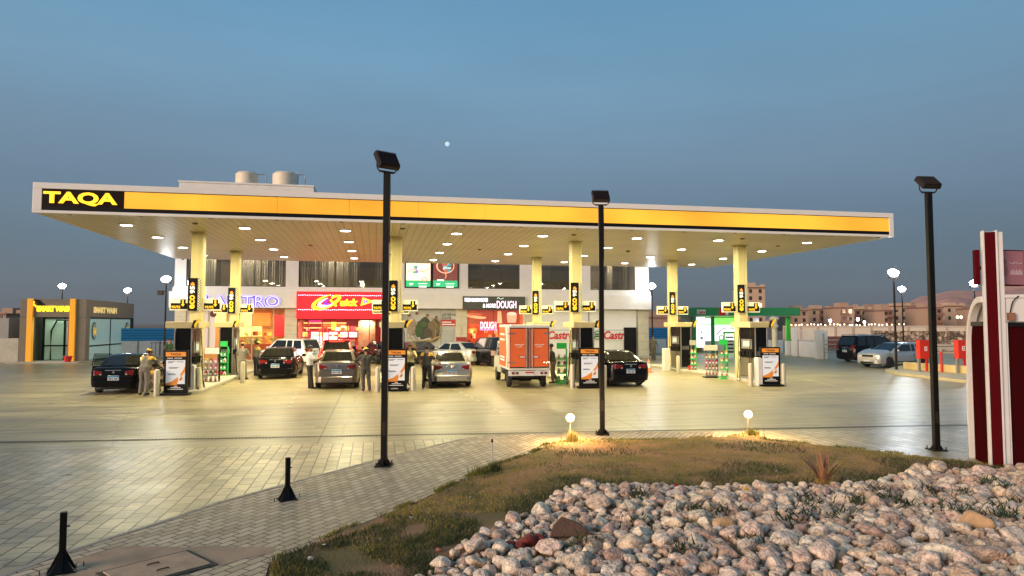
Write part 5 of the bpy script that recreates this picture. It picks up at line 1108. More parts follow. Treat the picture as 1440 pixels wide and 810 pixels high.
mb.add([(-.1,p[0],p[1]) for p in roofp]+[(3.6,p[0],p[1]) for p in roofp], [(i,i+1,len(roofp)+i+1,len(roofp)+i) for i in range(len(roofp)-1)])
mb.box(-.02,3.6,-.02,.10,2.62,3.06); mb.build('roof', kw, kio, world=False, smooth=True)
mb = MB(); mb.box(-.06,3.6,-.05,.14,3.06,3.13); mb.build('roof_edge', kw, kio, world=False, bevel=.02)
mb = MB(); mb.box(.16,3.6,.02,.86,0,2.58); mb.build('front_wall', kbd, kio, world=False)
mb = MB(); mb.box(-.10,.16,.05,.84,.0,2.56); mb.build('side_wall', kbd, kio, world=False)
mb = MB(); mb.box(.15,3.6,-.02,.03,2.55,2.64); mb.box(-.13,.12,.03,.83,2.56,2.64); mb.build('dark_cornice', M_black, kio, world=False)
mb = MB(); mb.prism([(1.02,-.02),(1.9,-.02),(1.9,.04),(1.02,.04)], 2.63, 2.66, 'z'); 
mb.box(.16,.24,-.04,.10,0,2.62); mb.build('white_edge', kw, kio, world=False)
ringseg(.80, 2.20, .16, .16, 0, 2*PI, .028, .028, .015).build('ring_emblem', mat('ring_orange', (.55,.16,.06), .5), kio, world=False)
mb = MB(); mb.box(.24,.34,-.12,.0,2.66,2.80); mb.build('junction_box', mat('rust_box', (.22,.10,.05), .7), kio, world=False)
mb = MB(); mb.tube([(.28,-.06,2.8),(.32,-.08,3.0),(.42,-.06,3.1)], .01, 5, 3); mb.build('cable', M_black, kio, world=False)
# box signs
sgm = Matrix.Translation((.17,-.02,3.62))@Matrix.Rotation(R(24),4,'Z')
ks = thing('box_sign', 'burgundy box sign with faded pink face on the kiosk pillar', 'sign', (kx+.1*CS, ky, 3.3), -YAW+R(4))
ks.location = kio.matrix_basis @ Vector((.20,-.02,3.3)) if False else (kx+.2*math.cos(-YAW+R(4)), ky+.2*math.sin(-YAW+R(4)), 3.3)
ks.rotation_euler[2] = -YAW+R(14)
mb = MB(); mb.box(.0,.58,-.0,.16,.0,.66); mb.build('box', kb, ks, world=False, bevel=.006)
mb = MB(); mb.box(.03,.56,-.006,-.001,.02,.64); mb.build('pink_face', mat('faded_pink', (.42,.17,.19), .35, var=.12, vs=5), ks, world=False)
mb = MB()
for k in range(7): x = .24+k*.042; mb.box(x, x+.026, -.009, -.006, .20, .20+.07+.03*(k%2))
mb.tube([(.24,-.008,.42),(.30,-.008,.40),(.36,-.008,.43),(.44,-.008,.40),(.50,-.008,.42)], .009, 5, 4)
mb.build('faded_print', mat('faded_white', (.62,.45,.45), .5), ks, world=False)
mb = MB(); mb.ell((.13,-.008,.44),(.04,.005,.05),10,6); mb.ell((.13,-.008,.28),(.05,.005,.12),10,6); mb.build('faded_emblem', mat('faded_brown', (.28,.12,.09), .5), ks, world=False)
k2 = thing('box_sign', 'dark burgundy box sign edge on the left side of the kiosk pillar', 'sign', (kx-.17, ky+.10, 3.3), -YAW-R(15)); mb = MB(); mb.box(-.02,.06,0,.12,.02,.66); mb.build('box', kb, k2, world=False, bevel=.006)
mb = MB(); mb.box(.02,.10,.05,.09,.3,.36); mb.build('arm', Mpole, k2, world=False)
# ================================================================== LAWN, DIRT, ROCK BED
rock_edge = [G(*p) for p in [(585,835),(612,812),(662,772),(714,745),(756,730),(780,708),(820,690),(862,692),(1000,697),(1109,694),(1219,690),(1296,674),(1342,666),(1440,667),(1560,672)]]
near = [P(1850,8.5)[:2], P(1850,3.2)[:2], P(300,3.2)[:2]]
g_lawn = mat('lawn_soil', (.16,.115,.035), .95, var=.45, vs=1.6, bump=.6, bs=25)
g_dirt = mat('bare_dirt', (.21,.125,.08), .95, var=.35, vs=2.2, bump=.8, bs=14)
def inpoly(x, y, poly):
    c = False; n = len(poly); j = n-1
    for i in range(n):
        xi, yi = poly[i]; xj, yj = poly[j]
        if (yi > y) != (yj > y) and x < (xj-xi)*(y-yi)/(yj-yi)+xi: c = not c
        j = i
    return c
def segdist(x, y, line):
    best = 1e9
    for (ax, ay), (bx, by) in zip(line, line[1:]):
        dx, dy = bx-ax, by-ay; t = max(0, min(1, ((x-ax)*dx+(y-ay)*dy)/(dx*dx+dy*dy))); best = min(best, math.hypot(x-ax-dx*t, y-ay-dy*t))
    return best
lawn_poly = [lawn_edge[0]]+lawn_edge[1:]+near
rock_poly = rock_edge+near[:2]+[P(520,3.2)[:2]]
def gz(x, y):
    """height of the garden: flat lawn, rising bank of rocks toward the photographer"""
    z = .052+.05*min(1, segdist(x, y, lawn_edge)/.8)+.02*noise.noise(Vector((x*.9, y*.9, 0)))
    if inpoly(x, y, rock_poly): z += .06*segdist(x, y, rock_edge)
    return z
# lawn sheet following gz
mb = MB(); st = .14; xs = np.arange(-4, 16, st); ys = np.arange(2.5, 16.5, st); idx = {}
cells = []
for i, x in enumerate(xs):
    for j, y in enumerate(ys):
        if inpoly(x+st/2, y+st/2, lawn_poly): cells.append((i, j))
for i, j in cells:
    f = []
    for a, b in ((i,j),(i+1,j),(i+1,j+1),(i,j+1)):
        if (a, b) not in idx:
            x = xs[0]+a*st; y = ys[0]+b*st; idx[(a, b)] = len(mb.v)
            ins = inpoly(x, y, lawn_poly); mb.v.append((x, y, gz(x, y) if ins else .0+.03))
        f.append(idx[(a, b)])
    mb.f.append(tuple(f)); cx_, cy_ = xs[0]+(i+.5)*st, ys[0]+(j+.5)*st
    mb.m.append(0)
gl = bpy.data.materials.new('garden_soil'); gl.use_nodes = True; nt = gl.node_tree; b_ = nt.nodes['Principled BSDF']; b_.inputs['Roughness'].default_value = .95
g = nt.nodes.new('ShaderNodeNewGeometry'); n1 = nt.nodes.new('ShaderNodeTexNoise'); n1.inputs['Scale'].default_value = 1.1; n1.inputs['Detail'].default_value = 8; nt.links.new(g.outputs['Position'], n1.inputs['Vector'])
cr = nt.nodes.new('ShaderNodeValToRGB'); e = cr.color_ramp.elements; e[0].position = .38; e[0].color = (.15,.11,.03,1); e[1].position = .62; e[1].color = (.36,.18,.085,1); nt.links.new(n1.outputs['Fac'], cr.inputs[0]); nt.links.new(cr.outputs[0], b_.inputs['Base Color'])
n2 = nt.nodes.new('ShaderNodeTexNoise'); n2.inputs['Scale'].default_value = 30; n2.inputs['Detail'].default_value = 5; nt.links.new(g.outputs['Position'], n2.inputs['Vector']); bp = nt.nodes.new('ShaderNodeBump'); bp.inputs['Strength'].default_value = .8; bp.inputs['Distance'].default_value = .03; nt.links.new(n2.outputs['Fac'], bp.inputs['Height']); nt.links.new(bp.outputs[0], b_.inputs['Normal'])
struct(mb, 'garden_bed', gl, smooth=True, angle=180)
# grass blades
def blades(name, pts, mats, seed=1):
    """pts: x,y,z,height,width,lean,matindex"""
    rs = np.random.RandomState(seed); A = np.array(pts); n = len(A); th = rs.rand(n)*2*PI; la = rs.rand(n)*2*PI
    c, s = np.cos(th), np.sin(th); w = A[:,4]; h = A[:,3]; l = A[:,5]*h
    V = np.zeros((n*3,3)); V[0::3] = np.stack([A[:,0]-c*w, A[:,1]-s*w, A[:,2]-.005], 1); V[1::3] = np.stack([A[:,0]+c*w, A[:,1]+s*w, A[:,2]-.005], 1)
    V[2::3] = np.stack([A[:,0]+np.cos(la)*l, A[:,1]+np.sin(la)*l, A[:,2]+h], 1)
    me = bpy.data.meshes.new(name); me.vertices.add(n*3); me.vertices.foreach_set('co', V.ravel()); me.loops.add(n*3); me.loops.foreach_set('vertex_index', np.arange(n*3)); me.polygons.add(n)
    me.polygons.foreach_set('loop_start', np.arange(n)*3); me.polygons.foreach_set('loop_total', np.full(n, 3))
    for m in mats: me.materials.append(m)
    me.polygons.foreach_set('material_index', A[:,6].astype(int)); me.update(); me.validate()
    o = bpy.data.objects.new(name, me); col.objects.link(o); return o
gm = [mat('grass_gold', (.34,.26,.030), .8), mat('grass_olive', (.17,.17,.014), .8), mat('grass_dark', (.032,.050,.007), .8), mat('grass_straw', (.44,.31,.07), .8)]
random.seed(21); pts = []
dirt_c = [G(520,775), G(600,750), G(480,790)]
N = 150000; k = 0
while k < N:
    px = random.uniform(380, 1460); py = 612+ (830-612)*random.random()**1.15
    x, y = G(px, py, .05); k += 1
    if not inpoly(x, y, lawn_poly): continue
    inr = inpoly(x, y, rock_poly); d = segdist(x, y, rock_edge)
    if inr and d > .12: continue
    nz = noise.noise(Vector((x*1.1, y*1.1, 3)))+.5*noise.noise(Vector((x*4, y*4, 7)))
    dirt = (px < 760 and py > 727+.0*(px)) 
    if dirt and noise.noise(Vector((x*1.7, y*1.7, 9))) < -.10+.25*random.random()-.12: continue
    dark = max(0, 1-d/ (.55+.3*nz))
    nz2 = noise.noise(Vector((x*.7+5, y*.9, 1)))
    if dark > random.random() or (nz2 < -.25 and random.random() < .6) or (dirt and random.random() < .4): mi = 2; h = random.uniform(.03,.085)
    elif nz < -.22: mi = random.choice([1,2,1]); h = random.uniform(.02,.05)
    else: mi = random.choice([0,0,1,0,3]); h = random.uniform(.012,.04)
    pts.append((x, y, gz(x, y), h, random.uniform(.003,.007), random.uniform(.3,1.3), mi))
for i in range(len(lawn_edge)-4):                    # ragged fringe on the lawn border
    a, b = lawn_edge[i], lawn_edge[i+1]; L = math.dist(a, b)
    for _ in range(int(L*420)):
        t = random.random(); x = a[0]+(b[0]-a[0])*t+random.gauss(0,.035); y = a[1]+(b[1]-a[1])*t+random.gauss(0,.035)
        if noise.noise(Vector((x*2, y*2, 4))) < -.1: continue
        pts.append((x, y, .05, random.uniform(.02,.07), .005, random.uniform(.2,1), random.choice([0,1,2,1])))
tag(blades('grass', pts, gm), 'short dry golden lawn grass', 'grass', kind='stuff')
# ------------------------------------------------------------------ rocks
rm = bpy.data.materials.new('pale_rock'); rm.use_nodes = True; nt = rm.node_tree; b_ = nt.nodes['Principled BSDF']; b_.inputs['Roughness'].default_value = .8
g = nt.nodes.new('ShaderNodeNewGeometry'); oi = nt.nodes.new('ShaderNodeObjectInfo'); ad = nt.nodes.new('ShaderNodeMath'); ad.operation = 'ADD'; nt.links.new(g.outputs['Random Per Island'], ad.inputs[0]); nt.links.new(oi.outputs['Random'], ad.inputs[1])
fr = nt.nodes.new('ShaderNodeMath'); fr.operation = 'FRACT'; nt.links.new(ad.outputs[0], fr.inputs[0]); cr = nt.nodes.new('ShaderNodeValToRGB'); e = cr.color_ramp.elements; e[0].color = (.52,.36,.24,1); e[1].color = (.92,.80,.60,1)
for p_, c_ in ((.12,(.80,.60,.44)),(.3,(.92,.76,.58)),(.5,(.86,.62,.47)),(.62,(.50,.33,.25)),(.8,(.90,.68,.46))): q = e.new(p_); q.color = (*c_, 1)
nt.links.new(fr.outputs[0], cr.inputs[0]); n1 = nt.nodes.new('ShaderNodeTexNoise'); n1.inputs['Scale'].default_value = 17; n1.inputs['Detail'].default_value = 8; n1.inputs['Roughness'].default_value = .65; nt.links.new(g.outputs['Position'], n1.inputs['Vector'])
mr = nt.nodes.new('ShaderNodeMapRange'); mr.inputs[1].default_value = .36; mr.inputs[2].default_value = .58; mr.inputs[3].default_value = .42; mr.inputs[4].default_value = 1.08; nt.links.new(n1.outputs['Fac'], mr.inputs[0])
mx = nt.nodes.new('ShaderNodeMix'); mx.data_type = 'RGBA'; mx.blend_type = 'MULTIPLY'; mx.inputs['Factor'].default_value = 1; nt.links.new(cr.outputs[0], mx.inputs[6]); nt.links.new(mr.outputs[0], mx.inputs[7]); nt.links.new(mx.outputs[2], b_.inputs['Base Color'])
n3 = nt.nodes.new('ShaderNodeTexNoise'); n3.inputs['Scale'].default_value = 38; n3.inputs['Detail'].default_value = 6; nt.links.new(g.outputs['Position'], n3.inputs['Vector']); bp = nt.nodes.new('ShaderNodeBump'); bp.inputs['Strength'].default_value = 1; bp.inputs['Distance'].default_value = .035; nt.links.new(n3.outputs['Fac'], bp.inputs['Height']); nt.links.new(bp.outputs[0], b_.inputs['Normal'])
def rockverts(seed, sub=3, flat=.7, rough_=.28, ang=0):
    bm = bmesh.new(); bmesh.ops.create_icosphere(bm, subdivisions=sub, radius=1); rs = random.Random(seed); off = Vector((seed*3.1, seed*1.7, 0))
    planes = [(Vector((rs.gauss(0,1), rs.gauss(0,1), rs.gauss(0,1))).normalized(), rs.uniform(.52,.86)) for _ in range(8+ang)]
    for v in bm.verts:
        p = v.co.normalized(); r = 1+rough_*noise.noise(p*1.1+off)+.13*noise.noise(p*2.7+off)+.05*noise.noise(p*6+off)
        q = p*r
        for nrm, d in planes:
            k = q.dot(nrm)-d
            if k > 0: q -= nrm*k*.9
        v.co = (q.x, q.y*rs.uniform(.999,1.001), q.z*flat)
    V = np.array([v.co[:] for v in bm.verts]); F = np.array([[v.index for v in f.verts] for f in bm.faces]); bm.free(); return V, F
RV = [rockverts(i, 3, .62+.05*(i%4), .22+.03*(i%5), i%3*2) for i in range(14)]; RV1 = [rockverts(i, 1, .62+.05*(i%4), .22) for i in range(14)]; RV2 = [rockverts(i, 2, .62+.05*(i%4), .22+.03*(i%5)) for i in range(14)]
rmesh = []
for V, F in RV:
    me = bpy.data.meshes.new('rock'); me.from_pydata(V.tolist(), [], F.tolist()); me.materials.append(rm); me.polygons.foreach_set('use_smooth', [True]*len(me.polygons)); rmesh.append(me)
random.seed(4); placed = []; grid = {}
def tryplace(x, y, r, fac=.80):
    if not inpoly(x, y, rock_poly) or x*SN+y*CS > 11.6: return False
    gi, gj = int(x/.4), int(y/.4)
    for a in range(gi-1, gi+2):
        for b in range(gj-1, gj+2):
            for (u, v, s) in grid.get((a, b), ()):
                if math.hypot(u-x, v-y) < fac*(s+r): return False
    grid.setdefault((gi, gj), []).append((x, y, r)); placed.append((x, y, r)); return True
special = [(718,783,.135,'largest smooth pale boulder at the front left of the rock bed',1),(843,697,.19,'biggest pale boulder at the back left edge of the rock bed',4),(1372,737,.17,'tan orange boulder among the rocks at the right',7),(1018,735,.13,'dark-topped tan rock near the middle of the rock bed',3),(1168,741,.15,'long flat pale rock in the middle right of the bed',9),(1060,752,.15,'big rounded cream rock in the middle of the bed',2),(1290,684,.15,'flat-topped yellowish rock at the back right of the bed',5)]
for s in special: x, y = G(s[0], s[1]+8, .25); grid.setdefault((int(x/.4), int(y/.4)), []).append((x, y, s[2]))
slab_xy = G(803,762,.15); redc = G(742,770,.12); grid.setdefault((int(slab_xy[0]/.4), int(slab_xy[1]/.4)), []).append((*slab_xy, .2)); grid.setdefault((int(redc[0]/.4), int(redc[1]/.4)), []).append((*redc, .2))
for r0, r1, tries in ((.13,.165,70),(.095,.125,500),(.062,.090,4200),(.038,.056,13000),(.020,.032,9000)):
    for _ in range(tries):
        f = random.uniform(3.9, 12.2); px = random.uniform(540, 1470); x, y, _z = P(px, f); tryplace(x, y, random.uniform(r0, r1))
def proj_size(x, y, r): return r/max(1, x*SN+y*CS)
def visible(x, y, r):
    fw = x*SN+y*CS; lat = x*CS-y*SN; px = 720+960*lat/fw; py = 455+(EYE-gz(x, y))*960/fw; return -10 < px < 1450 and py < 825
placed.sort(key=lambda t: -(proj_size(*t) if visible(*t) else 0))
big = placed[:290]; rest = placed[290:]
print('rocks', len(placed))
for i, (x, y, r) in enumerate(big):
    o = bpy.data.objects.new('rock', rmesh[i%14]); col.objects.link(o); k = r*1.12
    o.scale = (k*random.uniform(.9,1.25), k*random.uniform(.85,1.05), k*random.uniform(.85,1.1)); o.rotation_euler = (random.uniform(-.4,.4), random.uniform(-.4,.4), random.uniform(0,6.28)); o.location = (x, y, gz(x, y)+r*.38)
    tag(o, 'pale rounded rock among the similar rocks of the rock bed', 'rock', 'pale rocks of the rock bed')
VV = []; FF = []; off = 0
for i, (x, y, r) in enumerate(rest):
    V, F = (RV2 if r > .036 else RV1)[i%14]; k = r*1.12; M_ = (Matrix.Rotation(random.uniform(0,6.28),3,'Z')@Matrix.Rotation(random.uniform(-.5,.5),3,'X')@Matrix.Diagonal((k*random.uniform(.9,1.3), k*random.uniform(.8,1.05), k*random.uniform(.8,1.1))))
    VV.append(V@np.array(M_).T+np.array([x, y, gz(x, y)+r*.35])); FF.append(F+off); off += len(V)
VV = np.concatenate(VV); FF = np.concatenate(FF)
me = bpy.data.meshes.new('small_rocks'); me.vertices.add(len(VV)); me.vertices.foreach_set('co', VV.ravel()); me.loops.add(FF.size); me.loops.foreach_set('vertex_index', FF.ravel()); me.polygons.add(len(FF)); me.polygons.foreach_set('loop_start', np.arange(len(FF))*3); me.polygons.foreach_set('loop_total', np.full(len(FF), 3)); me.materials.append(rm); me.update(); me.validate()
me.polygons.foreach_set('use_smooth', [True]*len(me.polygons))
o = bpy.data.objects.new('small_rocks', me); col.objects.link(o); tag(o, 'many smaller pale pebbles between the larger rocks', 'pebbles', kind='stuff')
def rockmat(name, c): 
    return mat(name, c, .85, var=.3, vs=9, bump=.7, bs=40)
for px, py, r, l, vi in special:
    x, y = G(px, py+8, .25); me = rmesh[vi]
    if 'orange' in l or 'tan' in l or 'yellow' in l: me = me.copy(); me.materials[0] = rockmat('tan_rock', (.58,.36,.18))
    o = bpy.data.objects.new('rock', me); col.objects.link(o); fl = .6 if 'flat' in l else 1; o.scale = (r*1.15, r, r*fl); o.rotation_euler = (0, 0, px); o.location = (x, y, gz(x, y)+r*.42*fl); tag(o, l, 'rock')
x, y = slab_xy; mb = MB(); mb.prism([(-.24,-.02),(.28,-.03),(.10,.13),(-.10,.20),(-.2,.1)], -.03, .05, 'y'); o = mb.build('stone_slab', rockmat('brown_slab', (.10,.055,.035)), bevel=.012); o.location = (x, y, gz(x, y)+.06); o.rotation_euler = (R(-25), 0, R(-10)); tag(o, 'dark brown pointed stone slab leaning among the pale rocks', 'stone')
for k, (dx, dy, r, vi) in enumerate([(0,0,.12,6),(-.2,.03,.07,8),(.14,.05,.08,10),(-.1,-.1,.06,11),(.06,.14,.07,2)]):
    me = rmesh[vi].copy(); me.materials[0] = rockmat('dark_red_rock', (.20,.03,.022)); o = bpy.data.objects.new('red_rock', me); col.objects.link(o); o.scale = (r*1.2, r, r); o.location = (redc[0]+dx, redc[1]+dy, gz(redc[0]+dx, redc[1]+dy)+.04); o.rotation_euler[2] = k
    tag(o, ['largest dark red rock of the red cluster','leftmost dark red rock of the red cluster','dark red rock nearest the brown slab','lowest small dark red rock of the red cluster','small dark red rock at the back of the red cluster'][k], 'rock')
random.seed(8)
for k, (px, py, l) in enumerate([(111,0,''),]): pass
for px, py, r, l in ((437,788,.035,'single small white stone lying in the dirt by the sidewalk'),(617,779,.035,'small reddish stone on the bare dirt')):
    x, y = G(px, py, .08); me = rmesh[1].copy(); me.materials[0] = rockmat('white_stone' if 'white' in l else 'reddish_stone', (.65,.62,.55) if 'white' in l else (.4,.17,.1)); o = bpy.data.objects.new('stone', me); col.objects.link(o); o.scale = (r, r, r*1.2); o.location = (x, y, gz(x, y)+.02); tag(o, l, 'stone')
lit = mat('litter_white', (.65,.65,.63), .6)
for i, (px, py) in enumerate([(454,767),(536,764),(576,730),(662,704),(762,679),(1101,657),(1092,667),(1382,0)][:7]):
    x, y = G(px, py, .1); mb = MB(); mb.v = [(random.uniform(-.04,.04), random.uniform(-.03,.03), random.uniform(.0,.03)) for _ in range(5)]; mb.f = [(0,1,2),(1,3,2),(2,3,4)]; mb.m = [0]*3; o = mb.build('litter', lit); o.location = (x, y, gz(x, y)+.03); tag(o, 'scrap of white paper, number unclear, lying in the dry lawn' if 0 else 'tiny scrap of white paper lying in the dry lawn', 'litter', 'paper scraps in the lawn')
# ------------------------------------------------------------------ plants
def tuft(px, py, label, n, h, spread, mats, z=None, name='grass_tuft'):
    x, y = G(px, py, .06); z = gz(x, y) if z is None else z; pts = []
    for _ in range(n): r = abs(random.gauss(0, spread)); a = random.random()*6.28; pts.append((r*math.cos(a), r*math.sin(a), 0, h*random.uniform(.4,1), .006, random.uniform(.05,.6), random.randrange(len(mats))))
    o = blades(name, pts, mats, seed=px); o.location = (x, y, z-.01); tag(o, label, 'plant'); return o
straw = [gm[3], gm[0]]; grn = [gm[2], gm[1]]
tuft(804,622,'dry straw tuft at the foot of the left garden spotlight',260,.30,.10,straw); tuft(1058,612,'dry tuft at the foot of the right garden spotlight',200,.22,.12,[gm[0],gm[1],gm[2]])
tuft(674,666,'spiky green tuft left of the thin marker stake',120,.20,.10,grn); tuft(696,664,'rounded dense green tuft at the marker stake',220,.22,.07,[gm[2]])
tuft(985,697,'small green tuft at the back edge of the rocks',50,.12,.05,[gm[1],gm[2]]); tuft(740,768,'dark weed growing through the red rocks',90,.10,.07,[gm[2]])
x, y = G(692,648,.05); t = thing('marker_stake', 'thin pale marker stake with black tip standing at the lawn edge', 'stake', (x, y, .05)); mb = MB(); mb.cyl((0,0,0),(0,0,.34),.014,n=8); mb.build('stake', mat('stake_grey', (.45,.43,.38), .6), t, world=False); mb = MB(); mb.cyl((0,0,.34),(0,0,.40),.018,n=8); mb.build('tip', M_black, t, world=False)
# garden spotlights
for px, py, pt, l, pw in ((802,620,588,'lit warm garden spotlight on a stake left of the second lamp pole',170),(1052,609,583,'lit warm garden spotlight on a stake to the right, above the lawn',150)):
    x, y = G(px, py, .05); fw = x*SN+y*CS; z = ZP(pt, fw); t = thing('garden_spotlight', l, 'garden light', (x, y, .05), -YAW, 'garden spotlights at the lawn edge')
    mb = MB(); mb.cyl((0,0,0),(0,0,z-.12),.010,n=8); mb.build('stake', mat('stake_dark', (.12,.10,.08), .6), t, world=False)
    mb = MB(); mb.lathe([(.03,z-.13),(.08,z-.09),(.09,z-.0),(.07,z+.0)], (0,.02,0), 12); mb.build('lamp_cup', Mfl, t, world=False)
    mb = MB(); mb.ell((0,-.02,z-.02),(.095,.07,.09),16,10); mb.build('lens', mat('warm_lens', (.9,.8,.6), .3, emit=(1,.62,.26), es=3.6), t, world=False, smooth=True, angle=180)
    lamp('spot_glow', 'POINT', (x-.10*SN-.02, y-.22, z+.10), pw, (1,.66,.28), .09)
# aloe
x, y = G(1158,683,.1); ALO = 1; al = thing('aloe_plant', 'reddish spiky aloe at the border of lawn and rocks', 'plant', (x, y, gz(x, y))); am = mat('aloe_leaf', (.26,.13,.06), .55, var=.25, vs=14)
random.seed(12)
for k in range(15):
    a = k*2.4; out = [.10,.22,.36,.50][k%4]*random.uniform(.8,1.2); h = random.uniform(.42,.62)*(1-.25*(k%4)/3); ca, sa = math.cos(a), math.sin(a); mb = MB(); seg = 7
    for i in range(seg+1):
        t_ = i/seg; r = .02+out*(t_**1.3)+.02*t_; z = h*(t_**.85); w_ = .046*(1-t_)**.7+.001
        c = Vector((ca*r, sa*r, z)); sd_ = Vector((-sa, ca, 0)); mb.v += [c-sd_*w_, c+Vector((ca,sa,-.3))*w_*.4, c+sd_*w_, c-Vector((ca,sa,-.3))*w_*.2]
    for i in range(seg):
        for q in range(4): mb.f.append((4*i+q,4*i+(q+1)%4,4*i+4+(q+1)%4,4*i+4+q)); mb.m.append(0)
    mb.build('leaf', am, al, world=False, smooth=True, angle=60)
mb = MB(); mb.tube([(.0,0,.0),(.01,0,.22),(.0,-.02,.36)], .006, 5, 3); mb.build('flower_stalk', mat('stalk_pale', (.5,.45,.35), .6), al, world=False)
pts = [(random.gauss(0,.06), random.gauss(0,.06), 0, random.uniform(.05,.16), .007, random.uniform(.2,.8), 0) for _ in range(140)]; o = blades('dry_leaves', pts, [gm[3]], 3); o.parent = al
# weeds between the rocks
wm_ = [mat('weed_green', (.04,.065,.015), .7), mat('weed_dark', (.02,.04,.012), .7), mat('weed_brown', (.07,.035,.02), .8)]
random.seed(31)
for i, (px, py) in enumerate([(905,706),(975,728),(1025,728),(1110,748),(1135,706),(1150,722),(1185,705),(1237,706),(1262,714),(1278,722),(1335,727),(1345,733),(1380,745),(1400,727),(1415,742),(1130,738),(1240,694),(1352,700),(1010,735),(830,772),(1053,782),(960,790),(1390,684),(1410,690),(1310,695),(1205,712),(1430,722),(890,741),(900,700),(1185,735)]):
    x, y = G(px, py, .2); n = random.randint(18,50); mm = wm_[0] if i%3 else wm_[1]; pts = []
    sp_ = random.uniform(.05,.13)
    for _ in range(n): pts.append((random.gauss(0,sp_), random.gauss(0,sp_*.7), random.uniform(0,.08), random.uniform(.03,.10), .013, random.uniform(.5,1.6), random.choice([0,0,1])))
    o = blades('weed', pts, [mm, wm_[2] if i%4 == 0 else wm_[1]], seed=i); o.location = (x, y, gz(x, y)+.05); tag(o, 'small dark leafy weed growing between the pale rocks', 'weed', 'weeds between the rocks')
x, y = G(1051,710,.1); mb = MB(); mb.v = [(-.05,0,0),(.02,-.02,.03),(.05,.02,.0),(.0,.04,.05)]; mb.f = [(0,1,2),(0,2,3),(1,3,2)]; mb.m = [0]*3; o = mb.build('wrapper', mat('wrapper_yellow', (.7,.45,.05), .4)); o.location = (x, y, gz(x, y)+.13); tag(o, 'crumpled yellow and red wrapper on the rocks', 'litter')
x, y = G(951,697,.1); mb = MB(); mb.v = [(-.04,0,0),(.03,-.02,.03),(.05,.02,.0),(.0,.03,.04)]; mb.f = [(0,1,2),(0,2,3),(1,3,2)]; mb.m = [0]*3; o = mb.build('wrapper', mat('wrapper_red', (.5,.02,.02), .4)); o.location = (x, y, gz(x, y)+.1); tag(o, 'small red wrapper at the back edge of the rocks', 'litter')
# ================================================================== CARS
def paint(name, c, metal=.5, rough=.22): return mat(name, c, rough, metal, coat=.7, spec=.5)
M_cglass = mat('car_glass', (.008,.010,.011), .04, 0, spec=.7)
M_tail = mat('tail_light_red', (.16,.005,.005), .12, coat=.5)
M_tail_on = mat('tail_light_lit', (.6,.01,.01), .2, emit=(1,.05,.03), es=4)
M_tyre = mat('tyre', (.015,.015,.015), .75); M_rim = mat('wheel_rim', (.38,.38,.38), .25, .9); M_under = mat('underbody', (.01,.01,.01), .9)
M_plate = mat('plate_white', (.62,.64,.66), .4); M_plateb = mat('plate_blue', (.03,.22,.45), .4); M_clear = mat('lamp_clear', (.55,.55,.5), .1, .2)
def lerp_prof(pts, y):
    if y <= pts[0][0]: return pts[0][1]
    for (a, za), (b, zb_) in zip(pts, pts[1:]):
        if y <= b: t = (y-a)/(b-a); return za+(zb_-za)*t
    return pts[-1][1]
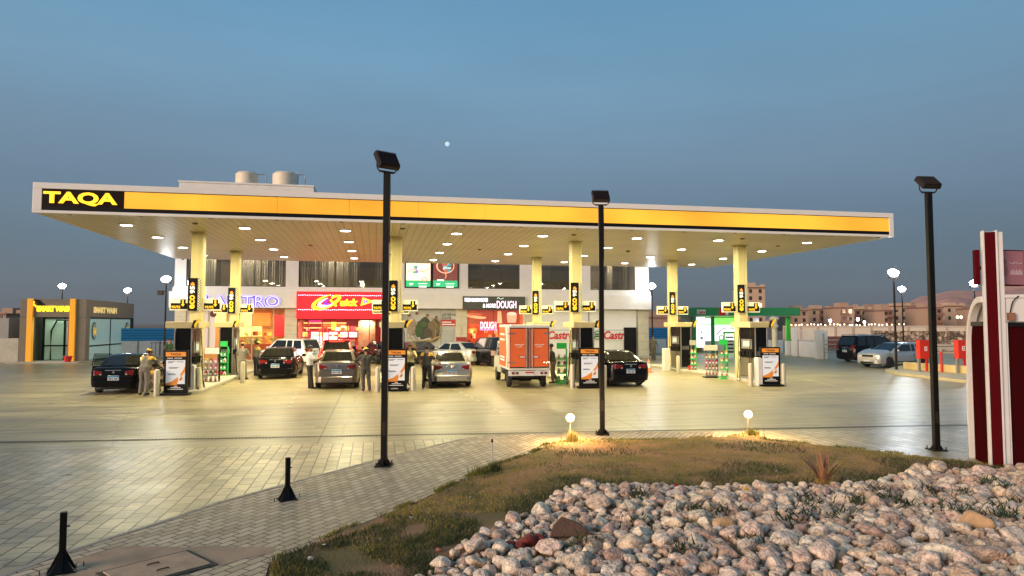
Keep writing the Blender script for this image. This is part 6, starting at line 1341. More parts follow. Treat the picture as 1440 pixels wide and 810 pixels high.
def car(label, loc, rz, body, L=4.4, Wd=1.74, H=1.46, belt=.92, boot=1.0, kind='sedan', hood=.86, cab=None, wb=2.6, rw=.30, tail='side', tail_lit=False, rim=M_rim, name='parked_car', glassin=None, rails=False, cat='car', door_open=False, plate=True, front=False, tail_z=None, group=None):
    t = thing(name, label, cat, loc, rz, group)
    hl = L/2; clr = .19
    if kind == 'sedan':
        cab = cab or (-hl+.62, -hl+1.25, .30, 1.05)
        deck = [(-hl,boot-.16),(-hl+.05,boot-.03),(-hl+.12,boot),(cab[0]+.1,boot+.01),(cab[1],belt+.02),(cab[3],belt+.01),(cab[3]+.35,hood+.03),(hl-.35,hood-.10),(hl-.06,hood-.22),(hl,hood-.34)]
    else:
        cab = cab or (-hl+.10, -hl+.42, .28, 1.05)
        deck = [(-hl,belt-.12),(-hl+.06,belt),(cab[3],belt+.01),(cab[3]+.3,hood+.06),(hl-.35,hood-.04),(hl-.05,hood-.16),(hl,hood-.30)]
    yw = [-wb/2-.02, wb/2+.02]; Rr = rw+.065
    ys = set()
    for i in range(31): ys.add(-hl+L*i/30)
    for w_ in yw:
        for k in range(13): ys.add(w_+Rr*math.cos(PI*k/12))
    for q in (.02,.05,.10,.18): ys.add(-hl+q); ys.add(hl-q)
    ys = sorted(ys); q = [ys[0]]
    for y in ys[1:]:
        if y-q[-1] > .012: q.append(y)
    ys = q
    def hwid(y):
        d = max(0, abs(y)-(hl-.55))/.55; return Wd/2*(1-.10*d**2-.10*max(0, d-.82)/.18)
    def zbot(y):
        z = clr+.06*max(0, abs(y)-(hl-.5))/.5
        for w_ in yw:
            if abs(y-w_) < Rr: z = max(z, rw+math.sqrt(max(0, Rr**2-(y-w_)**2)))
        return z
    fr = [(0,0),(.80,0),(.95,.03),(.985,.18),(1.0,.45),(.99,.66),(.965,.84),(.93,.94),(.86,.99),(.5,1.01),(0,1.02)]
    mb = MB(); n = len(fr); full = [(a, b) for a, b in fr]+[(-a, b) for a, b in fr[-2:0:-1]]; m = len(full)
    for y in ys:
        zb_, zt_ = zbot(y), lerp_prof(deck, y); w_ = hwid(y)
        mb.v += [(w_*a, y, zb_+(zt_-zb_)*b) for a, b in full]
    for j in range(len(ys)-1):
        for i in range(m): mb.f.append((j*m+i, j*m+(i+1)%m, (j+1)*m+(i+1)%m, (j+1)*m+i)); mb.m.append(0)
    mb.f.append(tuple(range(m))); mb.m.append(0); mb.f.append(tuple(range((len(ys)-1)*m, len(ys)*m))); mb.m.append(0)
    bo = mb.build('body', body, t, world=False, smooth=True, angle=32)
    # cabin
    yA, yB, yC, yD = cab; wbse = Wd/2*.90; wr = Wd/2*.70 if kind == 'sedan' else Wd/2*.76
    zA = (boot if kind == 'sedan' else belt)-.02; zD = belt-.02
    def ring(y, w_, z): return [(-w_, y, z), (w_, y, z)]
    mb = MB(); st = []
    N_ = 6
    prof = [(yA, zA, wbse*.97)]
    prof += [(yA+(yB-yA)*k/3, zA+(H-.035-zA)*k/3+.02*math.sin(PI*k/3), wbse*.97+(wr-wbse*.97)*k/3) for k in (1,2)]
    prof += [(yB, H-.035, wr), (yB+(yC-yB)*.33, H-.002, wr*1.02), (yB+(yC-yB)*.66, H, wr*1.02), (yC, H-.03, wr)]
    prof += [(yC+(yD-yC)*k/3, H-.03+(zD-H+.03)*k/3+.02*math.sin(PI*k/3), wr+(wbse-wr)*k/3) for k in (1,2,3)]
    k = len(prof); 
    vs = []
    for y, z, w_ in prof:
        zb_ = belt-.05; wbb = wbse
        vs += [(-wbb, y, zb_), (-w_, y, z-.03 if z > belt+.1 else z), (-w_*.88, y, z), (0, y, z+.015), (w_*.88, y, z), (w_, y, z-.03 if z > belt+.1 else z), (wbb, y, zb_)]
    fs = []
    for j in range(k-1):
        for i in range(6): fs.append((j*7+i, j*7+i+1, (j+1)*7+i+1, (j+1)*7+i))
    mb.add(vs, fs); ca = mb.build('cabin', body, t, world=False, smooth=True, angle=40)
    # panes
    G_ = glassin or M_cglass
    def quad(nm, P4, lift, inset=(.06,.05), nu=4):
        a, b, c, d = [Vector(p) for p in P4]     # a-b bottom, d-c top
        nrm = (b-a).cross(d-a).normalized()
        mb = MB(); rr = []
        for v_ in (inset[1], 1-inset[1]):
            for u in (inset[0], 1-inset[0]):
                p = a.lerp(b, u).lerp(d.lerp(c, u), v_); rr.append(p)
        p00, p10, p01, p11 = rr; o1 = nrm*lift; o0 = nrm*(lift-.03)
        mid = nrm*.018
        mb.add([p00+o1, p10+o1, p11+o1, p01+o1, p00+o0, p10+o0, p11+o0, p01+o0], [(0,1,2,3),(0,4,5,1),(1,5,6,2),(2,6,7,3),(3,7,4,0)])
        return mb.build(nm, G_, t, world=False, bevel=.008)
    e = .032
    quad('rear_window', [(-wbse*.93, yA, zA), (wbse*.93, yA, zA), (wr*.93, yB, H-.035), (-wr*.93, yB, H-.035)], .030, (.07,.10))
    quad('windscreen', [(wbse*.96, yD, zD), (-wbse*.96, yD, zD), (-wr*.95, yC, H-.03), (wr*.95, yC, H-.03)], .030, (.05,.06))
    if rails:
        for s in (-1,1): mb = MB(); mb.tube([(s*wr*.95,yB+.1,H),(s*wr*.95,yB+.2,H+.05),(s*wr*.95,yC-.2,H+.05),(s*wr*.95,yC-.1,H)], .02, 6, 3); mb.build('roof_rail', M_chrome, t, world=False)
    for s in (-1, 1):
        ymid = (yB+yC)/2+.05
        yb0 = yA+(yB-yA)*.35 if kind == 'sedan' else yA+.22
        segs = [(yb0, yB+.05, ymid-.05, ymid-.05), (ymid+.05, ymid+.05, yC-.02, yD-.28)] if kind == 'sedan' else [(yb0, yB+.05, yB+.62, yB+.58), (yB+.70, yB+.72, ymid+.08, ymid+.08), (ymid+.16, ymid+.16, yC-.02, yD-.28)]
        zlo = belt+.03; zhi = H-.10
        def sp(y, z):   # point on the side slope
            tt = (z-(belt-.05))/(H-.06-(belt-.05)); return Vector((s*(wbse+(wr-wbse)*tt+.006), y, z))
        for y0, y1, y2, y3 in segs:
            mb = MB(); P4 = [sp(y0, zlo), sp(y3, zlo), sp(y2, zhi), sp(y1, zhi)]; nn_ = Vector((s*.9,0,.3)).normalized()*.012
            mb.add([p+nn_ for p in P4]+[p-nn_*2 for p in P4], [(0,1,2,3),(0,4,5,1),(1,5,6,2),(2,6,7,3),(3,7,4,0)]); mb.build('side_window', G_, t, world=False)
        # chrome sill line, doors, handles, mirror
        mb = MB(); mb.box(*sorted((s*(Wd/2-.0), s*(Wd/2+.006))), yw[0]+Rr+.02, yw[1]-Rr-.02, clr+.16, clr+.20); mb.build('side_trim', M_blackm, t, world=False)
        for yy in (ymid, yD-.30): mb = MB(); mb.box(*sorted((s*(Wd/2-.03), s*(Wd/2+.0015))), yy-.006, yy+.006, clr+.2, belt-.1); mb.build('door_seam', M_blackm, t, world=False)
        for yy in (ymid-.30, yD-.75 if kind != 'sedan' else yD-.78+.25): mb = MB(); mb.box(*sorted((s*(Wd/2-.02), s*(Wd/2+.018))), yy-.08, yy+.08, belt-.17, belt-.14); mb.build('door_handle', M_chrome, t, world=False, bevel=.005)
        mb = MB(); mb.ell((s*(Wd/2+.10), yD-.30, belt+.08), (.11,.07,.075), 12, 8); mb.box(*sorted((s*(Wd/2-.08), s*(Wd/2+.02))), yD-.32, yD-.27, belt+.0, belt+.05); mb.build('mirror', body, t, world=False, smooth=True)
    # wheels
    for w_ in yw:
        for s in (-1, 1):
            xo = s*(Wd/2-.015); xi_ = s*(Wd/2-.21); mb = MB()
            pr_ = [(.17,0),(rw*.72,-.012),(rw*.93,0),(rw,.03),(rw,.16),(rw*.93,.19),(.1,.19)]
            nn2 = 24; mb2 = MB(); mb2.lathe([(r, z) for r, z in pr_], (0,0,0), nn2); mb2.v = [(xo-s*z, w_+a, rw+b) for a, b, z in mb2.v]; ty = mb2.build('wheel', M_tyre, t, world=False, smooth=True)
            mb2 = MB(); mb2.cyl((xo-s*.02, w_, rw), (xo-s*.03, w_, rw), rw*.66, n=20); mb2.cyl((xo-s*.02, w_, rw), (xo+s*.004, w_, rw), rw*.14, n=10)
            for kk in range(5 if rim is not M_blackm else 8):
                a = 2*PI*kk/5; ca_, sa_ = math.cos(a), math.sin(a)
                q_ = [(-.045, 0), (.045, 0), (.03, rw*.62), (-.03, rw*.62)]; mb2.add([(xo-s*.004, w_+u*ca_-v*sa_, rw+u*sa_+v*ca_) for u, v in q_]+[(xo-s*.025, w_+u*ca_-v*sa_, rw+u*sa_+v*ca_) for u, v in q_], [(0,1,2,3),(0,4,5,1),(1,5,6,2),(2,6,7,3),(3,7,4,0)])
            # dark rim recess ring
            mb2.build('rim', rim, ty, world=False)
    mb = MB(); mb.box(-Wd/2+.22, Wd/2-.22, -hl+.25, hl-.25, clr-.03, .62); mb.build('underbody', M_under, t, world=False)
    # rear fittings
    zt_ = boot if kind == 'sedan' else belt; yr = -hl; wend = hwid(-hl+.05)
    mb = MB(); zbm = clr+.08; mb.prism([(wend*.97,-hl+.30),(wend*.99,-hl+.02),(wend*.80,-hl-.07),(0,-hl-.085),(-wend*.80,-hl-.07),(-wend*.99,-hl+.02),(-wend*.97,-hl+.30)], zbm, zbm+.24, 'z'); mb.build('rear_bumper', body, t, world=False, bevel=.035, seg=3)
    mb = MB(); mb.prism([(wend*.80,-hl-.0),(wend*.55,-hl-.055),(-wend*.55,-hl-.055),(-wend*.80,-hl-.0)], clr+.01, clr+.075, 'z'); mb.build('lower_valance', M_blackm, t, world=False)
    ztl = tail_z or (zt_-.30); th_ = .21 if tail != 'tall' else .34
    if tail_lit: mb = MB(); mb.box(-.35,.35,yB-.125,yB-.10,H-.075,H-.045); mb.build('high_brake_light', M_tail_on, t, world=False)
    for s in (-1, 1):
        x0_, x1_ = (wend*.52, wend*.90) if tail == 'side' else ((wend*.66, wend*.93) if tail == 'tall' else (wend*.45, wend*.90))
        mb = MB(); P_ = [(s*x0_, -hl-.018), (s*x1_, -hl-.006), (s*(x1_+.065), -hl+.10), (s*(x1_+.065), -hl+.26), (s*x1_, -hl+.26), (s*x0_, -hl+.1)]
        z_a, z_b = ztl, ztl+th_
        if kind != 'sedan' and tail == 'tall': z_a, z_b = belt-.30, belt+.06
        mb.prism(P_, z_a, z_b, 'z'); mb.v = [((v[0], v[1], v[2]-(.05 if abs(v[0]) < x0_+.03 and v[2] > z_b-.01 else 0)+(.05 if abs(v[0]) < x0_+.03 and v[2] < z_a+.01 else 0))) for v in mb.v]; tl = mb.build('tail_light', M_tail_on if tail_lit else M_tail, t, world=False, bevel=.02)
        mb = MB(); mb.box(*sorted((s*(x0_+.02), s*(x0_+.08))), -hl-.021, -hl, z_a+.03, z_a+.07); mb.build('reverse_lamp', M_clear, tl, world=False)
    mb = MB(); mb.box(-wend*.80, wend*.80, -hl-.003, -hl+.01, zt_-.335, zt_-.327); mb.build('boot_seam', M_blackm, t, world=False)
    if kind == 'sedan':
        for s in (-1,1): mb = MB(); mb.box(*sorted((s*wend*.5, s*wend*.507)), -hl-.003, -hl+.01, zt_-.33, zt_-.13); mb.build('boot_seam', M_blackm, t, world=False)
    mb = MB(); mb.box(-.26,.26,-hl-.020,-hl-.002,zt_-.115,zt_-.085); mb.build('boot_trim', M_chrome, t, world=False, bevel=.004)
    mb = MB(); mb.lathe([(.045,0),(.045,.012)], (0,0,0), 14); mb.v = [(a, -hl-.012-z, zt_-.17+b) for a, b, z in mb.v]; mb.build('emblem', M_chrome, t, world=False)
    if plate:
        zp = zt_-.47 if kind == 'sedan' else zt_-.42
        mb = MB(); mb.box(-.20,.20,-hl-.105,-hl-.0,zp,zp+.20) if 0 else mb.box(-.19,.19,-hl-.024,-hl-.0,zp,zp+.18); pl = mb.build('number_plate', M_plate, t, world=False, bevel=.004)
        mb = MB(); mb.box(-.185,.185,-hl-.028,-hl-.024,zp+.115,zp+.172); mb.build('plate_band', M_plateb, pl, world=False)
        mb = MB()
        for k_, (a, b) in enumerate(((-.15,-.11),(-.09,-.06),(-.03,-.01),(.04,.07),(.09,.13))): mb.box(a, b, -hl-.028, -hl-.024, zp+.03, zp+.085)
        mb.build('plate_marks', M_textd, pl, world=False)
    mb = MB(); mb.cyl((wend*.5,-hl-.03,clr+.02),(wend*.5,-hl+.2,clr+.02),.03,n=10); mb.build('exhaust', M_chrome, t, world=False)
    if kind != 'sedan':
        mb = MB(); mb.box(-wr*.9,wr*.9,yB-.09,yB+.08,H-.045,H-.01); mb.build('roof_spoiler', body, t, world=False, bevel=.015)
    if front:
        for s in (-1,1):
            mb = MB(); mb.prism([(s*Wd*.24, hl+.004), (s*Wd*.40, hl-.08), (s*Wd*.452, hl-.38), (s*Wd*.40, hl-.35), (s*Wd*.24, hl-.1)], hood-.36, hood-.20, 'z'); mb.build('headlight', M_clear, t, world=False, bevel=.015)
            mb = MB(); mb.ell((s*Wd*.34, hl+.0, clr+.18), (.06,.03,.05), 10, 8); mb.build('fog_lamp', M_clear, t, world=False)
        mb = MB(); mb.box(-Wd*.22, Wd*.22, hl-.02, hl+.012, hood-.36, hood-.24); mb.build('grille', M_blackm, t, world=False, bevel=.01)
        mb = MB(); mb.prism([(Wd*.44,hl-.35),(Wd*.43,hl-.06),(Wd*.33,hl+.05),(0,hl+.085),(-Wd*.33,hl+.05),(-Wd*.43,hl-.06),(-Wd*.44,hl-.35)], clr+.05, clr+.27, 'z'); mb.build('front_bumper', body, t, world=False, bevel=.04, seg=3)
        mb = MB(); mb.box(-Wd*.25,Wd*.25,hl+.06,hl+.092,clr+.08,clr+.17); mb.build('air_intake', M_blackm, t, world=False)
        mb = MB(); mb.box(-.19,.19,hl+.088,hl+.098,clr+.18,clr+.28); mb.build('front_plate', M_plate, t, world=False)
    return t
def heading(px, deg=0): return R(deg)
blk = mat('black_car_paint', (.004,.004,.005), .16, .0, coat=.12, spec=.15); slv = paint('silver_car_paint', (.38,.37,.35), .75, .28); whc = paint('white_car_paint', (.66,.66,.64), .1, .3)
brn = paint('bronze_grey_car_paint', (.20,.165,.14), .7, .28); redc_ = paint('red_car_paint', (.32,.01,.015), .3, .25); slw = paint('pearl_silver_paint', (.50,.49,.46), .5, .28)
def carat(px, py, L, **k):  # rear bottom centre given in the photo; the car points away from the camera
    x, y = G(px, py); return (x, y+L/2+.12, 0)
c1 = car('black older saloon with its left door open, leftmost of the queue', carat(157,555,4.3), 0, blk, L=4.3, Wd=1.70, H=1.42, boot=.98)
# open left door
yd = .35; x0_ = -.85; mb = MB(); prd = [(0,.28),(0,.90),(.95,.90),(1.0,.6),(.95,.28)]
M_ = Matrix.Translation((-.86,1.0,0))@Matrix.Rotation(R(-62),4,'Z')
mb.prism([(-a, z) for a, z in prd], -.05, .0, 'x'); mb.v = [tuple(M_@Vector((x, y, z))) for x, y, z in mb.v]; d_ = mb.build('open_door', blk, c1, world=False, bevel=.012); d_['label'] = 'left rear door standing open'
mb = MB(); mb.tube([tuple(M_@Vector((-.025, -a, z))) for a, z in ((.0,.9),(.30,1.36),(.9,1.38),(.97,.9))], .022, 6, 1); mb.build('door_frame', blk, d_, world=False)
mb = MB(); mb.prism([(-.14,.92),(-.34,1.33),(-.88,1.35),(-.93,.92)], -.03, -.02, 'x'); mb.v = [tuple(M_@Vector(v)) for v in mb.v]; mb.build('door_window', glassmat('door_glass', (.6,.65,.6), .08), d_, world=False)
car('black saloon with wide red tail lights beside the cafe pump', carat(386,534,4.55), 0, blk, L=4.55, Wd=1.78, H=1.44, boot=1.02, tail='wide')
x, y, _ = P(410, 43.5); car('white crossover seen from behind, parked in front of the cafe', (x-.2, y+.4, 0), R(52), whc, L=4.4, Wd=1.80, H=1.66, belt=1.02, kind='suv', tail='side', tail_z=.86)
x, y = P(472, 33)[:2]; y += 1.1; car('red hatchback with glowing brake lights ahead of the bronze saloon', (x+.1, y+1.2, 0), R(-2), redc_, L=4.0, Wd=1.84, H=1.80, belt=1.12, kind='suv', tail='tall', tail_lit=True)
x, y = G(472, 516); 
car('bronze grey small saloon being filled near the middle left', carat(473,548,4.0), R(0), brn, L=4.0, Wd=1.72, H=1.50, belt=.94, boot=1.08, cab=(-2+.52,-2+1.05,.42,1.15), wb=2.45)
car('silver saloon right of the tallest lamp pole', carat(636,546,4.45), R(0), slv, L=4.45, Wd=1.77, H=1.43, belt=.9, boot=1.02, tail='side')
x, y = P(640, 44.5)[:2]; car('pearl silver saloon parked by the grey service front', (x, y, 0), R(38), slw, L=4.5, Wd=1.76, H=1.44, boot=1.02)
x, y = P(692, 43)[:2]; car('black off-roader in front of the orange sandwich shop', (x, y, 0), R(30), blk, L=4.7, Wd=1.86, H=1.78, belt=1.08, hood=1.02, kind='suv', rw=.35)
x, y = P(536, 45)[:2]; car('dark saloon partly hidden by the tallest lamp pole, outside the red shop', (x, y+.4, 0), R(20), blk, L=4.4, H=1.43)
x, y = P(592, 44.5)[:2]; car('dark green saloon behind the man in yellow', (x, y+.8, 0), R(-150), paint('dark_green_paint', (.02,.035,.02), .4), L=4.3, H=1.43, front=True)
x, y = P(650, 38.3)[:2] if 0 else (0,0)
car('black saloon between the second lamp pole and the street lamp', carat(885,545,4.5), R(-9) if 0 else R(3), blk, L=4.5, Wd=1.77, H=1.45, boot=1.04, tail='wide')
x, y = P(1208, 49.0)[:2]; car('black large off-roader with chrome roof rails, parked on the right', (x-.2, y-1.6, 0), -YAW+R(-73), blk, L=4.95, Wd=1.9, H=1.80, belt=1.10, hood=1.08, kind='suv', rw=.37, wb=2.8, rails=True, tail='tall', name='parked_off_roader')
x, y = P(1249, 41.5)[:2]; car('silver hatchback parked facing left behind the kerb lamp', (x+.2, y-.1, 0), -YAW+R(112), slw, L=4.35, Wd=1.74, H=1.47, belt=.94, hood=1.0, kind='suv', cab=(-2.05,-1.55,.15,1.15), front=True, rim=M_blackm)
# ================================================================== BOX TRUCK
x, y = G(748, 546); tr = thing('delivery_truck', 'small orange and white box van being filled, seen from behind', 'truck', (x, y+2.3, 0), R(-2.5)); tw = mat('truck_white', (.66,.65,.62), .35); to = mat('truck_orange', (.72,.13,.035), .35, var=.06, vs=2)
L2 = 2.3
mb = MB(); mb.box(-.84,.84,-L2+.03,.60,.72,2.56); mb.build('cargo_box', tw, tr, world=False, bevel=.02)
for s in (-1,1):
    mb = MB(); mb.box(*sorted((s*.842, s*.848)), -L2+.12, .52, .82, 2.46); sp_ = mb.build('side_panel', to, tr, world=False)
    mb = MB(); mb.prism([(-1.95,2.46),(-1.35,2.46),(-1.62,1.9),(-1.72,1.4),(-1.5,.82),(-1.9,.82),(-2.1,1.4),(-2.08,1.9)], *sorted((s*.849, s*.853)), 'x'); mb.build('white_swoosh', tw, sp_, world=False)
    mb = MB()
    for zz_ in (2.12, 1.9, 1.16, 1.04): mb.box(*sorted((s*.849, s*.853)), -1.1, .2, zz_, zz_+.07)
    mb.build('side_print', M_printw, sp_, world=False)
    mb = MB(); mb.box(*sorted((s*.05, s*.78)), -L2-.012, -L2+.03, .86, 2.40); dr_ = mb.build('rear_door', to, tr, world=False, bevel=.006)
    mb = MB(); a, b = sorted((s*.03, s*.80))
    for bx_ in ((a, b, 2.40, 2.44), (a, b, .82, .86), (a, a+.03, .86, 2.40), (b-.03, b, .86, 2.40)): mb.box(bx_[0], bx_[1], -L2-.008, -L2+.03, bx_[2], bx_[3])
    mb.build('door_seal', M_black, dr_, world=False)
    mb = MB(); mb.cyl((s*.13,-L2-.035,.78),(s*.13,-L2-.035,2.44),.014,n=8); mb.build('lock_bar', M_grey, dr_, world=False)
    for zz_ in (2.18, 1.02, ): mb = MB(); mb.box(*sorted((s*.58, s*.86)), -L2-.03, -L2-.01, zz_, zz_+.05); mb.build('hinge', M_chrome, dr_, world=False)
    mb = MB(); a, b = sorted((s*.22, s*.60)); mb.tube([(a,-L2-.016,1.74),(a+.1,-L2-.016,1.76),(b-.1,-L2-.016,1.74),(b,-L2-.016,1.78)], .016, 5, 3); mb.box(a+.06, b-.08, -L2-.018, -L2-.012, 1.66, 1.675); mb.build('door_print', M_printw, dr_, world=False)
    mb = MB(); a, b = sorted((s*.14, s*.42)); mb.box(a, b, -L2-.02, -L2-.012, 1.22, 1.31); bd = mb.build('print_badge', mat('plum_print', (.28,.02,.06), .4), dr_, world=False, bevel=.02)
    mb = MB(); mb.box(a+.03, b-.05, -L2-.024, -L2-.019, 1.245, 1.285); mb.build('badge_print', M_printw, bd, world=False)
    mb = MB(); mb.box(*sorted((s*.45, s*.72)), -L2-.03, -L2+.02, .565, .66); tl = mb.build('tail_light', M_tail, tr, world=False, bevel=.01)
    mb = MB(); mb.box(*sorted((s*.54, s*.62)), -L2-.036, -L2-.028, .58, .645); mb.build('reverse_lamp', M_clear, tl, world=False)
mb = MB(); mb.box(-.84,.84,-L2-.0,-L2+.12,.50,.70); mb.build('rear_bumper', tw, tr, world=False, bevel=.012)
mb = MB(); mb.box(-.19,.19,-L2-.03,-L2-.002,.50,.67); pl = mb.build('number_plate', M_plate, tr, world=False); mb = MB(); mb.box(-.18,.18,-L2-.034,-L2-.03,.61,.665); mb.build('plate_band', M_red, pl, world=False)
mb = MB(); mb.box(-.70,.70,-L2+.1,1.9,.42,.56); mb.box(-.25,.25,-1.4,-.9,.22,.45); mb.cyl((-.7,-1.45,.32),(.7,-1.45,.32),.05,n=8); mb.build('chassis', M_under, tr, world=False)
mb = MB(); mb.prism([(.62,.50),(.62,1.80),(1.5,1.82),(1.85,1.30),(2.6,1.12),(2.75,.9),(2.75,.42),(.62,.42)], -.80, .80, 'x'); mb.build('cab', tw, tr, world=False, bevel=.06, seg=3)
for s in (-1,1):
    mb = MB(); mb.prism([(.85,1.18),(.85,1.70),(1.42,1.72),(1.70,1.28),(1.70,1.18)], *sorted((s*.79, s*.806)), 'x'); mb.build('side_window', M_cglass, tr, world=False)
    mb = MB(); mb.box(*sorted((s*.86, s*1.10)), 1.50, 1.56, 1.14, 1.36); mb.box(*sorted((s*.78, s*.90)), 1.52, 1.54, 1.2, 1.23); mb.build('mirror', M_chrome, tr, world=False, bevel=.02)
    for yy in (-1.45, 1.95):
        xo = s*.80; mb2 = MB(); mb2.lathe([(.17,0),(.25,-.01),(.31,0),(.33,.03),(.33,.15),(.30,.18),(.1,.18)], (0,0,0), 22); mb2.v = [(xo-s*z, yy+a, .33+b) for a, b, z in mb2.v]; w_ = mb2.build('wheel', M_tyre, tr, world=False, smooth=True)
        mb2 = MB(); mb2.cyl((xo-s*.03,yy,.33),(xo+s*.0,yy,.33),.19,.15,n=16); mb2.build('rim', M_grey, w_, world=False)
    mb = MB(); mb.box(*sorted((s*.62, s*.82)), -1.05, -.99, .2, .5); mb.build('mud_flap', M_rubber, tr, world=False)
# ================================================================== PEOPLE
skin = mat('skin', (.36,.19,.12), .55); shoe = mat('shoe_black', (.02,.02,.02), .5); hairm = mat('hair_black', (.012,.010,.009), .6)
def person(label, loc, rz, shirt, trousers, arms, legs=None, lean=0.0, head=(0,0), hip=.93, sleeve='short', cap=None, bald=False, scale=1.0, yoke=None, beard=False):
    Vv = Vector
    pel = Vv((0, 0, hip)); le = Vv((0, math.sin(lean), math.cos(lean)))
    waist = pel+le*.12; chest = pel+le*.34; neck = pel+le*.51; up = Vv((0, math.sin(lean*.6+head[0]), math.cos(lean*.6+head[0]))).normalized(); hd = neck+up*.17
    bones = []   # (a, b, ra, rb, tag)
    bones += [(pel+Vv((-.05,0,-.02)), pel+Vv((.05,0,-.02)), .135, .135, 't'), (pel+Vv((-.06,0,.06)), waist+Vv((-.06,0,0)), .13, .125, 's'), (pel+Vv((.06,0,.06)), waist+Vv((.06,0,0)), .13, .125, 's'),
              (waist+Vv((-.05,0,0)), chest+Vv((-.085,0,.02)), .125, .125, 's'), (waist+Vv((.05,0,0)), chest+Vv((.085,0,.02)), .125, .125, 's'), (chest+Vv((-.08,0,.02)), neck+Vv((-.10,0,-.07)), .115, .075, 's'), (chest+Vv((.08,0,.02)), neck+Vv((.10,0,-.07)), .115, .075, 's'),
              (neck+Vv((-.12,0,-.06)), neck+Vv((.12,0,-.06)), .07, .07, 's'), (neck-le*.05, neck+up*.07, .058, .052, 'k')]
    bones += [(hd+up*.025, hd+up*.035, .092, .092, 'k'), (hd-up*.045+Vv((0,.018,0)), hd-up*.07+Vv((0,.03,0)), .062, .05, 'k')]
    Rh = Matrix.Rotation(head[1], 3, 'Z'); f = Rh@Vv((0,1,0)); sd = Rh@Vv((1,0,0))
    bones += [(hd+f*.085+up*.015, hd+f*.112-up*.015, .012, .017, 'k')] + [(hd+sd*s*.088+up*.012, hd+sd*s*.094-up*.018, .016, .012, 'k') for s in (-1,1)]
    for s, (el, ha) in zip((-1, 1), arms):
        sh = neck+Vv((s*.185, 0, -.065)); el = Vv(el); ha = Vv(ha)
        bones += [(sh, el, .054, .043, 's'), (el, ha, .042 if sleeve == 'long' else .038, .028, 's' if sleeve == 'long' else 'k')]
        if sleeve == 'short': bones[-2] = (sh, sh.lerp(el,.72), .066, .066, 's'); bones.insert(-1, (sh.lerp(el,.7), el, .043, .039, 'k'))
        d = (ha-el).normalized(); nrm = d.cross(Vv((0,0,1)));
        if nrm.length < .2: nrm = Vv((-s,0,0))
        nrm.normalize(); w_ = d.cross(nrm).normalized()
        if abs(d.z) > .7: w_ = Vv((0,1,0)); nrm = Vv((-s,0,0))
        pc = ha+d*.045; 
        bones += [(ha, pc+w_*.018, .026, .022, 'k'), (ha, pc-w_*.018, .026, .022, 'k')]
        for k, (o_, ln) in enumerate(((-.030,.060),(-.010,.070),(.010,.066),(.030,.052))):
            b0 = ha+d*.07+w_*o_; b1 = b0+d*ln*.55+nrm*.006; b2 = b1+d*ln*.35+nrm*ln*.45; bones += [(b0, b1, .0105, .0095, 'k'), (b1, b2, .0095, .0085, 'k')]
        t0 = ha+d*.015-w_*.02; t1 = t0+d*.035-w_*.032+nrm*.01; bones += [(t0, t1, .013, .011, 'k'), (t1, t1+d*.028+nrm*.008, .011, .0095, 'k')]
    legs = legs or [((0,.02),(0,0)), ((0,.02),(0,0))]
    for s, lg in zip((-1, 1), legs):
        (kx_, ky_), (fx_, fy_) = lg[0], lg[1]; kz = lg[2] if len(lg) > 2 else hip*.52
        hp = pel+Vv((s*.095,0,-.05)); kn = Vv((s*.095+kx_, ky_, kz)); an = Vv((s*.088+fx_, fy_, .10))
        bones += [(hp, kn, .108, .082, 't'), (kn, an, .080, .068, 't'), (an+Vv((0,0,-.045)), an+Vv((s*.03,.15,-.06)), .044, .038, 'f'), (an+Vv((0,-.02,0)), an+Vv((0,-.03,-.055)), .047, .042, 'f')]
    mb = MB()
    for a, b, ra, rb, tg in bones:
        a = Vv(a); b = Vv(b); d = b-a; L = max(d.length, 1e-4); d = d/L if L > 1e-3 else Vv((0,0,1)); u = d.orthogonal().normalized(); w_ = d.cross(u); n = 12
        prs = [(-ra*math.cos(t_), ra*math.sin(t_)) for t_ in (R(18),R(45),R(70),R(90))]+[(L+rb*math.sin(t_), rb*math.cos(t_)) for t_ in (0,R(25),R(50),R(74))]
        o_ = len(mb.v)
        for z_, r_ in prs:
            for k in range(n): t_ = 2*PI*k/n; mb.v.append(a+d*z_+u*math.cos(t_)*r_+w_*math.sin(t_)*r_)
        for j in range(len(prs)-1):
            for k in range(n): mb.f.append((o_+j*n+k, o_+j*n+(k+1)%n, o_+(j+1)*n+(k+1)%n, o_+(j+1)*n+k)); mb.m.append(0)
        mb.f.append(tuple(o_+k for k in range(n-1,-1,-1))); mb.f.append(tuple(o_+(len(prs)-1)*n+k for k in range(n))); mb.m += [0,0]
    tmp = mb.build('tmp', skin, None)
    rmod = tmp.modifiers.new('r', 'REMESH'); rmod.mode = 'VOXEL'; rmod.voxel_size = .0085; rmod.use_smooth_shade = True
    smm = tmp.modifiers.new('s', 'SMOOTH'); smm.iterations = 3; smm.factor = .5
    dg = bpy.context.evaluated_depsgraph_get(); me = bpy.data.meshes.new_from_object(tmp.evaluated_get(dg)); bpy.data.objects.remove(tmp)
    C = np.zeros(len(me.polygons)*3); me.polygons.foreach_get('center', C); C = C.reshape(-1,3); best = np.full(len(C), 1e9); mi = np.zeros(len(C), int); tm = {'s':1,'t':2,'k':0,'f':3}
    for a, b, ra, rb, tg in bones:
        A = np.array(a); B = np.array(b); D = B-A; l2 = max((D**2).sum(), 1e-8); tt = np.clip(((C-A)@D)/l2, 0, 1); dist = np.linalg.norm(C-(A+tt[:,None]*D), axis=1)-(ra+(rb-ra)*tt)
        q = dist < best; best[q] = dist[q]; mi[q] = tm[tg]
    if yoke: q = (mi == 1) & (C[:,2] > neck.z-.13) & (np.abs(C[:,0]) > .10); mi[q] = 4
    me.materials.clear()
    for m in (skin, shirt, trousers, shoe, yoke or shirt): me.materials.append(m)
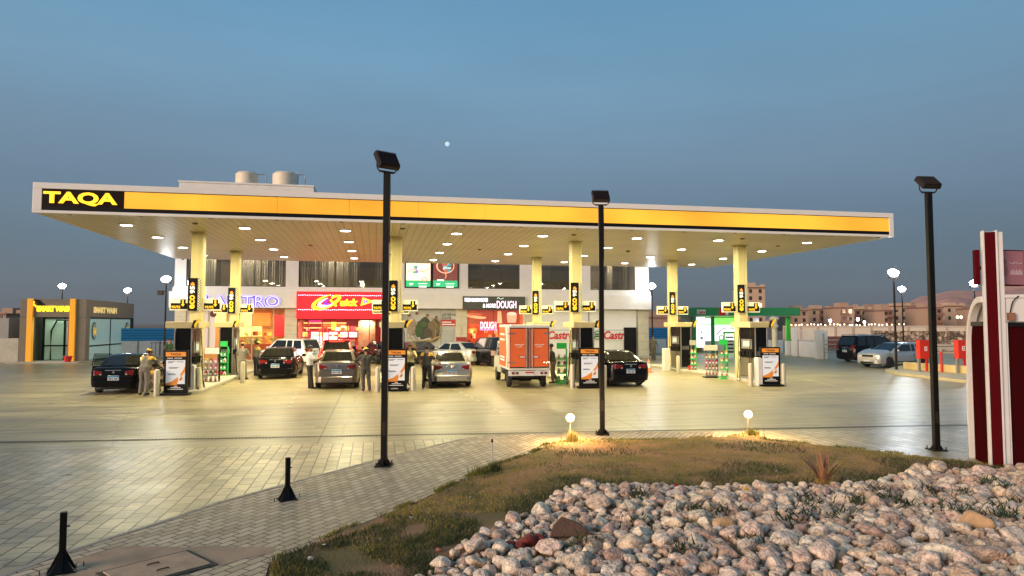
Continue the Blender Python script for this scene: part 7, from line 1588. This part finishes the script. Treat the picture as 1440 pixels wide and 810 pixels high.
    me.polygons.foreach_set('material_index', mi.astype(np.int32)); me.polygons.foreach_set('use_smooth', [True]*len(me.polygons)); me.name = 'person'
    o = bpy.data.objects.new('person', me); col.objects.link(o); o.location = loc; o.rotation_euler[2] = rz; o.scale = (scale,)*3; tag(o, label, 'person')
    ax = Matrix((sd, (f-up*f.dot(up)).normalized(), up)).transposed()
    # eyes, hair or cap
    for s in (-1,1):
        mb = MB(); mb.ell(hd+f*.084+sd*s*.032+up*.022, (.010,.008,.007), 8, 6); mb.build('eye', M_black, o, world=False)
    mb = MB(); mb.box(-.024,.024,-.004,.004,-.004,.004); mb.v = [tuple(hd+f*.086-up*.045+ax@Vector(v)) for v in mb.v]; mb.build('mouth', mat('lip', (.20,.07,.06), .6), o, world=False)
    if cap is not None:
        mb = MB(); mb.ell((0,0,0), (.104,.112,.088), 16, 10); q_ = [(tuple(hd+up*.045+ax@Vector((v[0], v[1]-.004, max(v[2], .0))))) for v in mb.v]; mb.v = q_; c_ = mb.build('cap', cap, o, world=False, smooth=True)
        mb = MB(); mb.prism([(-.075,.07),(-.06,.15),(0,.175),(.06,.15),(.075,.07)], .035, .047, 'z'); mb.v = [tuple(hd+up*.01+ax@Vector(v)) for v in mb.v]; mb.build('visor', cap, c_, world=False)
        mb = MB(); mb.ell((0,-.035,.015), (.098,.075,.075), 14, 8); mb.v = [tuple(hd+ax@Vector(v)) for v in mb.v]; mb.build('hair', hairm, o, world=False, smooth=True)
    elif not bald:
        mb = MB(); mb.ell((0,-.014,.042), (.102,.106,.092), 16, 10); mb.v = [tuple(hd+ax@Vector(v)) for v in mb.v]; mb.build('hair', hairm, o, world=False, smooth=True)
    if beard: mb = MB(); mb.ell((0,.035,-.075), (.058,.055,.04), 12, 8); mb.v = [tuple(hd+ax@Vector(v)) for v in mb.v]; mb.build('beard', hairm, o, world=False, smooth=True)
    return o
sh_gr = mat('shirt_grey', (.17,.155,.12), .8, var=.15, vs=12); tr_gr = mat('trousers_grey', (.19,.165,.14), .8, var=.15, vs=10); sh_dk = mat('shirt_dark_grey', (.055,.055,.045), .8, var=.2, vs=12); tr_dk = mat('trousers_black', (.018,.018,.018), .8)
sh_w = mat('tshirt_white', (.72,.72,.70), .8); sh_y = mat('shirt_pale_yellow', (.70,.60,.34), .8); yk = mat('yoke_yellow', (.70,.42,.05), .8); capy = mat('cap_yellow', (.75,.48,.04), .6); kh = mat('khaki', (.26,.20,.12), .8)
hang = lambda s, h=.93, f_=.02: ((s*.26, f_, h+.20), (s*.29, f_+.06, h-.06))
FR = [(-1,), (1,)]
def feet(px, py): x, y = G(px, py); return (x, y, .006)
person('attendant in grey and yellow cap leaning by the black car, hand on bollard', (feet(201,556)[0], feet(201,556)[1]+.1, .006), R(-12), sh_gr, tr_gr, [((-.24,.30,1.12),(-.16,.50,.98)), ((.34,.28,1.16),(.56,.30,.96))], legs=[((-.02,.06),(-.05,.0)), ((.03,-.02),(.06,-.16))], lean=.42, head=(.25,-.5), cap=capy, yoke=yk)
person('person in khaki crouching at the side of the black car', (feet(213,554)[0]+.1, feet(213,554)[1]+.55, .006), R(60), kh, kh, [((-.24,.30,.72),(-.12,.52,.72)), ((.24,.30,.72),(.14,.50,.76))], legs=[((-.03,.36),(0,.10),.50), ((.03,.36),(0,.10),.50)], lean=.6, head=(-.2,0), hip=.40, sleeve='long', yoke=yk)
person('attendant in grey with his back turned by the cafe pump', feet(340,534), R(-14), sh_gr, tr_gr, [((-.28,.08,1.14),(-.25,.30,1.05)), ((.28,.10,1.14),(.22,.34,1.10))], legs=[((0,.03),(-.02,0)), ((.03,.02),(.10,.0))], head=(.30,-.2), yoke=None, cap=mat('cap_olive', (.30,.24,.08), .7))
person('attendant in yellow cap half hidden behind the one in grey', (feet(350,531)[0]+.15, feet(350,531)[1]+1.0, .006), R(-60), sh_gr, tr_dk, [((-.25,.14,1.15),(-.12,.38,1.12)), ((.25,.12,1.15),(.14,.36,1.16))], lean=.12, head=(.2,0), cap=capy, yoke=yk)
person('man in white t-shirt and black trousers standing left of the bronze saloon', feet(435,547), R(-78), sh_w, tr_dk, [((-.23,.12,1.15),(-.14,.34,1.16)), ((.23,.14,1.15),(.12,.36,1.20))], legs=[((0,.02),(0,.02)), ((0,.04),(0,.10))], head=(.10,0), beard=True, cap=None)
person('attendant in dark grey with yellow cap and elbows out, right of the bronze saloon', feet(514,550), R(8), sh_dk, mat('trousers_dark_grey', (.07,.065,.055), .8), [((-.42,.06,1.20),(-.22,.10,1.02)), ((.40,.12,1.20),(.42,.36,1.08))], legs=[((0,.03),(0,0)), ((.02,.02),(.05,-.10))], sleeve='long', head=(.2,.2), cap=capy, scale=.97)
person('man in pale yellow shirt holding a phone to his face', feet(576,541), R(172), sh_y, tr_dk, [((-.28,.10,1.16),(-.10,.20,1.40)), ((.26,.06,1.14),(.10,.26,1.22))], legs=[((0,.02),(0,0)), ((0,.04),(0,.06))], bald=False, scale=1.0)
person('attendant in dark shirt with yellow shoulders beside the silver saloon', feet(600,547), R(-25), sh_dk, tr_dk, [((-.27,.02,1.15),(-.28,.10,.92)), ((.30,.12,1.16),(.42,.30,1.02))], legs=[((-.02,.02),(-.05,0)), ((.03,.02),(.07,.0))], yoke=yk, head=(.1,-.3))
person('man in dark clothes standing under the street lamp right of the shops', feet(919,507), R(160), mat('cloth_brown', (.10,.085,.06), .8), mat('cloth_brown2', (.085,.07,.05), .8), [hang(-1), hang(1)], sleeve='long', scale=1.0)
person('person in green shirt standing by the leftmost front pump', feet(237,519), R(170), mat('shirt_green', (.008,.045,.015), .8), tr_dk, [hang(-1), ((.27,.08,1.14),(.15,.28,1.2))])
person('attendant in brown at the right side of the orange truck', (feet(783,541)[0], feet(783,541)[1]+.6, .006), R(70), mat('cloth_brown', (.10,.085,.06), .8), kh, [((-.25,.18,1.14),(-.15,.40,1.1)), ((.25,.15,1.14),(.15,.38,1.0))], legs=[((0,.04),(0,0)), ((0,.02),(0,-.2))], lean=.15)
# wheel / phone held
x, y, z = feet(576,541); ph = MB(); ph.box(-.035,.035,-.005,.005,-.07,.07); o = ph.build('phone', M_black, bevel=.004); o.location = (x+.10, y-.24, 1.50); tag(o, 'black phone held by the man in pale yellow', 'phone')
# ================================================================== PRODUCT RACKS
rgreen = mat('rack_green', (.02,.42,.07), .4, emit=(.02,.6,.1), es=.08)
bot_c = {'red': (.50,.02,.03), 'white': (.66,.64,.58), 'gold': (.55,.36,.08), 'green': (.03,.30,.06), 'brown': (.22,.08,.03), 'pink': (.62,.10,.32), 'dark': (.03,.03,.03)}
def bmesh_(c):
    mb = MB(); mb.box(-.075,.075,-.05,.05,0,.20); mb.prism([(-.075,.20),(.075,.20),(.03,.26),(-.03,.26)], -.04, .04, 'y'); mb.cyl((.0,0,.26),(.0,0,.295),.022,n=8); return mb
_bm = {}
def bottle(c, loc, label, rz=0, s=1):
    if c not in _bm:
        m = mat('bottle_%s' % c, bot_c[c], .35); o = bmesh_(c).build('oil_bottle', m, bevel=.012); lbm = MB(); lbm.box(-.05,.05,-.053,-.051,.04,.15); lbm.build('label', M_printw if c != 'white' else mat('label_red', (.5,.05,.05), .5), o, world=False); _bm[c] = o; first = True
    else: o = dup(_bm[c]); 
    o.location = loc; o.rotation_euler[2] = rz; o.scale = (s,s,s); o['label'] = label; o['category'] = 'bottle'; o['group'] = label.replace('bottle standing', 'bottles standing'); return o
def rack(px, py, label, cols, posw=.46, h=1.35, green=True, yoff=0, rz=-YAW, where='', headc=None):
    x, y = G(px, py); y += yoff; t = thing('display_rack', label, 'rack', (x, y, .006), rz, 'product racks on the forecourt'); m = rgreen if green else M_blackm
    mb = MB(); mb.box(posw/2-.03, posw/2+.03, .05, .11, 0, h); mb.build('post', m, t, world=False)
    mb = MB(); mb.prism([(-posw/2-.05,0),(posw/2+.22,0),(posw/2+.10,.05),(-posw/2,.05)], -.24, .24, 'y'); mb.build('foot', m, t, world=False)
    n = len(cols)
    for k in range(n):
        z = .12+k*(h-.25)/n; mb = MB(); mb.box(-posw/2, posw/2, -.16, .10, z-.02, z); mb.box(-posw/2, posw/2, -.16, -.15, z, z+.04); mb.build('shelf', m if green else M_grey, t, world=False)
    if headc: mb = MB(); mb.box(-posw/2, posw/2, -.02, .04, h, h+.26); mb.build('header_board', headc, t, world=False, bevel=.01)
    c, s = math.cos(rz), math.sin(rz)
    for k, cl in enumerate(cols):
        z = .12+k*(h-.25)/n; nb = int(posw/.16)
        for i in range(nb):
            lx = -posw/2+.09+i*(posw-.18)/max(1, nb-1); ly = -.05; cc = cl if isinstance(cl, str) else cl[i % len(cl)]
            bottle(cc, (x+lx*c-ly*s, y+lx*s+ly*c, z+.008), 'small product bottle standing on the %s' % where, rz, .78)
rack(975, 524, 'green display rack near the back right pump', [['white'], ['gold'], ['gold','white'], ['gold']], .34, 1.45, where='green rack nearest the back right pump', headc=mat('header_grey', (.4,.38,.32), .5))
rack(1000, 531, 'black display rack of jugs between the two green racks', [['white','white'], ['red','brown'], ['pink','red'], ['brown','gold']], .66, 1.30, green=False, where='black rack between the green racks', headc=mat('header_cream', (.68,.64,.52), .5))
rack(1018, 533, 'green display rack nearest the rightmost column', [['white'], ['gold','green'], ['gold'], ['brown','gold']], .40, 1.6, where='green rack nearest the rightmost column', headc=rgreen)
rack(297, 541, 'black display rack of colourful jugs between the two left pumps', [['white','white','white'], ['red','dark','red'], ['gold','pink','pink'], ['gold','brown','pink']], .60, 1.30, green=False, where='black rack between the left pumps', headc=mat('header_white', (.66,.66,.6), .5))
rack(314, 532, 'green display rack behind the colourful jugs on the left', [['white'], ['green'], ['green','white'], ['green']], .34, 1.5, where='green rack behind the colourful jugs', headc=rgreen)
rack(790, 539, 'green display rack right of the orange truck', [['green'], ['white'], ['dark','red'], ['white']], .44, 1.5, where='green rack right of the truck', headc=rgreen)
for px, py, l in ((973,523,''),): pass
def bucket(px, py, l, m, r=.16):
    x, y = G(px, py, .13); t_ = MB(); t_.lathe([(r*.78,0),(r,.30),(r*1.08,.30),(r*1.06,.33),(r*.9,.31),(r*.7,.03)], (0,0,0), 16); o = t_.build('bucket', m, smooth=True); o.location = (x, y, .135 if 'island' in l else .01); tag(o, l, 'bucket')
bucket(972, 520, 'red bucket beside the back right pump', M_red); bucket(313, 528, 'dark red bucket beside the back left pump', mat('bucket_dark_red', (.30,.02,.03), .4), .19)
x, y = G(1041, 531); t = thing('cool_box', 'blue water cooler jug with white lid at the rightmost column', 'cool box', (x, y-.1, .13)); mb = MB(); mb.lathe([(.14,0),(.15,.28),(.15,.30)], (0,0,0), 18); mb.build('body', mat('cooler_blue', (.01,.06,.32), .4), t, world=False, smooth=True); mb = MB(); mb.lathe([(.155,.30),(.155,.38),(.10,.42)], (0,0,0), 18); mb.build('lid', M_printw, t, world=False, smooth=True)
x, y = G(910,524) ; t = thing('traffic_cone', 'faded orange traffic cone by the lamp right of the black saloon', 'cone', (x+.1, y, .006)); mb = MB(); mb.box(-.2,.2,-.2,.2,0,.04); mb.lathe([(.15,.04),(.03,.70)], (0,0,0), 14); mb.build('cone', mat('cone_orange', (.62,.26,.14), .6), t, world=False); mb = MB(); mb.lathe([(.115,.26),(.075,.46)], (0,0,0), 14); mb.v = [(a*1.03, b*1.03, c) for a, b, c in mb.v]; mb.build('white_sleeve', M_printw, t, world=False)
# ================================================================== CAMERA
cam = bpy.data.cameras.new('camera'); co = bpy.data.objects.new('camera', cam); col.objects.link(co); co.location = (0,0,EYE); co.rotation_euler = (PI/2+PIT, 0, -YAW); cam.lens = 24; cam.sensor_width = 36; cam.clip_end = 20000; cam.clip_start = .05
sc.camera = co
sc.view_settings.view_transform = 'Standard'; sc.view_settings.look = 'None'; sc.view_settings.exposure = EXPO; sc.view_settings.gamma = 1
sc.render.engine = 'CYCLES'; sc.cycles.use_light_tree = True; sc.cycles.max_bounces = 7; sc.cycles.diffuse_bounces = 3; sc.cycles.glossy_bounces = 3; sc.cycles.transparent_max_bounces = 12; sc.cycles.sample_clamp_indirect = 4; sc.cycles.caustics_reflective = False; sc.cycles.caustics_refractive = False
